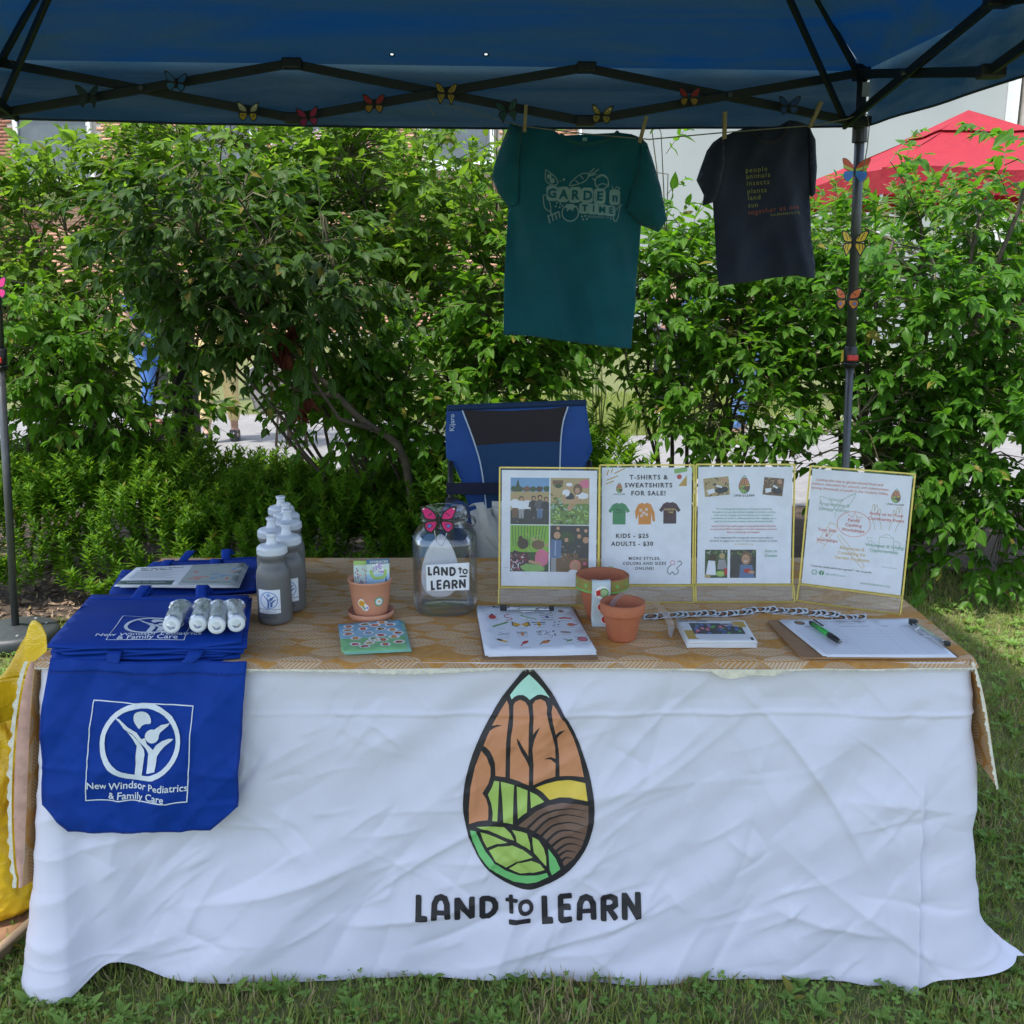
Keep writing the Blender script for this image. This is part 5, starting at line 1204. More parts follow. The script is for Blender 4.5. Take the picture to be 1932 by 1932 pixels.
def uv_grid(name, fn, uvf, nu, nv, m, parent, thick=None, sm=True):
    b = MB().grid(fn, nu, nv); o = b.build(name, m, parent, True, sm, thick); l = o.data.uv_layers.new(name='UVMap'); k = 0
    for p in o.data.polygons:
        for li in p.loop_indices:
            vi = o.data.loops[li].vertex_index; l.data[li].uv = uvf((vi % (nu+1))/nu, (vi//(nu+1))/nv)
    return o
oc = thing('table_runner', 'orange leaf print cloth with frayed cream edges spread over the table top', 'tablecloth', ((TX0+TX1)/2, (TYF+TYB)/2, ZT))
fy = lambda x: TYF - .020 + .004*math.sin(x*7+1) + .005*noise.noise(Vector((x*9, 0, 1))) 
def otop(u, v):
    x = TX0-.004 + (Lf+.010)*u; f = fy(x); y = f + (TYB+.008-f)*v
    z = ZT + .0065 + .0012*noise.noise(Vector((x*7, y*7, 3))) - .012*max(0, 1-v*26)**2
    return (x, y, z)
uv_grid('top_panel', otop, lambda u, v: (u*Lf, v*.76), 150, 60, M_OCH, oc)
# frayed strip along the front edge
def fray(u, v):
    x = TX0+.0 + Lf*u; f = fy(x); big = max(0, noise.noise(Vector((x*3.1, 2, 0))))
    amp = max(.10, .55+1.3*noise.noise(Vector((x*2.3, 8, 0)))); return (x, f - .0012 - .003*v*amp - .002*abs(noise.noise(Vector((x*90,1,v)))) , ZT+.0065-.0105 - v*amp*(.0055 + .014*big + .004*noise.noise(Vector((x*120, 5, 0)))))
MB().grid(fray, 520, 3).build('frayed_edge', M_FRAY, oc, True, True)
fb = MB()
for k in range(700):
    u = rnd.random(); p = Vector(fray(u, rnd.random())); fb.tube([p, p+Vector((rnd.uniform(-.004,.004), -.002, -rnd.uniform(.001,.006)))], .00035, 3, cap=False)
fb.build('loose_threads', M_FRAY, oc, True)['kind'] = 'stuff'
MB().grid(lambda u, v: (.395+.15*u, fy(.4)-.006-.004*math.sin(u*3), ZT-.002-v*(.018+.006*math.sin(u*8))*math.sin(u*math.pi)**.5), 20, 4).build('turned_flap', M_FRAY, oc, True, True)
# right end: hangs over the side and folds a little towards the front
def rdrop(u, v):
    # u across: 0 = front frayed edge, 1 = back ; v down
    tt_ = v*.38/.735; flare = (.095*math.exp(-((u*.74-.01)/.12)**2)+.020)*tt_**1.05
    x = TX1 + .007 + flare + .006*math.sin(u*20+v*4)*v*u 
    y = TYF - .006 + .74*u - .020*(1-min(1, u*10))*v
    z = ZT + .006 - v*(.27 - .08*min(1,u*6) + .06*math.sin(u*4)) - .0*(1-v); x += -.012*(1-v)**6
    return (x, y, z)
uv_grid('side_drop', rdrop, lambda u, v: (v*.4+Lf, u*.74), 70, 26, M_OCH, oc)
def rfr(u, v): p = Vector(rdrop(0, u)); j = noise.noise(Vector((u*26, 3, 0))); return p + Vector((.002-.007*v*(1+j*.9), -.004-.003*v, -.004*v*j))
MB().grid(rfr, 60, 3).build('frayed_edge', M_FRAY, oc, True, True)
def rcor(u, v):   # the cloth strip turned to the front at the right corner
    p = Vector(rdrop(0, u)); w = (.003 + .004*math.sin(min(1,u*1.1)*math.pi)**.7)*v; return p + Vector((w, .002+.004*v, 0))
uv_grid('corner_fold', rcor, lambda u, v: (u*.4, v*.03), 30, 3, M_OCH, oc)
# left end
def ldrop(u, v):
    x = TX0 - .016 - (.068*math.exp(-(u*.74/.1)**2)+.02)*(v*.52/.735)**1.2 - u* .012*math.sin(u*18+v*3)*v + .012*(1-v)**6
    return (x, TYF - .004 + .74*u - .02*v*(1-min(1,u*8)), ZT + .006 - v*(.50+.05*math.sin(u*5)))
uv_grid('side_drop', ldrop, lambda u, v: (-v*.6, u*.74), 60, 26, M_OCH, oc)
def lcor(u, v): p = Vector(ldrop(0, u)); w = (.008 + .019*math.sin(min(1,u*1.05)*math.pi)**.6)*v; return p + Vector((-w, -.002-.003*math.sin(v*3), 0))
MB().grid(lcor, 40, 4).build('corner_fold', M_OCHB, oc, True, True)
def lfr(u, v): p = Vector(lcor(u, 1)); j = noise.noise(Vector((u*30, 9, 0))); return p + Vector((-.004-.008*v*(1+j), -.002, -.003*j*v))
MB().grid(lfr, 90, 3).build('frayed_edge', M_FRAY, oc, True, True)

TZ = ZT + .0085    # top of the fabric

# ================================================================ blue tote bags
M_BLUE = mat('blue_nonwoven', (0.002,0.036,.27), .7, .10, 10, .5, 520, .001, spec=.2)
M_PRW = cl('bag_white', (.62,.68,.74), .7)
def bag_outline(w, h, cut): return [(0,cut),(cut*1.05,0),(w-cut*1.05,0),(w,cut),(w,h),(0,h)]
def flat_bag(label, bl, br, tr, tl, z, seed, parent=None, print_=False, handles=True, wave=.004, cut=0.0, group=None, th=.004):
    w = (Vector(br)-Vector(bl)).length; h = (Vector(tl)-Vector(bl)).length; q = quad_map(bl, br, tr, tl, w, h)
    t = thing('tote_bag', label, 'bag', (Vector(bl)+Vector(br)+Vector(tr)+Vector(tl))/4, 0, group)
    def mp(x, y, off=0.0):
        v = y/h; p = q(x, y); e = max(0, 1-v*7); 
        return p + Vector((0,0, z + wave*noise.noise(Vector((x*9, y*9, seed))) + .004*math.sin(x*9+seed)*e - .010*e*e*(.3+.7*abs(math.sin(x*6+seed))) + off))
    out = [(0,cut*.5),(cut*.6,0),(w-cut*.6,0),(w,cut*.5),(w*.985,h),(w*.015,h)] if cut else [(0,0),(w,0),(w*.985,h),(w*.015,h)]
    sheet('panel', [(0, out)], [M_BLUE], mp, t, .03, True, thick=th)
    sheet('hem_band', [(0, rect(.006, h*.90, w-.006, h*.995))], [M_BLUE], lambda x, y, o: mp(x, y, .0012), t, .04, True, thick=.001)
    if handles:
        for k, hx in enumerate((.30, .70)):
            b = MB(); x0 = w*hx
            def hn(u, v, x0=x0, k=k):
                a = v*math.pi; p = mp(x0-.013+.026*u, h*.93, .002); return Vector((p.x + .01*math.sin(a)*(1-2*k), p.y + .045*v + .02*math.sin(a), p.z + .016*math.sin(a)))
            b.grid(hn, 3, 10).build('handle', M_BLUE, t, True, True, thick=.0015)
    if print_:
        sc = w*.0415/ .0415 * .56/ 825.0; 
        def f(x, y): return ((x-945)*sc*w/.41*.82 + w*.5, (1140-y)*sc*h/.34*.72 + h*.06)
        sheet('print', xf(CLINIC, f), [M_PRW], lambda x, y, o: mp(x, y, .0016), t, .02)
        texts('lettering', [('New Windsor Pediatrics', w*.5, f(945,1030)[1], .0205*w/.41*1.12, 'CENTER', .01), ('& Family Care', w*.5, f(945,1112)[1], .0205*w/.41*1.12, 'CENTER', .01)], [M_PRW], mp, t, .0022)
    return t
tq = lambda x, y, z=TZ: PZ(x, y, z)
# front pile: seven bags, lowest first
for k in range(7):
    dx = (-2, 3, 0, 5, 2, 6, 0)[k]; dy = (10, 6, 9, 5, 4, 2, 0)[k]*.0006; z = TZ + .003 + k*.0062
    lab = ('lowest blue tote bag of the front pile, its corner sticking out left','second blue tote bag from the bottom of the front pile','third blue tote bag from the bottom of the front pile','middle blue tote bag of the front pile of seven','third blue tote bag from the top of the front pile','second blue tote bag from the top of the front pile','top blue tote bag of the front pile, white clinic print up')[k]
    zz = TZ+.045
    bl, br, tr, tl = PZ(88+dx,1211,zz), PZ(455+dx*2-(6-k)*2,1203,zz), PZ(474+dx,1120,zz), PZ(168+dx*.5,1118,zz)
    vec = [Vector((p.x, p.y-dy, 0)) for p in (bl, br, tr, tl)]
    flat_bag(lab, *vec, z, k*3.7, print_=(k == 6), handles=(k in (6, 5, 3)), group='blue tote bags in piles on the table', cut=.05 if k in (0, 2, 4) else .0)
for k in range(3):
    zz = TZ+.02; dx = k*2; a = (PZ(200+dx,1118,zz), PZ(487+dx,1106,zz), PZ(482+dx,1064,zz), PZ(223+dx,1070,zz)) if k < 2 else (PZ(262,1078,zz), PZ(498,1074,zz), PZ(486,1047,zz), PZ(284,1056,zz))
    vec = [Vector((p.x, p.y, 0)) for p in a]
    flat_bag(('bottom blue tote bag of the back pile under the leaflets','blue tote bag directly under the grey leaflets at the back left','rearmost blue tote bag, its handles curling up at the back')[k], *vec, TZ+.004+(k*.007 if k < 2 else .010), 40+k*2.1, handles=k > 0, group='blue tote bags in piles on the table')
# hanging bag on the front of the cloth
hb = thing('tote_bag', 'blue tote bag hanging flat down the table front, big white clinic print', 'bag', (-.70, TYF-.03, .70), 0)
def hang(x, y, off=0.0):   # drawing units of the hanging bag, y down
    X = PY(38.6+x*.24, 1236.5+y*.24, TYF-.045)
    w_ = -.018*fold(X.x, X.z, -.7, 7, 2, 31) - .014*fold(X.x, X.z, .6, 8, 2.2, 32) - .008*fold(X.x, X.z, 0, 15, 5, 33) + .6*hfield(X.x+1.9, X.z) + .0045*noise.noise(Vector((x*.004, y*.004, 2))) + .003*ridge(X.x*3, X.z*3, .5, 3.2, 1.0, 5, 4.5) + .0032*ridge(X.x*3, X.z*3, -.6, 3, 1, 15, 4.5) + .0028*ridge(X.x*3, X.z*3, 1.5, 5, 1.2, 25, 5)
    q = min(1, max(0, (y-60)/1300)); return Vector((X.x, TYF - .032 - .026*math.sin(q*2.4)**.9 - w_ - off, X.z))
ho = [(205,50),(700,66),(1200,72),(1764,70),(1745,430),(1728,820),(1708,1190),(1600,1290),(1490,1380),(1100,1388),(700,1386),(380,1378),(280,1280),(168,1175),(176,900),(168,600),(166,400),(190,200)]
sheet('panel', [(0, ho)], [M_BLUE], hang, hb, 22, True, thick=.003)
sheet('hem_band', [(0, [(212,56),(700,72),(1200,78),(1756,76),(1750,160),(1200,158),(700,150),(206,138)])], [M_BLUE], lambda x, y, o: hang(x, y, .0014), hb, 25, True, thick=.001)
sheet('print', CLINIC, [M_PRW], lambda x, y, o: hang(x, y, .0026), hb, 22)
M_SEAM = mat('seam_blue', (0.001,0.018,.15), .8)
for sp_ in ([(176,400),(184,600),(192,900),(186,1160)], [(1735,430),(1716,820),(1696,1180)], [(210,146),(700,158),(1200,166),(1748,168)], [(300,1268),(400,1366),(1100,1374),(1480,1366),(1590,1278)]): sheet('seam', [(0, ribbon(sp_, 5))], [M_SEAM], lambda x, y, o: hang(x, y, .0022), hb, 22)
fl_ = lambda x, y, off=0.0: hang(x, -y, off)
texts('lettering', [('New Windsor Pediatrics', 935, -1032, 78, 'CENTER', .012, -2), ('& Family Care', 930, -1112, 78, 'CENTER', .012, -2)], [M_PRW], fl_, hb, .0034)
for hx in (645, 1240):
    MB().grid(lambda u, v, hx=hx: hang(hx+115*u+(60*v if hx > 1000 else 8*v), 78-60*v, .004) if v < .72 else hang(hx+115*u+(60*v if hx > 1000 else 8*v), 35, .004) + Vector((0, .05*(v-.72), .004+.02*(v-.72))), 4, 10).build('handle', M_BLUE, hb, True, True, thick=.0015)

# ================================================================ leaflets on the back bags
M_PAPER = mat('paper', (.66,.68,.70), .7, .03, 20); M_PAPERG = cl('leaflet_grey', (.36,.40,.38)); INK = cl('ink', (.035,.035,.045)); INKG = cl('ink_grey', (.30,.31,.32)); INKGR = cl('leaflet_green', (.05,.09,.08)); ORR = cl('leaflet_red', (.60,.16,.09)); BLL = cl('leaflet_blue', (.12,.28,.45))
def paper_sheet(name, label, cat, quad, z, shapes, mats, w, h, group=None, txt=None, curl=.0, th=.0006, seed=0, nm='page'):
    q = quad_map(*quad, w, h); c = (Vector(quad[0])+Vector(quad[2]))/2
    t = thing(name, label, cat, (c.x, c.y, z), 0, group)
    mp = lambda x, y, off=0.0: q(x, y) + Vector((0,0,z + off + curl*(x/w)**3*(1-y/h)**2 + .0008*noise.noise(Vector((x*12/w*.2, y*9/h*.2, seed)))))
    sheet(nm, [(0, rect(0,0,w,h))] + shapes, mats, mp, t, min(w,h)/5, True, thick=th)
    if txt: texts('lettering', txt, [mats[i] for i in range(1, len(mats))] if False else mats, mp, t, .0005)
    return t
flz = TZ+.024
def fq(dx=0, dy=0, s=0):
    return [Vector((p.x+dx, p.y+dy, 0)) for p in (PZ(219,1107,flz), PZ(443,1108,flz), PZ(462,1066,flz), PZ(258,1075,flz))]
for k in range(5):
    top = k == 4; dx = (.012,-.004,.006,.002,0)[k]; dy = (-.006,-.003,-.004,-.002,0)[k]
    sh = []; tx_ = None
    if top:
        sh = [(1, rect(0,0,47,12)), (2, rect(52,0,100,60))]
        r2 = random.Random(4)
        for q_ in range(9): x = r2.uniform(60,94); y = r2.uniform(14,52); sh.append((4+q_ % 2, ribbon([(x,y),(x+r2.uniform(-9,9),y+r2.uniform(-5,5)),(x+r2.uniform(-12,12),y+r2.uniform(-6,6))], 2.2)))
        for q_ in range(7): sh.append((3, rect(6, 40-q_*3.2, 44-(q_ % 3)*4, 41-q_*3.2)))
        tx_ = [('The Garden School', 25, 51, 5, 'CENTER', .02, 0, 6), ('Menu & More', 22, 45, 5, 'CENTER', .02, 0, 6), ('LEARN TO GROW', 24, 4.5, 4, 'CENTER', .01, 0, 0), ('Reach For Community Voices', 76, 5, 3.6, 'CENTER', 0, 0, 6)]
        tx_ = [(a, b_, c, s, al, bo, ro, mi) for a, b_, c, s, al, bo, ro, mi in tx_]
    paper_sheet('leaflet', 'top leaflet of the fanned stack with red and blue drawing, on the back blue bags' if top else ORD[4-k]+' grey leaflet from the top of the fanned stack on the back blue bags', 'leaflet', fq(dx, dy), flz+.001+k*.0014, sh, [M_PAPER, INKGR, M_PAPERG, INKG, ORR, BLL, INK], 100, 60, 'leaflets stacked on the blue bags', tx_, seed=k, th=.0009)

# ================================================================ wrapped tubes
M_TUBE = mat('white_tube', (.55,.60,.62), .4, .05, 20); M_WRAP = film_mat('cellophane', gloss=.05, white=.14, rough=.25)
for k, (ex_, ey_, bx, by, lab) in enumerate(((325,1186,346,1148,'leftmost of the four wrapped white tubes on the blue bag'),(375,1184,388,1147,'second from left of the four wrapped white tubes on the blue bag'),(410,1187,416,1149,'third from left of the four wrapped white tubes on the blue bag'),(447,1183,441,1145,'rightmost of the four wrapped white tubes on the blue bag'))):
    z0 = TZ+.048; a = PZ(ex_, ey_+10, z0) + Vector((0,0,.019)); b_ = PZ(bx, by+8, z0) + Vector((0,0,.019)); d = (b_-a).normalized(); L = min(.115, (b_-a).length+.02)
    t = thing('wrapped_tube', lab, 'tube', a, 0, 'white tubes in cellophane')
    MB().tube([a, a+d*L*.95], .0155, 20).build('tube', M_TUBE, t, True, True)
    MB().tube([a-d*.004, a-d*.003, a+d*.016, a+d*.017], [.012,.0172,.0172,.0160], 20).build('cap', mat('cap_white',(.70,.74,.80),.35), t, True, True)
    mpd = Vector((0,0,.0162)); sd = d.cross(Vector((0,0,1))).normalized()
    mp = lambda x, y, off=0.0: a + d*(.07+y) + sd*(-x) + Vector((0,0,math.sqrt(max(0,.0158**2-x*x))+off)) 
    sheet('emblem', [(0, ring(0,0,.006,.001,16)), (0, rect(-.001,-.004,.001,.002))], [INK], lambda x, y, o: mp(x, y, .0006), t)
    r2 = np.random.RandomState(k+50)
    def wrap(u, v):
        an = u*2*math.pi; R_ = .0185 + .002*noise.noise(Vector((math.cos(an)*2, math.sin(an)*2, v*3+k*9))) + .001*abs(math.sin(an*4+v*5))
        if v < .10: R_ *= v/.10*.9+.1
        if v > .86: R_ = R_*(1-(v-.86)/.14*.55)
        e = math.sin(v*math.pi); flat = 1 if v < .9 else max(.3, 1-(v-.9)*6)
        p = a - d*.010 + d*(L+.030)*v; return p + sd*(math.cos(an)*R_*(1+.3*(v > .86))) + Vector((0,0,1))*(math.sin(an)*R_*flat)
    MB().grid(wrap, 36, 22).build('cellophane', M_WRAP, t, True, False)

# ================================================================ squeeze bottles
M_BOT = mat('bottle_grey', (.125,.128,.13), .38, .05, 15, spec=.5); M_BCAP = mat('bottle_cap', (.62,.66,.72), .4, .03, 15); LBW = cl('label_white', (.70,.74,.80)); LBB = cl('label_blue', (.05,.12,.35)); LBL = cl('label_lightblue', (.25,.38,.62))
def bottle(label, x, y, front, rz=0.0):
    t = thing('squeeze_bottle', label, 'bottle', (x, y, TZ), rz, 'grey squeeze bottles in two rows')
    r = .0378
    MB().lathe([(.02,.001),(.034,.002),(r-.001,.006),(r,.012),(r,.105),(r-.001,.118),(r-.006,.130),(r-.0115,.138),(r-.0115,.144),(r-.006,.150),(r-.005,.158),(r-.012,.164)], 48).build('body', M_BOT, t, sm=True)
    b = MB(); prof = [(r-.007,.157),(r-.0055,.159),(r-.0055,.172),(r-.008,.176),(r-.016,.179),(.0125,.180),(.0115,.183),(.0095,.193),(.0095,.196),(.0118,.199),(.0118,.203),(.009,.204),(.004,.2045)]
    b.lathe(prof, 48); b.build('cap', M_BCAP, t, sm=True)
    b = MB()
    for k in range(48): a = 2*math.pi*k/48; b.box(((r-.0052)*math.cos(a),(r-.0052)*math.sin(a),.1655), (.0016,.0016,.012), Matrix.Rotation(a,4,'Z'))
    b.build('cap_ribs', M_BCAP, t)['kind'] = 'stuff'
    def mp(px, pz, off=0.0): a = px/r - math.pi/2 - .12; return wm(t) @ Vector(((r+off)*math.cos(a), (r+off)*math.sin(a), pz))
    lab_ = sheet('label', [(0, rrect(-.026,.030,.026,.084,.001))], [LBW], lambda x_, y_, o: mp(x_, y_, .0005), t, .006)
    f = lambda px, py: ((px-953)*.0000665, .0600+(672-py)*.0000665)
    cc = [s for s in CLINIC[1:]]
    sheet('emblem', xf([cc[0]], f) + xf([cc[1]], f) + xf(cc[2:], f, 1), [LBL, LBB], lambda x_, y_, o: mp(x_, y_, .0009), t, .006)
    texts('lettering', [('New Windsor Pediatrics',0,.0375,.0052,'CENTER',0,0,0),('& Family Care',0,.0322,.0052,'CENTER',0,0,0),('Call or Text',0,.0235,.0058,'CENTER',.01,0,0),('845-562-2155',0,.0180,.0058,'CENTER',.01,0,0)], [INK], mp, t, .0009)
    return t
for x, y, lab, rz in ((-.531,2.188,'frontmost grey squeeze bottle with white cap and clinic label',.0),(-.517,2.272,'grey squeeze bottle just behind and right of the frontmost one',.25),(-.566,2.340,'second grey bottle of the left row, its white cap over the front bottle',0),(-.545,2.418,'second grey bottle behind the right front one',.3),(-.566,2.497,'second to last grey squeeze bottle of the double row',.2),(-.596,2.577,'rearmost grey squeeze bottle with the highest cap',.1)):
    bottle(lab, x, y, True, rz)

# ================================================================ pots
M_TERRA = mat('terracotta', (.42,.135,.065), .75, .14, 14, .4, 90, .002); M_PEACH = mat('peach_plastic', (.60,.27,.16), .5, .05, 12); M_SOILP = mat('pot_inner', (.30,.10,.05), .9, .1)
p0 = PZ(700,1163,TZ); pp = thing('flower_pot', 'small peach flower pot with flower stickers on a matching saucer', 'plant pot', p0)
MB().lathe([(.0,.0),(.044,.0),(.050,.004),(.0535,.017),(.0515,.0175),(.047,.006),(.0,.005)], 44).build('saucer', M_PEACH, pp, sm=True)
MB().lathe([(0,.007),(.0360,.007),(.0375,.012),(.0420,.040),(.0480,.086),(.0498,.0875),(.0500,.091),(.0490,.092),(.0470,.091),(.0460,.084),(.0400,.04),(.034,.014),(0,.014)], 48).build('pot', M_PEACH, pp, sm=True)
def potmap(t, rf, a0):
    def mp(x, z, off=0.0): rr = rf(z)+off; a = x/rr - math.pi/2 + a0; return wm(t) @ Vector((rr*math.cos(a), rr*math.sin(a), z))
    return mp
mp = potmap(pp, lambda z: .0375+(z-.012)*.142+.0006, 0)
YEL = cl('sticker_yellow',(.75,.40,.04)); STW = cl('sticker_white',(.78,.78,.76)); STG = cl('sticker_green',(.12,.30,.06)); STR = cl('sticker_red',(.50,.03,.03)); STP = cl('sticker_purple',(.45,.28,.60)); STO = cl('sticker_orange',(.62,.22,.05)); STB = cl('sticker_brown',(.25,.12,.06)); STT = cl('sticker_teal',(.15,.42,.38)); STK = cl('sticker_pink',(.65,.18,.25)); STN = cl('sticker_navy',(.05,.08,.25))
def flower(cx, cy, r, mp_, mc, n=7): return [(mp_, circ(cx+r*.62*math.cos(2*math.pi*k/n), cy+r*.62*math.sin(2*math.pi*k/n), r*.36, n=9)) for k in range(n)] + [(mc, circ(cx, cy, r*.33, n=9))]
sheet('sticker', [(0, catmull([(-.020,.052),(-.024,.046),(-.022,.038),(-.015,.033),(-.010,.027),(-.002,.027),(.002,.036),(-.006,.045),(-.009,.052),(-.015,.055)],3,True))] + [(2, ribbon([(-.012,.038),(-.007,.030)], .004)), (3, circ(-.002,.034,.003,n=8))] + flower(-.0145,.044,.0085,1,4,7), [STW, YEL, STG, STP, STO], mp, pp, .006)
sheet('sticker', [(1, circ(.026,.047,.0112,n=20)), (2, circ(.026,.047,.0100,n=20))] + flower(.026,.047,.0085,0,3,8), [STW, STG, STT, YEL], mp, pp, .006)
# seed packets standing in the pot
M_PK = [cl('packet_blue',(.05,.15,.26)), STW, cl('packet_pale',(.55,.68,.62)), STG, STR, STP, STO, STN, cl('packet_sky',(.35,.55,.70)), cl('packet_lime',(.35,.55,.15))]
def packet(label, bl, br, h, lean, seed, kind):
    bl, br = Vector(bl), Vector(br); w = (br-bl).length; ux = (br-bl).normalized(); uy = Vector((0, math.sin(lean), math.cos(lean)))
    t = thing('seed_packet', label, 'seed packet', (bl+br)/2, 0, 'seed packets in the peach pot'); mp = plane_map(bl, ux, uy); r2 = random.Random(seed); S = [(2, rect(0,0,w,h))]
    W_ = w
    if kind == 0:
        for k in range(90):
            a = r2.uniform(0, 1.6); rr = r2.uniform(.010, .068); x = .004+rr*math.cos(a)*.9; y = h*.15+rr*math.sin(a); 
            if x < w-.003 and y < h-.014: S.append((r2.choice((3,4,5,6,7,1)), ribbon([(x,y),(x+.0022*math.cos(a+1.2),y+.0040*math.sin(a+1.0))], [.0024,.0008])))
        S.append((9, rect(0,h-.010,w,h)))
    else:
        S.append((8, rect(0,0,w,h*.5))); S.append((0, rect(0,h-.011,w,h)))
        for k in range(26): x = r2.uniform(.015,w-.014); y = h*.55+r2.uniform(0,.022); S.append((r2.choice((5,1,7)), circ(x,y,.0026,n=7)))
        S.append((9, ribbon(catmull([(.010,h*.62),(.014,h*.42),(w*.5,h*.36),(w*.78,h*.42),(w*.82,h*.62)],4), .007))); S.append((0, [(w*.82,h*.06),(w*.93,h*.10),(w*.86,h*.45),(w*.80,h*.25)]))
    sheet('front', S, M_PK, mp, t, None, True, False, thick=.0012)
    if kind: texts('lettering', [('ECHINACEA', w*.55, h-.0085, .0075, 'CENTER', .01)], [STW], mp, t, .0006)
zc = TZ+.075
packet('seed packet with coloured drops, left of the two packets in the peach pot', PY(668,1112,2.235), PY(712,1112,2.23), .066, .10, 3, 0)
packet('seed packet reading echinacea with flowers, right of the two in the peach pot', PY(692,1112,2.222), PY(735,1110,2.224), .068, .14, 5, 1)
def rim_pot(label, p, r1, r0, h, rimh, m, group=None):
    t = thing('clay_pot', label, 'plant pot', p, 0, group)
    MB().lathe([(0,0),(r0-.002,0),(r0,.002),(r1-.007,h-rimh-.002),(r1-.006,h-rimh),(r1-.001,h-rimh+.001),(r1,h-rimh+.004),(r1+.0005,h-.002),(r1-.001,h),(r1-.005,h),(r1-.0065,h-.003),(r1-.011,h-rimh-.01),(r0-.006,.008),(0,.008)], 56).build('pot', m, t, sm=True)
    return t
bp_ = PZ(1135,1166,TZ); bigpot = rim_pot('larger terracotta pot with painted green star rim and a strip of stickers', bp_, .0590, .032, .104, .030, M_TERRA)
GP1 = cl('paint_olive',(.26,.22,.05)); GP2 = cl('paint_green',(.16,.42,.10))
mb1 = potmap(bigpot, lambda z: .0600, 0)
S = [(0, rect(-.15,.0785,.15,.1025)), (1, ribbon([(-.15,.0770),(.15,.0770)], .004))]
for x in (-.150,-.118,-.080,-.044,-.008,.030,.062,.095,.13): S.append((1, [(x+.006*(1 if k % 2 == 0 else .5)*math.cos(k*math.pi/5+.3), .090+.0062*(1 if k % 2 == 0 else .5)*math.sin(k*math.pi/5+.3)) for k in range(10)]))
sheet('painted_band', S, [GP1, GP2], mb1, bigpot, .008)
# sticker strip hung over the rim
tp_ = Vector(bp_); ss = thing('sticker_strip', 'pale strip of fruit and vegetable stickers hanging over the rim of the larger pot', 'sticker strip', tp_+Vector((-.008,-.06,.1)))
path = [(.0,-.020,.095),(.0,-.040,.103),(.0,-.058,.1075),(.0,-.0665,.104),(.0,-.0670,.08),(.0,-.064,.05),(.0,-.060,.02),(.002,-.066,.002)]
pathc = catmull(path, 4); cum = [0]
for i in range(1, len(pathc)): cum.append(cum[-1]+(Vector(pathc[i])-Vector(pathc[i-1])).length)
def strip(x, y, off=0.0):
    y = max(0, min(cum[-1]-1e-6, y)); i = max(j for j in range(len(cum)-1) if cum[j] <= y); q = (y-cum[i])/(cum[i+1]-cum[i]+1e-9)
    p = Vector(pathc[i]).lerp(Vector(pathc[i+1]), q); d = (Vector(pathc[i+1])-Vector(pathc[i])).normalized(); n = Vector((1,0,0)).cross(d); n = -n if n.y > 0 and n.z <= .3 else n
    if n.dot(Vector((0,-1,.6))) < 0: n = -n
    return tp_ + p + Vector((x-.008+.004*(y/cum[-1])*0, 0, 0)) + n*off
W2 = .0205
S = [(0, rect(-W2,0,W2,cum[-1]))]
def tomato(cx, cy, r): return [(1, circ(cx,cy,r*1.15,r*1.05,16)), (2, circ(cx,cy,r,r*.9,16)), (3, [(cx+r*.6,cy+.001),(cx+r*1.2,cy-.004),(cx+r*.9,cy),(cx+r*1.3,cy+.003),(cx+r*.8,cy+.004)])]
S += tomato(-.001, .032, .0125); S += [(1, circ(.002,.074,.0155,n=18)), (3, circ(.006,.074,.011,n=14)), (5, circ(.006,.074,.008,n=12)), (2, [(-.012,.070),(-.002,.066),(-.001,.080),(-.010,.082)])]
S += tomato(.004, .108, .011) + tomato(.012,.138,.010)
sheet('strip', S, [cl('strip_pale',(.48,.56,.58)), STW, STR, STG, STB, cl('melon',(.35,.50,.25))], strip, ss, .010, thick=.0006)
smallp = PZ(1173,1204,TZ); sp_ = rim_pot('small plain terracotta pot in front of the painted one', smallp, .0475, .0300, .083, .026, M_TERRA)
# clear curled band leaning out of the small pot
bd = thing('plastic_band', 'translucent frosted plastic band curling out of the small terracotta pot to the cloth', 'band', smallp+Vector((.0,0,.08)))
c1 = [PY(1152,1150,2.10), PY(1160,1132,2.10), PY(1180,1118,2.115), PY(1205,1118,2.13), PY(1232,1134,2.14), PY(1252,1154,2.135), PY(1265,1178,2.125), PZ(1264,1200,TZ+.002)]
cb_ = catmull([tuple(c) for c in c1], 5); n_ = len(cb_)
def bfn(u, v):
    i = min(n_-2, int(v*(n_-1))); q = v*(n_-1)-i; p = Vector(cb_[i]).lerp(Vector(cb_[i+1]), q); d = (Vector(cb_[i+1])-Vector(cb_[i])).normalized()
    s_ = Vector((0,1,0)).cross(d).normalized(); w_ = (Vector((0,.7,0)) + s_*.75).normalized(); return p + w_*(u-.5)*.021*(1 if v < .85 else max(.45, 1-(v-.85)*3))
MB().grid(bfn, 4, 40).build('band', film_mat('frosted_film', (.9,.88,.86), .2, .24, .3), bd, True, True)

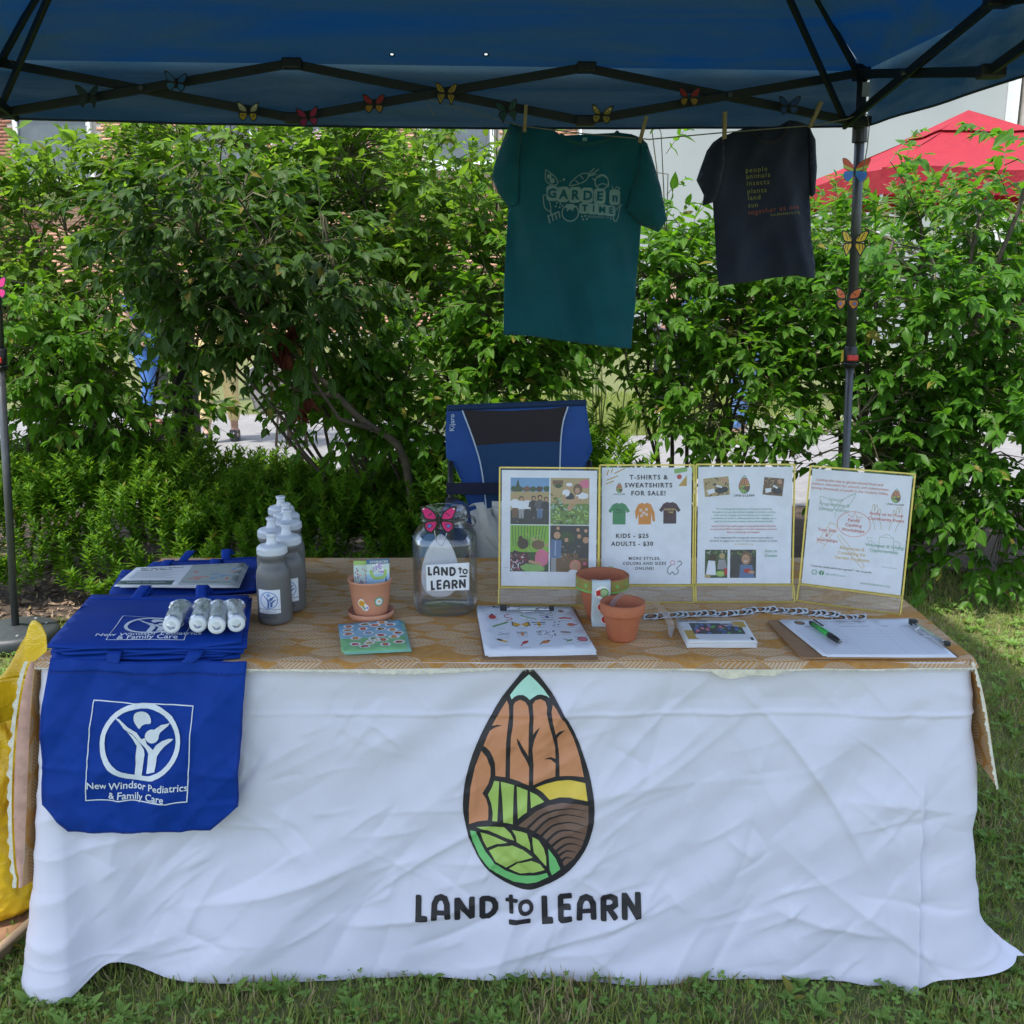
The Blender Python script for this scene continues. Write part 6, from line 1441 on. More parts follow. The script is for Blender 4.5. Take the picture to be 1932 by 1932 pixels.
# ================================================================ glass jar
jc = PZ(841,1150,TZ)+Vector((0,.006,0)); jar = thing('glass_jar', 'big clear glass jar with a black lettered label and a paper seed inside', 'jar', jc)
M_JAR = film_mat('jar_glass', (.985,.993,.99), .10, .006, .02, .6)
def sqlathe(b, prof, n=64, e=3.2, close=True):
    k0 = len(b.v)
    for (r, z, sqv) in prof:
        for j in range(n):
            a = 2*math.pi*j/n; ca, sa = math.cos(a), math.sin(a); ee = 2+(e-2)*sqv; rr = r/((abs(ca)**ee+abs(sa)**ee)**(1/ee)); b.v.append((rr*ca, rr*sa, z))
    for i in range(len(prof)-1):
        for j in range(n): a = k0+i*n+j; c = k0+i*n+(j+1)%n; b.f.append((a,c,c+n,a+n)); b.mi.append(0)
outp = [(.001,.002,1),(.050,.001,1),(.064,.003,1),(.0715,.012,1),(.0735,.03,1),(.0735,.12,1),(.0735,.165,1),(.071,.180,1),(.064,.192,.8),(.054,.200,.4),(.0500,.204,0),(.0500,.209,0),(.0530,.211,0),(.0530,.215,0),(.0500,.218,0),(.0500,.224,0),(.0525,.226,0),(.0525,.230,0),(.0505,.233,0),(.0505,.239,0),(.0490,.241,0)]
inp = [(.0470,.240,0),(.0465,.206,0),(.0505,.198,.4),(.0605,.189,.8),(.0675,.178,1),(.0700,.165,1),(.0700,.03,1),(.066,.013,1),(.045,.010,1),(.001,.0125,1)]
b = MB(); sqlathe(b, outp+inp); b.build('jar_body', M_JAR, jar, sm=True)
b = MB(); b.tube([(.0545*math.cos(a), .0545*math.sin(a), .2205) for a in np.linspace(0, 2*math.pi, 33)], .0013, 6); b.tube([(.0545,.0,.2205),(.066,.004,.214),(.070,.004,.205),(.066,.002,.198),(.055,0,.206)], .0015, 6); b.tube([(.054,.01,.222),(.068,.012,.216),(.071,.010,.204)], .0015, 6)
b.build('wire_collar', M_STEEL, jar, sm=True)
jm = lambda x, y, off=0.0: wm(jar) @ Vector((x, -.0748-off+.0*x, y))
sheet('label', [(0, [(-.038,.0655),(.058,.069),(.059,.133),(-.038,.127)])], [cl('jar_label',(.74,.75,.80))], jm, jar, .01, thick=.0004)
fL = lambda x, y: ((x-60)*.0000815*1.05-.030, .0985+(1800-y)*.000103)
def fjar(x, y):   # first line LAND to, second line LEARN
    if x < 870: return (-.034+(x-40)*.0001120, .1020+(1800-y)*.000125)
    return (-.028+(x-890)*.000117, .0715+(1800-y)*.000125)
sheet('lettering', xf(WORD, fjar), [INK], lambda x, y, o: jm(x, y, .0006), jar)
ps = thing('paper_seed', 'pale teardrop paper standing inside the glass jar', 'paper', jc+Vector((-.006,.01,.05)))
ol = catmull([(0,.198),(-.012,.188),(-.030,.165),(-.042,.130),(-.046,.100),(-.042,.075),(-.028,.058),(-.006,.052),(.018,.056),(.036,.072),(.043,.098),(.040,.130),(.030,.162),(.014,.188)], 3, True)
sheet('cutout', [(0, ol)], [cl('pale_lilac',(.56,.56,.64))], lambda x, y, o: Vector(jc)+Vector((x*.97-.008, -.040+(y-.05)*.10, y-.012)), ps, .02, thick=.001)
bc = thing('wire_clip', 'wire clip hanging on the jar rim under the pink butterfly', 'clip', jc+Vector((.0,-.054,.2)))
b = MB(); b.tube(catmull([tuple(jc+Vector(v)) for v in ((-.016,-.054,.226),(-.019,-.060,.205),(-.014,-.064,.180),(-.006,-.066,.170),(.001,-.066,.174),(.007,-.063,.192),(.014,-.056,.215),(.014,-.054,.226))], 4), .0011, 6); b.build('wire', mat('wire_steel',(.35,.35,.36),.25,metal=1.0), bc, True, True)
butterfly('magenta butterfly with eye spots clipped on the glass jar rim', PZ(0,0,0)*0 + jc + Vector((-.008,-.060,.228)), .066, C('bf_hot',(.60,.012,.16)), C('bf_hot2',(.58,.012,.15)), 2, .0, 0, .25)
# ================================================================ sign holders with posters
M_GOLD = mat('gold_trim', (.52,.42,.10), .35, .12, 60, metal=.55); M_ACR = film_mat('acrylic', (.985,.99,.985), .01, .002, .04, .35); M_TRO = film_mat('acrylic_trough', (.93,.94,.92), .10, .06, .08)
ML = {'w': cl('poster_white', (.71,.74,.82), .35)}
NAMES = {}
def pal(**k):
    for n, c in k.items(): ML[n] = cl('poster_'+n, c, .4)
pal(k=(.03,.03,.04), sky=(.16,.32,.55), tree=(.035,.075,.025), grass=(.14,.22,.05), lime=(.20,.42,.04), straw=(.42,.32,.16), asph=(.035,.04,.045), skin=(.48,.28,.18), hair=(.05,.03,.02), brown=(.16,.09,.05), white=(.62,.63,.64), pink=(.60,.16,.26), red=(.42,.04,.04), denim=(.10,.17,.32), gold=(.50,.30,.05), green=(.04,.24,.10), org=(.62,.24,.03), plum=(.045,.015,.03), dkgrey=(.09,.09,.10), sage=(.30,.45,.38), salmon=(.62,.22,.16), coral=(.55,.12,.10), amber=(.60,.42,.16), tgreen=(.16,.38,.26), grey=(.30,.30,.32), mustard=(.48,.30,.06), leafg=(.22,.42,.12), logo_m=(.42,.72,.62), logo_o=(.55,.24,.12), logo_l=(.36,.52,.12), logo_y=(.68,.50,.07), logo_b=(.17,.10,.075), logo_g=(.16,.5,.17), soil=(.07,.05,.035))
PK = list(ML); PI = {k: i for i, k in enumerate(PK)}; PM = [ML[k] for k in PK]
def logo_at(cx, cy, h, words=True):
    s = h/1506.0; mp_ = [PI['k'], PI['logo_m'], PI['logo_o'], PI['logo_l'], PI['logo_y'], PI['logo_b'], PI['logo_g']]
    f = lambda x, y: (cx+(x-802)*s, cy+h/2-(y-92)*s); S = [(mp_[m], xf([(m, l)], f)[0][1]) for m, l in LOGO]
    if words: 
        g = lambda x, y: (cx+(x-800)*s*1.05, cy-h/2-h*.02-(y-1600)*s*1.05); S += xf(WORD, g, PI['k'])
    return S
def blob(cx, cy, rx, ry, r2, n=9, j=.25): return [(cx+rx*math.cos(2*math.pi*k/n)*(1+r2.uniform(-j,j)), cy+ry*math.sin(2*math.pi*k/n)*(1+r2.uniform(-j,j))) for k in range(n)]
def kid(cx, y0, h, top, bot, hair, r2, arms=True):
    S = []; w = h*.13
    S.append((PI[bot], [(cx-w*.8,y0),(cx-w*.1,y0),(cx,y0+h*.3),(cx+w*.1,y0),(cx+w*.8,y0),(cx+w*.9,y0+h*.45),(cx-w*.9,y0+h*.45)]))
    S.append((PI[top], [(cx-w,y0+h*.42),(cx+w,y0+h*.42),(cx+w*1.5,y0+h*.70),(cx+w*.5,y0+h*.80),(cx-w*.5,y0+h*.80),(cx-w*1.5,y0+h*.70)]))
    if arms: S.append((PI[top], ribbon([(cx-w*1.2,y0+h*.72),(cx-w*1.5,y0+h*.5)], w*.5))); S.append((PI[top], ribbon([(cx+w*1.2,y0+h*.72),(cx+w*1.5,y0+h*.5)], w*.5)))
    S.append((PI[hair], circ(cx, y0+h*.905, w*.78, w*.85, 12))); S.append((PI['skin'], circ(cx+w*.05, y0+h*.88, w*.52, w*.62, 10)))
    return S
def clip(shapes, x0, y0, x1, y1):
    out = []
    for m, l in shapes:
        q = l if isinstance(l[0][0], (tuple, list)) else [l]
        out.append((m, [[(min(x1, max(x0, x)), min(y1, max(y0, y))) for x, y in p] for p in q]))
    return out
def leaves_(x0, y0, x1, y1, n, cols, r2, s):
    S = []
    for _ in range(n):
        x, y = r2.uniform(x0, x1), r2.uniform(y0, y1); a = r2.uniform(0, 6.28); l = s*r2.uniform(.5,1.2)
        S.append((PI[r2.choice(cols)], [(x,y),(x+l*math.cos(a-.35)*.5,y+l*math.sin(a-.35)*.5),(x+l*math.cos(a),y+l*math.sin(a)),(x+l*math.cos(a+.35)*.5,y+l*math.sin(a+.35)*.5)]))
    return S
def photo1(x, y, w, h):
    r2 = random.Random(1); S = [(PI['sky'], rect(x,y,x+w,y+h)), (PI['straw'], rect(x,y,x+w,y+h*.70)), (PI['asph'], rect(x,y,x+w,y+h*.30))]
    for k in range(6): S.append((PI[('tree','tree','brown','tree','soil','tree')[k]], blob(x+w*(.08+.17*k), y+h*.76, w*.09, h*.06, r2)))
    S.append((PI['tree'], [(x+w*.10,y+h*.70),(x+w*.28,y+h*.70),(x+w*.19,y+h*.98)]))
    for k, (t_, b_, hr) in enumerate((('white','brown','straw'),('white','grey','hair'),('white','asph','straw'),('k','k','hair'),('dkgrey','denim','hair'),('k','asph','hair'))): S += kid(x+w*(.12+.16*k), y+h*(.14-.01*(k%3)), h*(.50-.03*(k%2)), t_, b_, hr, r2)
    S += leaves_(x, y+h*.02, x+w*.9, y+h*.2, 14, ('asph','soil','grey'), r2, 6)
    return clip(S, x, y, x+w, y+h)
def photo2(x, y, w, h):
    r2 = random.Random(2); S = [(PI['straw'], rect(x,y,x+w,y+h)), (PI['grass'], rect(x,y,x+w,y+h*.45)), (PI['brown'], rect(x+w*.05,y+h*.86,x+w*.32,y+h*.95))]
    S += leaves_(x, y, x+w, y+h*.42, 90, ('tree','grass','logo_l','leafg','sage'), r2, 13); S += leaves_(x, y+h*.3, x+w*.35, y+h*.62, 35, ('tree','grass','sage'), r2, 12)
    S += [(PI['tree'], blob(x+w*.2,y+h*.83,w*.12,h*.04,r2)), (PI['pink'], blob(x+w*.88,y+h*.88,w*.12,h*.1,r2)), (PI['k'], blob(x+w*.5,y+h*.60,w*.12,h*.08,r2))]
    S += [(PI['white'], blob(x+w*.40,y+h*.68,w*.10,h*.08,r2,8,.1)), (PI['skin'], ribbon([(x+w*.36,y+h*.64),(x+w*.36,y+h*.44)], w*.05)), (PI['white'], blob(x+w*.82,y+h*.62,w*.17,h*.07,r2,8,.1)), (PI['skin'], ribbon([(x+w*.70,y+h*.60),(x+w*.52,y+h*.45),(x+w*.45,y+h*.32)], w*.06)), (PI['skin'], ribbon([(x+w*.78,y+h*.55),(x+w*.6,y+h*.42),(x+w*.5,y+h*.31)], w*.05))]
    S += [(PI['skin'], circ(x+w*.48,y+h*.80,w*.065,n=12)), (PI['white'], circ(x+w*.48,y+h*.86,w*.085,w*.05,12)), (PI['brown'], circ(x+w*.70,y+h*.76,w*.12,w*.15,14)), (PI['skin'], circ(x+w*.69,y+h*.73,w*.065,w*.085,12))]
    return clip(S, x, y, x+w, y+h)
def photo3(x, y, w, h):
    r2 = random.Random(3); S = [(PI['lime'], rect(x,y,x+w,y+h)), (PI['tree'], rect(x,y,x+w,y+h*.42))]
    for k in range(12): S.append((PI['asph'], ribbon([(x+w*(.05+.08*k),y+h*.98),(x+w*(.08+.07*k),y+h*.55)], 1.3)))
    S += leaves_(x+w*.35, y+h*.45, x+w, y+h*.8, 40, ('grass','logo_l','straw','leafg'), r2, 9); S += [(PI['straw'], ribbon([(x+w*.55,y+h*.72),(x+w*.98,y+h*.55)], 5))]
    S += [(PI['plum'], blob(x+w*.2,y+h*.2,w*.28,h*.26,r2)), (PI['pink'], blob(x+w*.82,y+h*.30,w*.20,h*.18,r2,9,.1))]
    S += leaves_(x, y, x+w*.45, y+h*.38, 60, ('pink','red','white'), r2, 7)
    S += [(PI['hair'], circ(x+w*.33,y+h*.60,w*.15,w*.15,12)), (PI['hair'], circ(x+w*.27,y+h*.72,w*.06,n=10)), (PI['brown'], circ(x+w*.72,y+h*.58,w*.17,w*.13,12)), (PI['skin'], ribbon([(x+w*.8,y+h*.16),(x+w*.5,y+h*.22)], w*.08)), (PI['leafg'], blob(x+w*.6,y+h*.08,w*.3,h*.09,r2))]
    return clip(S, x, y, x+w, y+h)
def photo4(x, y, w, h):
    r2 = random.Random(4); S = [(PI['asph'], rect(x,y,x+w,y+h)), (PI['brown'], rect(x+w*.15,y,x+w,y+h*.40)), (PI['tree'], blob(x+w*.45,y+h*.75,w*.2,h*.12,r2))]
    S += leaves_(x, y+h*.25, x+w, y+h*.6, 60, ('k','soil','grey','tree'), r2, 8)
    for cx, cy, s in ((.18,.80,.10),(.42,.70,.06),(.75,.78,.06),(.92,.70,.09),(.72,.92,.05),(.92,.90,.05),(.2,.95,.05)): S += [(PI['hair'], circ(x+w*cx,y+h*cy,w*s*1.25,w*s*1.3,12)), (PI['skin'], circ(x+w*cx,y+h*(cy-.01),w*s*.9,w*s,12))]
    S += [(PI['denim'], [(x,y+h*.3),(x+w*.28,y+h*.3),(x+w*.3,y+h*.68),(x+w*.03,y+h*.70)]), (PI['grey'], rect(x+w*.03,y,x+w*.16,y+h*.3)), (PI['white'], ribbon([(x+w*.14,y+h*.66),(x+w*.13,y+h*.35)], 1)), (PI['k'], [(x+w*.72,y+h*.3),(x+w,y+h*.3),(x+w,y+h*.62),(x+w*.8,y+h*.6)]), (PI['salmon'], circ(x+w*.66,y+h*.13,w*.15,w*.17,14)), (PI['skin'], circ(x+w*.66,y+h*.12,w*.11,w*.13,14)), (PI['pink'], circ(x+w*.9,y+h*.18,w*.05,n=8)), (PI['white'], blob(x+w*.6,y+h*.02,w*.12,h*.03,r2))]
    return clip(S, x, y, x+w, y+h)
def small_photo(x, y, w, h, seed, rot=0, kind=0):
    r2 = random.Random(seed); S = [(PI[('straw','brown','tree','asph')[kind]], rect(0,0,w,h))]
    if kind < 2:
        S += leaves_(0,0,w,h, 40, ('straw','brown','soil','k','grass'), r2, w*.2); S += [(PI['k'], blob(w*.7,h*.3,w*.25,h*.2,r2)), (PI['white'], [(w*.15,h*.1),(w*.42,h*.2),(w*.40,h*.42),(w*.1,h*.35)]), (PI['skin'], blob(w*.8,h*.8,w*.12,h*.14,r2)), (PI['white'], ribbon([(w*.5,h*.55),(w*.7,h*.45)], h*.1))]
    elif kind == 2:
        S += leaves_(0,h*.6,w,h, 30, ('tree','grass','grey'), r2, w*.2); S += [(PI['hair'], circ(w*.35,h*.72,w*.18,n=12)), (PI['straw'], circ(w*.75,h*.78,w*.13,n=12)), (PI['white'], [(w*.05,h*.1),(w*.5,h*.1),(w*.45,h*.6),(w*.15,h*.62)]), (PI['grey'], [(w*.55,h*.3),(w,h*.3),(w*.9,h*.65),(w*.6,h*.65)]), (PI['leafg'], circ(w*.7,h*.15,w*.22,w*.14,16)), (PI['logo_l'], circ(w*.7,h*.16,w*.15,w*.09,12)), (PI['red'], rect(w*.85,h*.1,w,h*.35)), (PI['straw'], rect(0,0,w*.25,h*.12))]
    else:
        S += leaves_(0,h*.75,w,h, 30, ('tree','grass'), r2, w*.2); S += [(PI['brown'], circ(w*.62,h*.70,w*.22,w*.27,14)), (PI['skin'], circ(w*.60,h*.66,w*.15,w*.20,14)), (PI['k'], circ(w*.55,h*.68,w*.02,n=6)), (PI['k'], circ(w*.65,h*.68,w*.02,n=6)), (PI['white'], ribbon([(w*.55,h*.60),(w*.6,h*.585),(w*.65,h*.60)], w*.025)), (PI['denim'], [(w*.35,0),(w*.95,0),(w*.85,h*.45),(w*.40,h*.48)]), (PI['red'], blob(w*.68,h*.25,w*.14,h*.09,r2)), (PI['skin'], blob(w*.82,h*.2,w*.12,h*.05,r2))]
    S = clip(S, 0, 0, w, h); a = R(rot); return xf(S, lambda p, q: (x+p*math.cos(a)-q*math.sin(a), y+p*math.sin(a)+q*math.cos(a)))
def tee(cx, cy, s, m, sweat=False):
    o = [(-.30,.42),(-.12,.5),(0,.46),(.12,.5),(.30,.42),(.50,.12),(.38,.02),(.30,.14),(.30,-.5),(-.30,-.5),(-.30,.14),(-.38,.02),(-.50,.12)]
    if sweat: o = [(-.30,.42),(-.12,.5),(0,.44),(.12,.5),(.30,.42),(.46,.05),(.50,-.35),(.38,-.36),(.32,.05),(.30,-.5),(-.28,-.5),(-.28,0),(-.34,-.25),(-.40,-.22),(-.44,.1)]
    return [(PI[m], [(cx+x*s, cy+y*s) for x, y in o])]
def holder(idx, label, label_p, bl, br, tl_y, shapes, items, lean):
    """bl, br: base corners on the cloth; leaning panel 216 x 280 mm above a clear trough"""
    bl, br = Vector(bl), Vector(br); bl.z = br.z = TZ; ux = (br-bl).normalized(); w = (br-bl).length; back = Vector((-ux.y, ux.x, 0))
    uy = (Vector((0,0,1))*math.cos(lean) + back*math.sin(lean)).normalized(); t = thing('sign_holder', label, 'sign holder', (bl+br)/2, 0, 'gold edged sign holders in a row')
    H = tl_y; th = .0022; O = bl + back*.012
    mp = plane_map(O, ux, uy); n = ux.cross(uy)
    # clear trough in front and gold edges
    fb_ = bl - back*.010
    def g(a, b_, r=.0021, nm='gold_edge'): return (a, b_)
    b = MB()
    for a, c in ((mp(0,0),mp(0,H)),(mp(w,0),mp(w,H)),(mp(0,H),mp(w,H)),(mp(0,.036),mp(w,.036))): b.beam(a, c, .0035, .0035, up=n)
    q = lambda x, z: fb_ + ux*x + Vector((0,0,z)) + back*(.020*z/.036*.9)
    for a, c in ((q(0,0),q(w,0)),(q(0,0),q(0,.036)),(q(w,0),q(w,.036)),(q(0,.036),q(w,.036))): b.beam(a, c, .0032, .0032, up=(0,-1,.1))
    b.build('gold_edge', M_GOLD, t, True)
    MB().add([q(.003,.002),q(w-.003,.002),q(w-.003,.035),q(.003,.035)], [(0,1,2,3)]).build('clear_front', M_TRO, t, True)
    MB().add([mp(.002,.002,.0035),mp(w-.002,.002,.0035),mp(w-.002,H-.002,.0035),mp(.002,H-.002,.0035)], [(0,1,2,3)]).build('clear_cover', M_ACR, t, True)
    MB().add([mp(.002,.002,-.004),mp(w-.002,.002,-.004),mp(w-.002,H-.002,-.004),mp(.002,H-.002,-.004)], [(0,1,2,3)]).build('backing', M_ACR, t, True)
    # poster
    pw, ph = 216.0, 280.0; sx = (w-.010)/pw; sy = (H-.036-.007)/ph
    pm = lambda x, y, off=0.0: mp(.005 + x*sx, .037 + y*sy, .0006+off)
    po = sheet('poster', [(0, rect(0,0,pw,ph))] + shapes, PM, pm, t, None, True, False, thick=.0004); 
    if items: texts('lettering', items, PM, pm, po, .0009)
    return t
T_ = lambda s, x, y, sz, c='k', al='CENTER', bo=0.0, ro=0, sp=1.0: (s, x, y, sz, al, bo, ro, PI[c], sp)
# 1 collage
z1 = photo1(20,150,88,112) + photo2(111,150,88,112) + photo3(20,36,88,112) + photo4(111,36,88,112)
hold = [
 ((941,1137.5),(1128,1140),.319,'sign holder with a collage of four garden photos, leftmost of the four', z1, [T_('tote', 12, 44, 5, 'grey')]),
 ((1131,1134),(1308,1134),.322,'sign holder advertising t-shirts and sweatshirts behind the painted pot', None, None),
 ((1312,1133),(1497,1133),.323,'sign holder with text between two rows of small photos, third from left', None, None),
 ((1504,1131),(1699,1157),.322,'rightmost sign holder, turned to the left, with outlined drawings', None, None)]
S2 = []
for q in (((12,262),(16,274)),((22,268),(26,277)),((30,266),(55,278)),((12,250),(38,260)),((10,241),(28,248))): S2.append((PI['mustard'], ribbon(list(q), 2.6)))
S2 += logo_at(42, 232, 26) + [(PI['leafg'], ribbon([(176,271),(202,276)], 11)), (PI['red'], circ(186,258,6,n=16)), (PI['mustard'], [(184,236),(204,262),(204,236)])]
S2 += tee(42,170,52,'green') + tee(103,170,52,'org',True) + tee(164,172,52,'plum')
for x, y in ((94,178),(108,180),(96,165),(108,168),(101,172)): S2 += flower(x, y, 3.8, PI['white'], PI['straw'], 5)
S2 += [(PI['k'], ribbon([(34,180),(50,178)], 2)), (PI['grey'], ribbon(catmull([(168,46),(162,40),(160,30),(166,24),(172,30),(176,24),(184,26),(186,34),(182,38),(188,44),(194,50),(190,56),(184,54)],3), 3)), (PI['pink'], circ(172,52,6,n=14)), (PI['w'], circ(172,52,4.4,n=14)), (PI['leafg'], ribbon([(12,38),(20,43),(30,40)], 2))]
I2 = [T_('T-SHIRTS &',112,252,15,bo=.03,sp=1.25), T_('SWEATSHIRTS',112,233,15,bo=.03,sp=1.25), T_('FOR SALE!',112,214,15,bo=.03,sp=1.25), T_('KIDS - $25',74,112,14,bo=.03,sp=1.25), T_('ADULTS - $30',74,93,14,bo=.03,sp=1.2),
      T_('MORE STYLES,',104,59,10,bo=.02,sp=1.25), T_('COLORS AND SIZES',104,47,10,bo=.02,sp=1.2), T_('ONLINE!',104,35,10,bo=.02,sp=1.25), T_('GARDEN',164,178,7,'amber',bo=.02), T_('TIME',166,171,6,'amber',bo=.02), T_('GARDEN TIME',46,172,4,'k')]
S3 = small_photo(16,208,58,44,11,6,0) + small_photo(148,214,46,42,12,-5,1) + logo_at(106,238,44) + small_photo(18,14,52,68,13,0,2) + small_photo(76,14,60,68,14,0,3)
I3 = []
for k, s in enumerate(('We facilitate garden-based lessons during the school day','throughout the year that educate students in nutrition, cooking,','plant science, ecology, and food systems. Our curriculum is','experiential and hands-on, offering students a fun, engaging way to','apply and develop their academic and social-emotional skills.')): I3.append(T_(s,106,178-k*7.4,5.6,'tgreen',bo=.008))
for k, s in enumerate(("Land to Learn's SproutEd program brings garden-based education",'to more than 2,700 K-2 students in 12 public elementary schools in','Beacon, Newburgh and Kingston.')): I3.append(T_(s,106,137-k*7.4,5.6,'coral',bo=.008))
for k, s in enumerate(('As an independent 501c3 nonprofit, Land to Learn relies on','donations to support our work. To learn more, volunteer or donate')): I3.append(T_(s,106,109-k*7.4,5.6,'k',bo=.004))
I3 += [T_('visit landtolearn.org',106,94,5.6,'amber'), T_('Scan to',170,76,9.5,'tgreen',bo=.01), T_('Donate',170,65,9.5,'tgreen',bo=.01)]
def ln(pts, c, w=1.1, sm=3): return (PI[c], ribbon(catmull(pts, sm) if sm else pts, w))
S4 = logo_at(186,232,34)
S4 += [ln([(22,216),(30,190),(52,182),(64,204),(90,224),(100,228),(88,200),(62,184),(60,168)], 'sage', 1.2), ln([(22,216),(45,208),(60,184)], 'sage', 1.2), ln([(100,228),(76,214),(62,186)], 'sage', 1.2),
  (PI['salmon'], ring(102,156,36,1.4,36,30)), ln([(88,178),(98,172),(102,186),(108,172),(120,176),(110,166)], 'salmon', 1.2, 0), ln([(96,150),(92,148)], 'salmon', 1)]
for sx, x0 in ((1,138),(-1,202)):
    S4.append(ln([(x0,178),(x0+sx*1,205),(x0+sx*5,206),(x0+sx*6,190),(x0+sx*8,206),(x0+sx*12,202),(x0+sx*12,186),(x0+sx*16,198),(x0+sx*19,194),(x0+sx*17,176)], 'straw', 1.0)); S4.append(ln([(x0,178),(x0+sx*8,160),(x0+sx*10,148)], 'straw', 1.0)); S4.append(ln([(x0+sx*17,176),(x0+sx*22,162),(x0+sx*24,150)], 'straw', 1.0))
S4 += [ln([(24,100),(52,156)], 'amber', 1.1, 0), ln([(40,92),(68,148)], 'amber', 1.1, 0)] + [ln([(28+k*6,106+k*12),(44+k*6,100+k*12)], 'amber', 1.1, 0) for k in range(5)]
S4 += [ln([(72,128),(80,122),(128,68),(132,56),(122,60),(74,116),(72,128)], 'amber', 1.1), ln([(160,100),(160,132),(190,132),(192,100),(160,100)], 'sage', 1.1, 0), ln([(160,108),(142,122),(138,116),(134,128),(144,128)], 'sage', 1.1, 0), ln([(192,126),(204,122),(202,106),(192,104)], 'sage', 1.1), ln([(162,132),(176,140),(190,132)], 'sage', 1.1),
  (PI['tgreen'], ring(26,31,4,1.2,14)), (PI['tgreen'], [rrect(20,25,32,37,2), rrect(21.2,26.2,30.8,35.8,1.5)]), (PI['green'], circ(42,31,6,n=18)), (PI['w'], ribbon([(42,25),(42,33),(44,34)], 1.5))]
I4 = [T_('Leading the way in garden-based food and',84,252,8.6,'salmon',bo=.008), T_('outdoor education for schools and communities.',86,242,8.6,'salmon',bo=.008), T_('serving thousands of youth in the Hudson Valley.',86,232,8.6,'salmon',bo=.008),
  T_('School',58,207,10.5,'sage',bo=.01), T_('Programming &',56,195,10.5,'sage',bo=.01), T_('Summer Camps',56,183,10.5,'sage',bo=.01), T_('Invite us to Your',170,183,10.5,'coral',bo=.01), T_('Community Event',170,171,10.5,'coral',bo=.01),
  T_('Family',102,162,10.5,'coral',bo=.012), T_('Cooking',102,150,10.5,'coral',bo=.012), T_('Workshops',102,138,10.5,'coral',bo=.012), T_('Teen Jobs',46,132,10.5,'coral',bo=.01), T_('&',46,120,10.5,'coral',bo=.01), T_('Internships',48,108,10.5,'coral',bo=.01),
  T_('Volunteer & Giving',172,108,10.5,'tgreen',bo=.01), T_('Opportunities',172,96,10.5,'tgreen',bo=.01), T_('Resources &',104,94,10.5,'amber',bo=.01), T_('Consulting for',104,82,10.5,'amber',bo=.01), T_('Garden Programs',106,70,10.5,'amber',bo=.01),
  T_('"I wish the whole world was a garden!" - Lili, 1st grader',84,44,6.0,'k',bo=.01), T_('@LandToLearn',74,28,7,'tgreen'), T_('www.landtolearn.org',160,16,7.5,'sage',bo=.01), T_('Scan to donate',186,61,5.5,'sage')]
for k, ((a, b_), S_, I_) in enumerate(zip([h[:2] for h in hold], (z1, S2, S3, S4), (hold[0][5], I2, I3, I4))):
    h = hold[k]; holder(k, h[3], '', PZ(*a, TZ), PZ(*b_, TZ), h[2]*(1.0 if k < 3 else .99), S_, I_, R(9))

# ================================================================ clipboards, papers, pen
M_HARD = mat('hardboard', (.28,.155,.075), .7, .12, 25); M_CHR = mat('chrome_clip', (.55,.56,.58), .2, .05, metal=1.0)
PB = mat('sheet_paper', (.70,.73,.80), .75, .02, 10)
def clipboard(label, quad, group=None):
    bl, br, tr, tl = [Vector(q) for q in quad]; w = (br-bl).length; h = (tl-bl).length
    t = thing('clipboard', label, 'clipboard', (bl+tr)/2, 0, group); q = quad_map(bl, br, tr, tl, w, h)
    sheet('board', [(0, rrect(0,0,w,h,.012))], [M_HARD], lambda x, y, o: q(x, y)+Vector((0,0,.004)), t, .06, True, False, thick=.0034)
    return t, q, w, h
z_ = TZ+.001
cbq = [Vector((p.x,p.y,z_)) for p in (PZ(911,1249,z_), PZ(1130,1249,z_), PZ(1084,1147,z_), PZ(899,1149,z_))]
cb1, q1, w1, h1 = clipboard('brown clipboard holding bug and bird sheets at the front middle of the table', cbq)
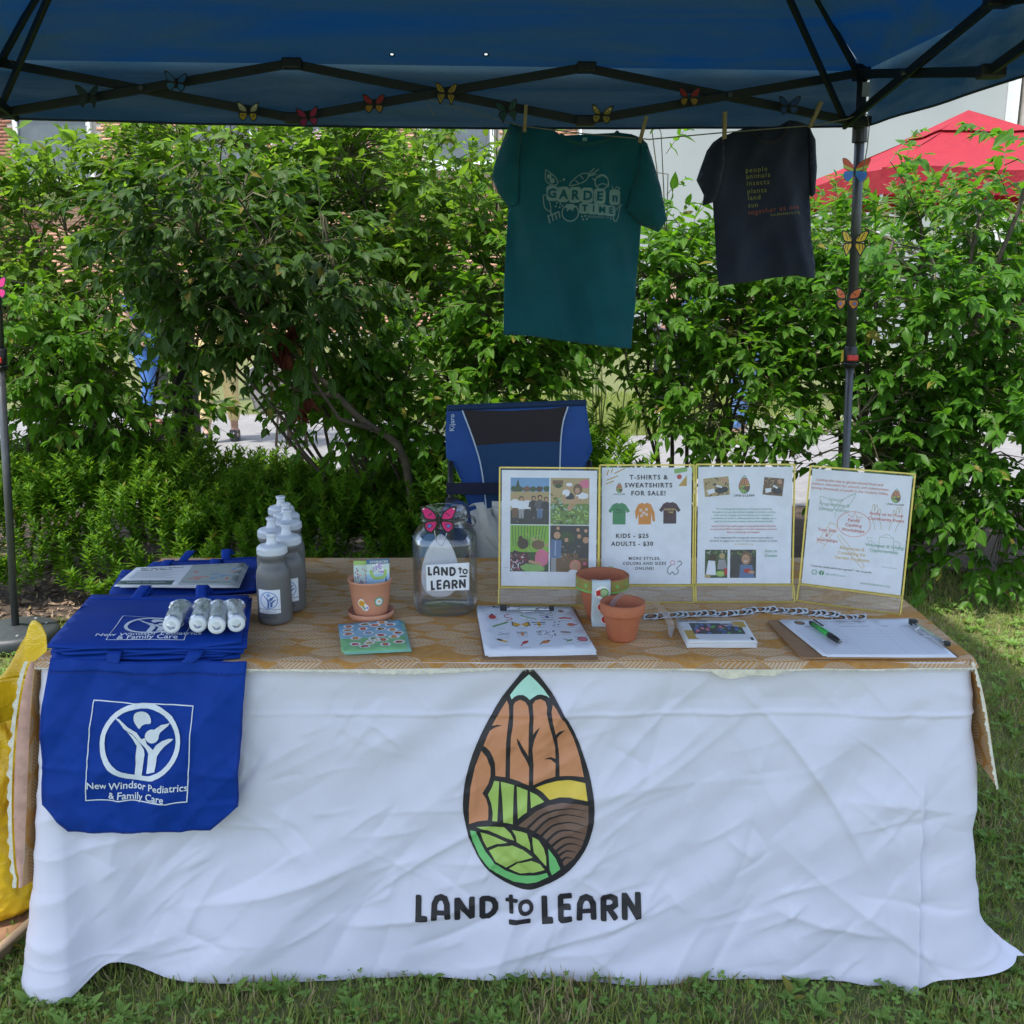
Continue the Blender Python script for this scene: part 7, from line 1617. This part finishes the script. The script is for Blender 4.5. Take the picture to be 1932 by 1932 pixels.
# stack of sheets on it
bug = {}
BM = [PB, INK, INKG, STR, STO, STG, YEL, STB, STN, STK, cl('bug_grey',(.35,.38,.45))]
def bugs():
    S = []; r2 = random.Random(9)
    def legs(cx, cy, s, m=1, n=3):
        for k in range(n):
            y = cy+(k-(n-1)/2)*s*.5
            for sg in (-1,1): S.append((m, ribbon([(cx,y),(cx+sg*s*1.1,y+s*.25*(k-1)),(cx+sg*s*1.3,y+s*.5*(k-1))], s*.10)))
    def ov(cx, cy, a, b_, m, rot=0): 
        c, s_ = math.cos(R(rot)), math.sin(R(rot)); S.append((m, [(cx+x*c-y*s_, cy+x*s_+y*c) for x, y in circ(0,0,a,b_,14)]))
    legs(30,208,11,3); ov(30,208,9,8,3); ov(30,217,4,3,1)
    S.append((3, ribbon(catmull([(72,218),(60,214),(62,206),(74,204),(74,198),(60,196)],3), 2.2)))
    S.append((5, ribbon([(98,214),(132,198)], 3))); S.append((5, ribbon([(104,212),(100,220)], 1.2))); S.append((5, ribbon([(116,206),(110,198)], 1.2)))
    legs(160,208,12,1,4); ov(160,208,4,5,8)
    S.append((3, [(184,204),(200,208),(220,204),(214,200),(200,202),(190,200)])); ov(200,232,7,5,7)
    S.append((5, ribbon([(26,172),(62,188)], 5)))
    for sg in (-1,1): S.append((1, [(92,180),(92+sg*20,190),(92+sg*22,176),(92+sg*10,170)])); S.append((6, [(92,180),(92+sg*17,187),(92+sg*19,177),(92+sg*9,172)]))
    S.append((1, ribbon([(118,186),(150,186)], 3))); ov(134,180,4,9,6); S.append((1, ribbon([(122,178),(148,180)], 2)))
    for x, y in ((172,186),(184,190),(168,176),(178,178)): ov(x,y,3.5,1.5,8,20)
    ov(208,178,10,6,9); ov(206,179,6,4,4); S.append((7, ribbon([(216,176),(226,182)], 2)))
    S.append((10, ribbon([(36,152),(58,138)], 2))); S.append((10, ribbon([(34,142),(60,148)], 3)))
    legs(88,146,9,7); ov(88,146,4,8,4); ov(82,150,7,2.5,10,20); ov(94,150,7,2.5,10,-20)
    for k in range(26): ov(r2.uniform(122,164), r2.uniform(136,156), 2.6, 1.1, 1, r2.choice((20,60,-30)))
    ov(186,150,13,2.5,7,-4); S.append((1, ribbon([(174,146),(200,146)], .8)))
    ov(40,122,12,3,6,-18); ov(34,126,7,3,1,-20); ov(88,116,9,4,3,30); S.append((3, ribbon([(82,112),(76,104)], 2.5))); ov(132,116,9,5,4,15); S.append((7, ribbon([(126,114),(118,108)], 3))); ov(140,120,4,3,7)
    ov(182,122,11,2.5,10,-25); ov(186,120,9,2,5,25); ov(216,124,11,9,7); legs(216,124,11,1); ov(216,124,8,7,9)
    for x, y in ((30,196),(66,190),(114,194),(160,194),(200,194),(44,166),(92,164),(134,168),(172,170),(208,168),(46,132),(88,134),(142,130),(186,140),(40,108),(84,98),(130,102),(182,108),(216,108)): S.append((2, rect(x-10,y-.5,x+10,y+.5)))
    return S
sq = lambda dx=0, dy=0: [Vector((p.x+dx,p.y+dy,0)) for p in (PZ(918,1236,z_+.006), PZ(1122,1232,z_+.006), PZ(1076,1150,z_+.006), PZ(901,1148,z_+.006))]
for k in range(6):
    top = k == 5; dx = (.004,-.003,.002,.004,-.002,0)[k]; dy = (-.006,-.004,-.005,-.002,-.003,0)[k]
    # drawing 230 x 262
    tx_ = [('Bug & Bird Scavenger Hunt', 112, 244, 13, 'CENTER', .02, 0, 1),('Which ones can you spot around',112,236,8,'CENTER',.0,0,2),('your home and school?',112,229,8,'CENTER',0,0,2),('Circle all the ones you see',112,222,8,'CENTER',0,0,2)] if top else None
    sh = xf(bugs(), lambda x, y: (x*.94, (y-98)*1.35+14)) if top else []
    if top: tx_ = [(a, x*.94, (y-98)*1.35+14-(y-222)*.0, s, al, bo, ro, mi) for a, x, y, s, al, bo, ro, mi in tx_]
    paper_sheet('paper_sheet', 'top sheet of the clipboard stack printed with coloured bugs and birds' if top else ORD[5-k]+' white sheet from the top of the stack on the middle clipboard', 'paper', sq(dx, dy), TZ+.0065+k*.0016, sh, BM, 216, 222, 'sheets on the middle clipboard', tx_, seed=k*2.3, th=.0010)
cc = thing('clip_bar', 'x','x') if False else None
def board_clip(t, a, b_, z, out):
    """wire and bar clip between points a and b_ along the board edge"""
    a, b_ = Vector(a), Vector(b_); a.z = b_.z = z; d = (b_-a).normalized(); b = MB()
    b.beam(a+Vector((0,0,.006)), b_+Vector((0,0,.006)), .012, .004); b.build('clip', M_CHR, t, True, bev=.001)
    b = MB(); o = Vector(out); b.tube(catmull([tuple(a+d*.01+Vector((0,0,.010))), tuple(a.lerp(b_,.3)+o*.010+Vector((0,0,.010))), tuple(a.lerp(b_,.38)+o*.024+Vector((0,0,.008))), tuple(a.lerp(b_,.62)+o*.024+Vector((0,0,.008))), tuple(a.lerp(b_,.7)+o*.010+Vector((0,0,.010))), tuple(b_-d*.01+Vector((0,0,.010)))], 4), .0016, 6); b.build('clip_wire', M_CHR, t, True, True)
    MB().box(a+Vector((0,0,.008)), (.016,.014,.012)).build('clip_grip', M_PLAS, t, True, bev=.002); MB().box(b_+Vector((0,0,.008)), (.012,.012,.010)).build('clip_grip', M_PLAS, t, True, bev=.002)
zt = TZ+.0165
board_clip(cb1, PZ(950,1153,zt), PZ(1040,1154,zt), zt, (0,-1,0))
cbq = [Vector((p.x,p.y,z_)) for p in (PZ(1512,1244,z_), PZ(1813,1244,z_), PZ(1717,1170,z_), PZ(1446,1173,z_))]
cb2, q2, w2, h2 = clipboard('brown clipboard lying sideways with a lined sign up sheet at the right end', cbq)
sq2 = lambda dx=0, dy=0: [Vector((p.x+dx,p.y+dy,0)) for p in (PZ(1556,1238,z_+.005), PZ(1800,1239,z_+.005), PZ(1716,1169,z_+.005), PZ(1472,1171,z_+.005))]
for k in range(3):
    top = k == 2; S = []; tx_ = None
    if top:
        for q in range(17): S.append((2, rect(8, 8+q*7.6, 270, 8.5+q*7.6)))
        for x in (8, 96, 186, 232, 269.5): S.append((2, rect(x, 8, x+.6, 140)))
        S.append((1, circ(32,166,11,n=16))); S.append((3, circ(32,166,7,9,12)))
        tx_ = [('Sign up for our Monthly Newsletter',120,168,8,'CENTER',.0,0,1),('Name          Email          Phone',110,156,6,'CENTER',0,0,1),('Name',40,143,6,'CENTER',0,0,1),('Email (please print clearly)',140,143,6,'CENTER',0,0,1),('Phone',206,143,6,'CENTER',0,0,1),('Town',246,143,6,'CENTER',0,0,1)]
    paper_sheet('paper_sheet', ('lowest plain sheet on the right clipboard','middle plain sheet on the right clipboard with its corner lifted','top lined sign up sheet on the right clipboard under the pen')[k], 'paper', sq2((.004,-.004,0)[k], (-.004,-.002,0)[k]), TZ+.0062+k*.0012, S, [PB, INK, cl('rule_grey',(.36,.38,.46)), STB], 280, 186, 'sheets on the right clipboard', tx_, seed=k*3.1+20, th=.0006)
zt = TZ+.010
board_clip(cb2, PZ(1722,1180,zt), PZ(1786,1221,zt), zt, (-1,-.2,0))
# pen
pa_, pb_ = PZ(1528,1173,TZ+.016), PZ(1591,1215,TZ+.016); pa_.z = pb_.z = TZ+.0155; d = (pb_-pa_).normalized(); L = (pb_-pa_).length; Pn = lambda s: pa_+d*(L*s)
pen = thing('pen', 'green pen with black grip and silver tip lying across the sign up sheet', 'pen', Pn(.5))
MB().tube([Pn(.10),Pn(.62)], [.0056,.0058], 14).build('barrel', mat('pen_green',(.03,.36,.06),.25), pen, True, True)
MB().tube([Pn(.58),Pn(.64),Pn(.76),Pn(.88)], [.0058,.0064,.0060,.0054], 14).build('grip', M_PLAS, pen, True, True)
MB().tube([Pn(.88),Pn(.96),Pn(1.0)], [.0052,.0028,.0010], 12).build('tip', M_CHR, pen, True, True)
MB().tube([Pn(0),Pn(.02),Pn(.05),Pn(.06),Pn(.11)], [.0030,.0034,.0034,.0056,.0058], 12).build('cap_end', M_PLAS, pen, True, True)
MB().beam(Pn(.07)+Vector((.004,.003,.008)), Pn(.36)+Vector((.004,.003,.0075)), .0045, .0018).build('pocket_clip', M_PLAS, pen, True, bev=.0006)

# ================================================================ cards, sticker sheets, sticker row
cq = lambda dx=0, dy=0, z=0: [Vector((p.x+dx,p.y+dy,0)) for p in (PZ(1297,1214,TZ+.01), PZ(1428,1214,TZ+.01), PZ(1404,1175,TZ+.01), PZ(1276,1174,TZ+.01))]
for k in range(6):
    top = k == 5; S = []; tx_ = None
    if top:
        S = clip(small_photo(0,0,100,70,0,0,0)[:0] or [], 0,0,1,1) if False else []
        S = [(1, rect(4,8,26,46)), (2, rect(22,30,128,78)), (3, rect(22,12,118,28)), (1, rect(112,60,138,86)), (4, rect(132,4,138,16))]
        r2 = random.Random(6)
        for q in range(40): x = r2.uniform(26,122); y = r2.uniform(34,72); S.append((r2.choice((5,6,7,8,4)), [(max(22,min(128,a)), max(30,min(78,c))) for a, c in blob(x,y,4,5,r2)]))
        tx_ = [('LAND TO LEARN', 32, 84, 8, 'CENTER', .03, 0, 4),('PROGRAMS',102,72,6,'CENTER',.02,0,0),('SPROUTED',108,64,6,'CENTER',.02,0,0)]
    mats = [M_PAPER, cl('card_mustard',(.50,.32,.06)), cl('card_dark',(.05,.06,.06)), cl('card_white',(.66,.68,.72)), INK, STN, STK, STG, cl('card_blue',(.10,.18,.42))]
    paper_sheet('postcard', 'top postcard of the small pile with mustard corners and group photo' if top else ORD[5-k]+' postcard from the top of the small pile right of the terracotta pots', 'postcard', cq((0,.001,-.001,.002,0,0)[k], (0,-.001,0,.001,-.001,0)[k]), TZ+.0025+k*.0026, S, mats, 142, 92, 'pile of postcards', tx_, th=.0022, seed=k)
gq = lambda dx=0, dy=0: [Vector((p.x+dx,p.y+dy,0)) for p in (PZ(645,1236,TZ), PZ(769,1230,TZ), PZ(755,1174,TZ), PZ(638,1183,TZ))]
for k in range(5):
    top = k == 4; S = []
    if top:
        S = [(8, rect(0,56,100,100)), (1, rect(0,0,100,22)), (9, rect(0,80,100,100))]
        r2 = random.Random(12)
        for j, (x, y, m) in enumerate(((16,88,3),(42,92,7),(70,94,4),(14,74,4),(38,76,3),(58,86,3),(82,84,7),(14,60,3),(45,60,10),(66,72,12),(84,66,4),(92,54,3),(24,44,4),(64,50,3),(84,42,4),(22,24,3),(44,26,6),(52,40,5),(66,34,3),(90,24,3),(68,18,3),(36,16,7))):
            S.append((0, blob(x,y,9,6,r2,12,.12))); 
            if m in (3,4) and j % 2 == 0: S += flower(x,y,5.2,m,6,6)
            else: S.append((m, blob(x,y,6,3.8,r2,10,.2))); S.append((r2.choice((5,6,11)), blob(x+1,y,2.4,1.8,r2,8,.2)))
        S += flower(56,34,6,0,6,7)+flower(44,32,5,0,6,7)
    mats = [STW, cl('sheet_green',(.22,.50,.22)), STG, STR, STO, STG, YEL, STB, cl('sheet_blue',(.28,.50,.62)), cl('sheet_sky',(.20,.42,.58)), cl('sheet_umbrella',(.15,.30,.55)), STK, cl('sheet_dk',(.04,.05,.05))]
    base_m = [mats[0 if not top else 0]]
    ms = mats if top else [cl('sheet_edge',(.25,.52,.42))]
    if top: S = [(1, rect(0,0,100,100)), (9, rect(0,70,100,100)), (8, rect(0,44,100,70))] + S[3:] 
    paper_sheet('sticker_sheet', 'top sticker sheet with red flowers on a sky and grass background' if top else ORD[4-k]+' sticker sheet from the top of the pile in front of the peach pot', 'sticker sheet', gq((.006,.009,.003,.005,0)[k], (-.001,-.004,.002,-.003,0)[k]), TZ+.002+k*.0012, S, ms, 100, 100, 'sticker sheets in front of the peach pot', None, th=.0007, seed=k)
# fanned row of round emblem stickers
SM = [cl('stk_white',(.72,.76,.80)), cl('stk_black',(.03,.03,.03)), STO, STG, STB, cl('stk_mint',(.35,.62,.55))]
rowp = catmull([(1222,1164),(1262,1163),(1310,1160),(1360,1160),(1400,1158),(1412,1153),(1440,1152),(1480,1154),(1520,1157),(1560,1160),(1585,1167),(1625,1166)], 6)
clen = [0]
for i in range(1, len(rowp)): clen.append(clen[-1]+math.dist(rowp[i], rowp[i-1]))
NSK = 34
mesh_s = None
def ordn(k): k += 1; return str(k)+('th' if 10 < k % 100 < 14 else {1:'st',2:'nd',3:'rd'}.get(k % 10, 'th'))
for k in range(NSK):
    s_ = clen[-1]*((k+.5)/NSK + .006*math.sin(k*2.3)); i = max(j for j in range(len(clen)-1) if clen[j] <= s_); q = (s_-clen[i])/(clen[i+1]-clen[i]+1e-9)
    px, py = rowp[i][0]*(1-q)+rowp[i+1][0]*q, rowp[i][1]*(1-q)+rowp[i+1][1]*q; c = PZ(px, py, TZ)
    if mesh_s is None:
        lg = []
        for m, l in LOGO:
            lg.append(({0:1,1:5,2:2,3:3,4:2,5:4,6:3}[m], l))
        f = lambda x, y: ((x-802)*.0000185, (850-y)*.0000185)
        o = sheet('sticker', [(0, rrect(-.0165,-.0165,.0165,.0165,.004)), (1, circ(0,0,.0138,n=22))] + xf([l for l in lg if l[0] != 1][:12], f), SM, lambda x, y, o_: Vector((x, y, .0006*(x/.017))), None, None, False, False, thick=.0004)
        mesh_s = o
    else:
        o = bpy.data.objects.new('sticker', mesh_s.data); COL.objects.link(o); md = o.modifiers.new('solid','SOLIDIFY'); md.thickness = .0004; md.offset = -1
    o.location = c + Vector((0,0,.0016+.0006*(k % 5))); o.rotation_euler = (R(3), R(-7), R(-12+18*math.sin(k*1.7)))
    tag(o, ('leftmost round emblem sticker of the fanned row' if k == 0 else 'rightmost round emblem sticker of the fanned row' if k == NSK-1 else 'round emblem sticker in the fanned row before the signs, %s from the left end' % ordn(k)), 'sticker', 'emblem stickers fanned out in a row')

# ================================================================ camp chair
ch = thing('camp_chair', 'blue folding camp chair with black headrest behind the table', 'chair', (.05, 3.15, 0), R(-3))
YC = 3.22
def cp(x, y, dy=0): p = PY(x, y, YC+dy); return p
M_CB = mat('chair_blue', (.008,.065,.27), .7, .10, 12, .4, 200); M_CK = mat('chair_black', (.022,.016,.020), .8, .1, 12, .4, 100); M_CM = mat('chair_mesh', (.010,.055,.15), .75, .25, 300, .4, 400, trans=.1)
def cmap(x, y, off=0.0):
    p = PY(x, y, YC); q = (x-975)/140; p.y = YC + .045*(1-q*q) + (p.z-.8)*.10 + .004*noise.noise(Vector((x*.02, y*.02, 3))) - off; return p
o1 = [(843,773),(900,772),(960,775),(1040,770),(1106,762),(1112,810),(1118,850),(1107,877),(1095,905),(1088,1060),(894,1060),(884,960),(871,912),(855,878),(842,865),(840,820)]
pan = sheet('backrest', [(0, o1), (1, [(873,778),(960,781),(1040,776),(1071,771),(1058,838),(980,841),(897,845)]), (2, [(897,845),(980,841),(1058,838),(1054,1060),(926,1060),(911,910)])], [M_CB, M_CK, M_CM], cmap, ch, 14, thick=.005)
for pts in ([(871,778),(896,845),(911,910),(926,1058)], [(1073,771),(1059,838),(1055,1058)]): sheet('piping', [(0, ribbon(catmull(pts, 5), 2.6))], [cl('piping_white',(.45,.55,.65))], lambda x, y, o: cmap(x, y, .006), ch, 12)
b = MB(); b.tube([cmap(x, 773-(x-843)*.040+2.5*math.sin((x-843)/263*math.pi), 0) for x in range(843, 1110, 8)], .010, 8); b.build('top_roll', mat('chair_roll',(.006,.03,.09),.8,.2,300,.8,300), ch, True, True)
texts('lettering', [('Kijaro', 0, 0, 13, 'LEFT', .01, 90)], [cl('chair_print',(.45,.55,.65))], lambda x, y, off=0.0: cmap(856+x*1.0, 816-y, .006), ch, .001)
b = MB()
for x in (850, 1112):
    b.tube([cp(x, 870), cp(x, 960), cp(x+ (4 if x < 900 else -4), 1075), Vector((cp(x,1075).x, YC+.28, .03))], .009, 8)
    b.tube([cp(x, 975, -.42), cp(x, 1030, -.40), Vector((cp(x,1060,-.3).x, YC-.38, .03))], .009, 8)
    b.tube([Vector((cp(x,1060).x, YC-.38, .06)), Vector((cp(x,1060).x, YC+.25, .50))], .009, 8); b.tube([Vector((cp(x,1060).x, YC+.26, .06)), Vector((cp(x,1060).x, YC-.38, .50))], .009, 8)
b.build('frame', M_PLAS, ch, True, True)
for x0, x1 in ((840, 866), (1096, 1122)):
    a, c = PY(x0, 930, YC-.02), PY(x1, 930, YC-.02); b = MB(); z = .785
    b.grid(lambda u, v: (a.x+(c.x-a.x)*u, YC-.0-.42*v, .80-.03*math.sin(v*3.1)), 3, 10); b.build('armrest', M_CK, ch, True, True, thick=.006)
a, c = PY(843, 912, YC-.03), PY(1118, 912, YC-.03)
MB().box(((a.x+c.x)/2, YC-.06, PY(900,922,YC-.06).z), (c.x-a.x, .006, .038)).build('strap', mat('strap_navy',(.006,.008,.03),.8), ch, True, bev=.002)
b = MB(); b.grid(lambda u, v: (a.x+.02+(c.x-a.x-.04)*u, YC-.44+.46*v, .47-.05*math.sin(u*math.pi)*math.sin(v*math.pi)), 12, 10); b.build('seat', M_CB, ch, True, True, thick=.006)
# arm pocket seen left of the jar rim
pk = [(832,968),(845,948),(868,944),(884,952),(892,1000),(896,1060),(826,1060)]
sheet('arm_pocket', [(0, pk), (1, [(846,966),(852,952),(872,951),(882,968)])], [mat('pocket_navy',(.01,.04,.13),.7), cl('pocket_lilac',(.16,.24,.50))], lambda x, y, o: PY(x, y, 2.86)+Vector((0,.004*math.sin(x*.2),0)), ch, 14, thick=.004)
# cream cotton bag on the chair
cbg = thing('cotton_bag', 'crumpled cream cotton bag lying on the camp chair seat behind the jar', 'bag', (-.05, 2.98, .47))
M_COT = mat('cream_cotton', (.58,.56,.50), .9, .08, 12, .6, 120, .003)
def cotton(u, v):
    th_ = u*2*math.pi; ph = v*math.pi; n = noise.noise(Vector((math.cos(th_)*1.6, math.sin(th_)*1.6+v*2, 4))); f = 1+.20*n+.06*abs(noise.noise(Vector((math.cos(th_)*6, math.sin(th_)*6, v*7))))
    return (-.06+.150*f*math.sin(ph)**.7*math.cos(th_), 2.98+.095*f*math.sin(ph)**.7*math.sin(th_), .665-.225*f*math.cos(ph)*-1*-1 if False else .655+.165*math.cos(ph)*f)
MB().grid(cotton, 60, 36).build('bag_body', M_COT, cbg, True, True)
hp = catmull([tuple(PY(x, y, Y)) for x, y, Y in ((885,956,2.90),(896,952,2.885),(903,975,2.875),(912,1005,2.87),(930,1030,2.87),(946,1048,2.87))], 5)
MB().grid(lambda u, v: Vector(hp[min(len(hp)-1, int(v*(len(hp)-1)))])+Vector((.026*u, .003*math.sin(v*9), .004*u)), 3, 25).build('handle', M_COT, cbg, True, True, thick=.002)
# small blue box edge by the jar
bx = thing('blue_box', 'corner of a light blue box just behind the left side of the jar', 'box', (*PZ(786,1062,.60).xy, .47))
q = PY(790,1055,2.78); MB().box((q.x+.02, 2.85, q.z-.04), (.06,.12,.15), Matrix.Rotation(.3,4,'Z')).build('carton', mat('carton_blue',(.12,.28,.48),.6), bx, True, bev=.002)
MB().box((q.x+.02, 2.85, q.z+.0365), (.062,.122,.006), Matrix.Rotation(.3,4,'Z')).build('lid', mat('carton_lid',(.16,.34,.55),.6), bx, True, bev=.001)

# ================================================================ yellow sack and tray at the left
tr_ = thing('wooden_tray', 'pale wooden tray with rounded rim on the grass at the bottom left corner', 'tray', (-1.30, 2.0, 0), R(-14))
M_TRW = mat('tray_wood', (.50,.36,.22), .7, .12, 12, .3, 60); M_TRI = mat('tray_inner', (.20,.11,.06), .85, .3, 8, .5, 30)
def rr3(w, h, r, z): return [(x, y, z) for x, y in rrect(-w/2, -h/2, w/2, h/2, r, 8)]
b = MB(); loops = [rr3(.50,.64,.10,.0), rr3(.52,.66,.11,.035), rr3(.545,.685,.12,.040), rr3(.545,.685,.12,.046), rr3(.505,.645,.10,.044), rr3(.48,.62,.09,.018)]
n = len(loops[0])
for l in loops: b.v += l
for i in range(len(loops)-1):
    for j in range(n): a = i*n+j; c = i*n+(j+1)%n; b.f.append((a,c,c+n,a+n)); b.mi.append(0)
b.build('rim', M_TRW, tr_, sm=True)
b = MB(); b.add(loops[-1], [tuple(range(n))]); b.build('base', M_TRI, tr_)
tr_.location = (*PZ(-105,1735,0.0).xy, .012)
sk = thing('plastic_sack', 'open yellow plastic sack standing on the wooden tray at the left edge', 'sack', (tr_.location.x, tr_.location.y, .03))
def sack_mat():
    m = bpy.data.materials.new('yellow_sack'); m.use_nodes = True; b = NB(m); p = b.n['Principled BSDF']; tc = b.node('ShaderNodeTexCoord').outputs['Object']; sp = b.node('ShaderNodeSeparateXYZ'); b.l.new(tc, sp.inputs[0])
    side = b.m('GREATER_THAN', b.m('ADD', sp.outputs[0], b.m('MULTIPLY', sp.outputs[2], .12)), .215); low = b.m('LESS_THAN', sp.outputs[2], .28)
    c = b.mix(b.ramp(b.noise(tc, 5, 4), .3, .7), (.58,.36,.01), (.72,.50,.02)); c = b.mix(b.m('MULTIPLY', side, low), c, (.62,.62,.58))
    sm_ = b.m('MULTIPLY', b.ramp(b.noise(tc, 3.2, 3), .62, .66), .6); c = b.mix(sm_, c, (.30,.22,.06))
    b.l.new(c, p.inputs['Base Color']); p.inputs['Roughness'].default_value = .22; b.l.new(b.bump(b.noise(tc, 16, 5, .6, .6), .7, .012), p.inputs['Normal']); return m
M_SACK = sack_mat()
def sack(u, v, sh=0.0):
    a = u*2*math.pi; e = 2.6; ca, sa = math.cos(a), math.sin(a); r = 1/((abs(ca)**e+abs(sa)**e)**(1/e)); w = .225*(1+.06*math.sin(v*3.1)-.10*v*v); dd = .15*(1+.1*math.sin(v*3.1)-.35*v*v)
    n = noise.noise(Vector((ca*2.2, sa*2.2, v*4))); k = 1+.06*n*(.4+v)-.10*abs(noise.noise(Vector((ca*4, sa*4, v*3+2))))-.06*abs(noise.noise(Vector((ca*9+v*4, sa*9, v*11))))
    top = .46 + .07*math.cos(a-.5)**2*0 + .05*max(0, math.cos(a-.9))**6 - .02*math.sin(a*3)
    if v < .06: w *= .86+v*2.3; dd *= .86+v*2.3
    lx = .10*max(0, math.cos(a-.9))**6*v**3
    return (w*r*ca*k-sh*ca + lx*.1, dd*r*sa*k-sh*sa+ .06*max(0, math.cos(a-.9))**6*v**3, top*v)
MB().grid(sack, 170, 80).build('sack_body', M_SACK, sk, sm=True, thick=.002)
fl2 = MB().grid(lambda u, v: tuple(Vector(sack(.06+.16*u, 1))+Vector((.02*v+.02*(u-.5)*v, .02*v, v*.15*math.sin(u*math.pi)**1.6))), 14, 12); fl2.build('torn_flap', M_SACK, sk, sm=True, thick=.0015)
MB().lathe([(.001,.0),(.19,.0)], 30, (0,0,.34)).build('contents', mat('sack_inner',(.50,.44,.30),.8,.3,20,.8,60), sk).scale = (1,.65,1)
sk.location = Vector((PZ(-62,1772,.03).x-.085, 2.22, .03));
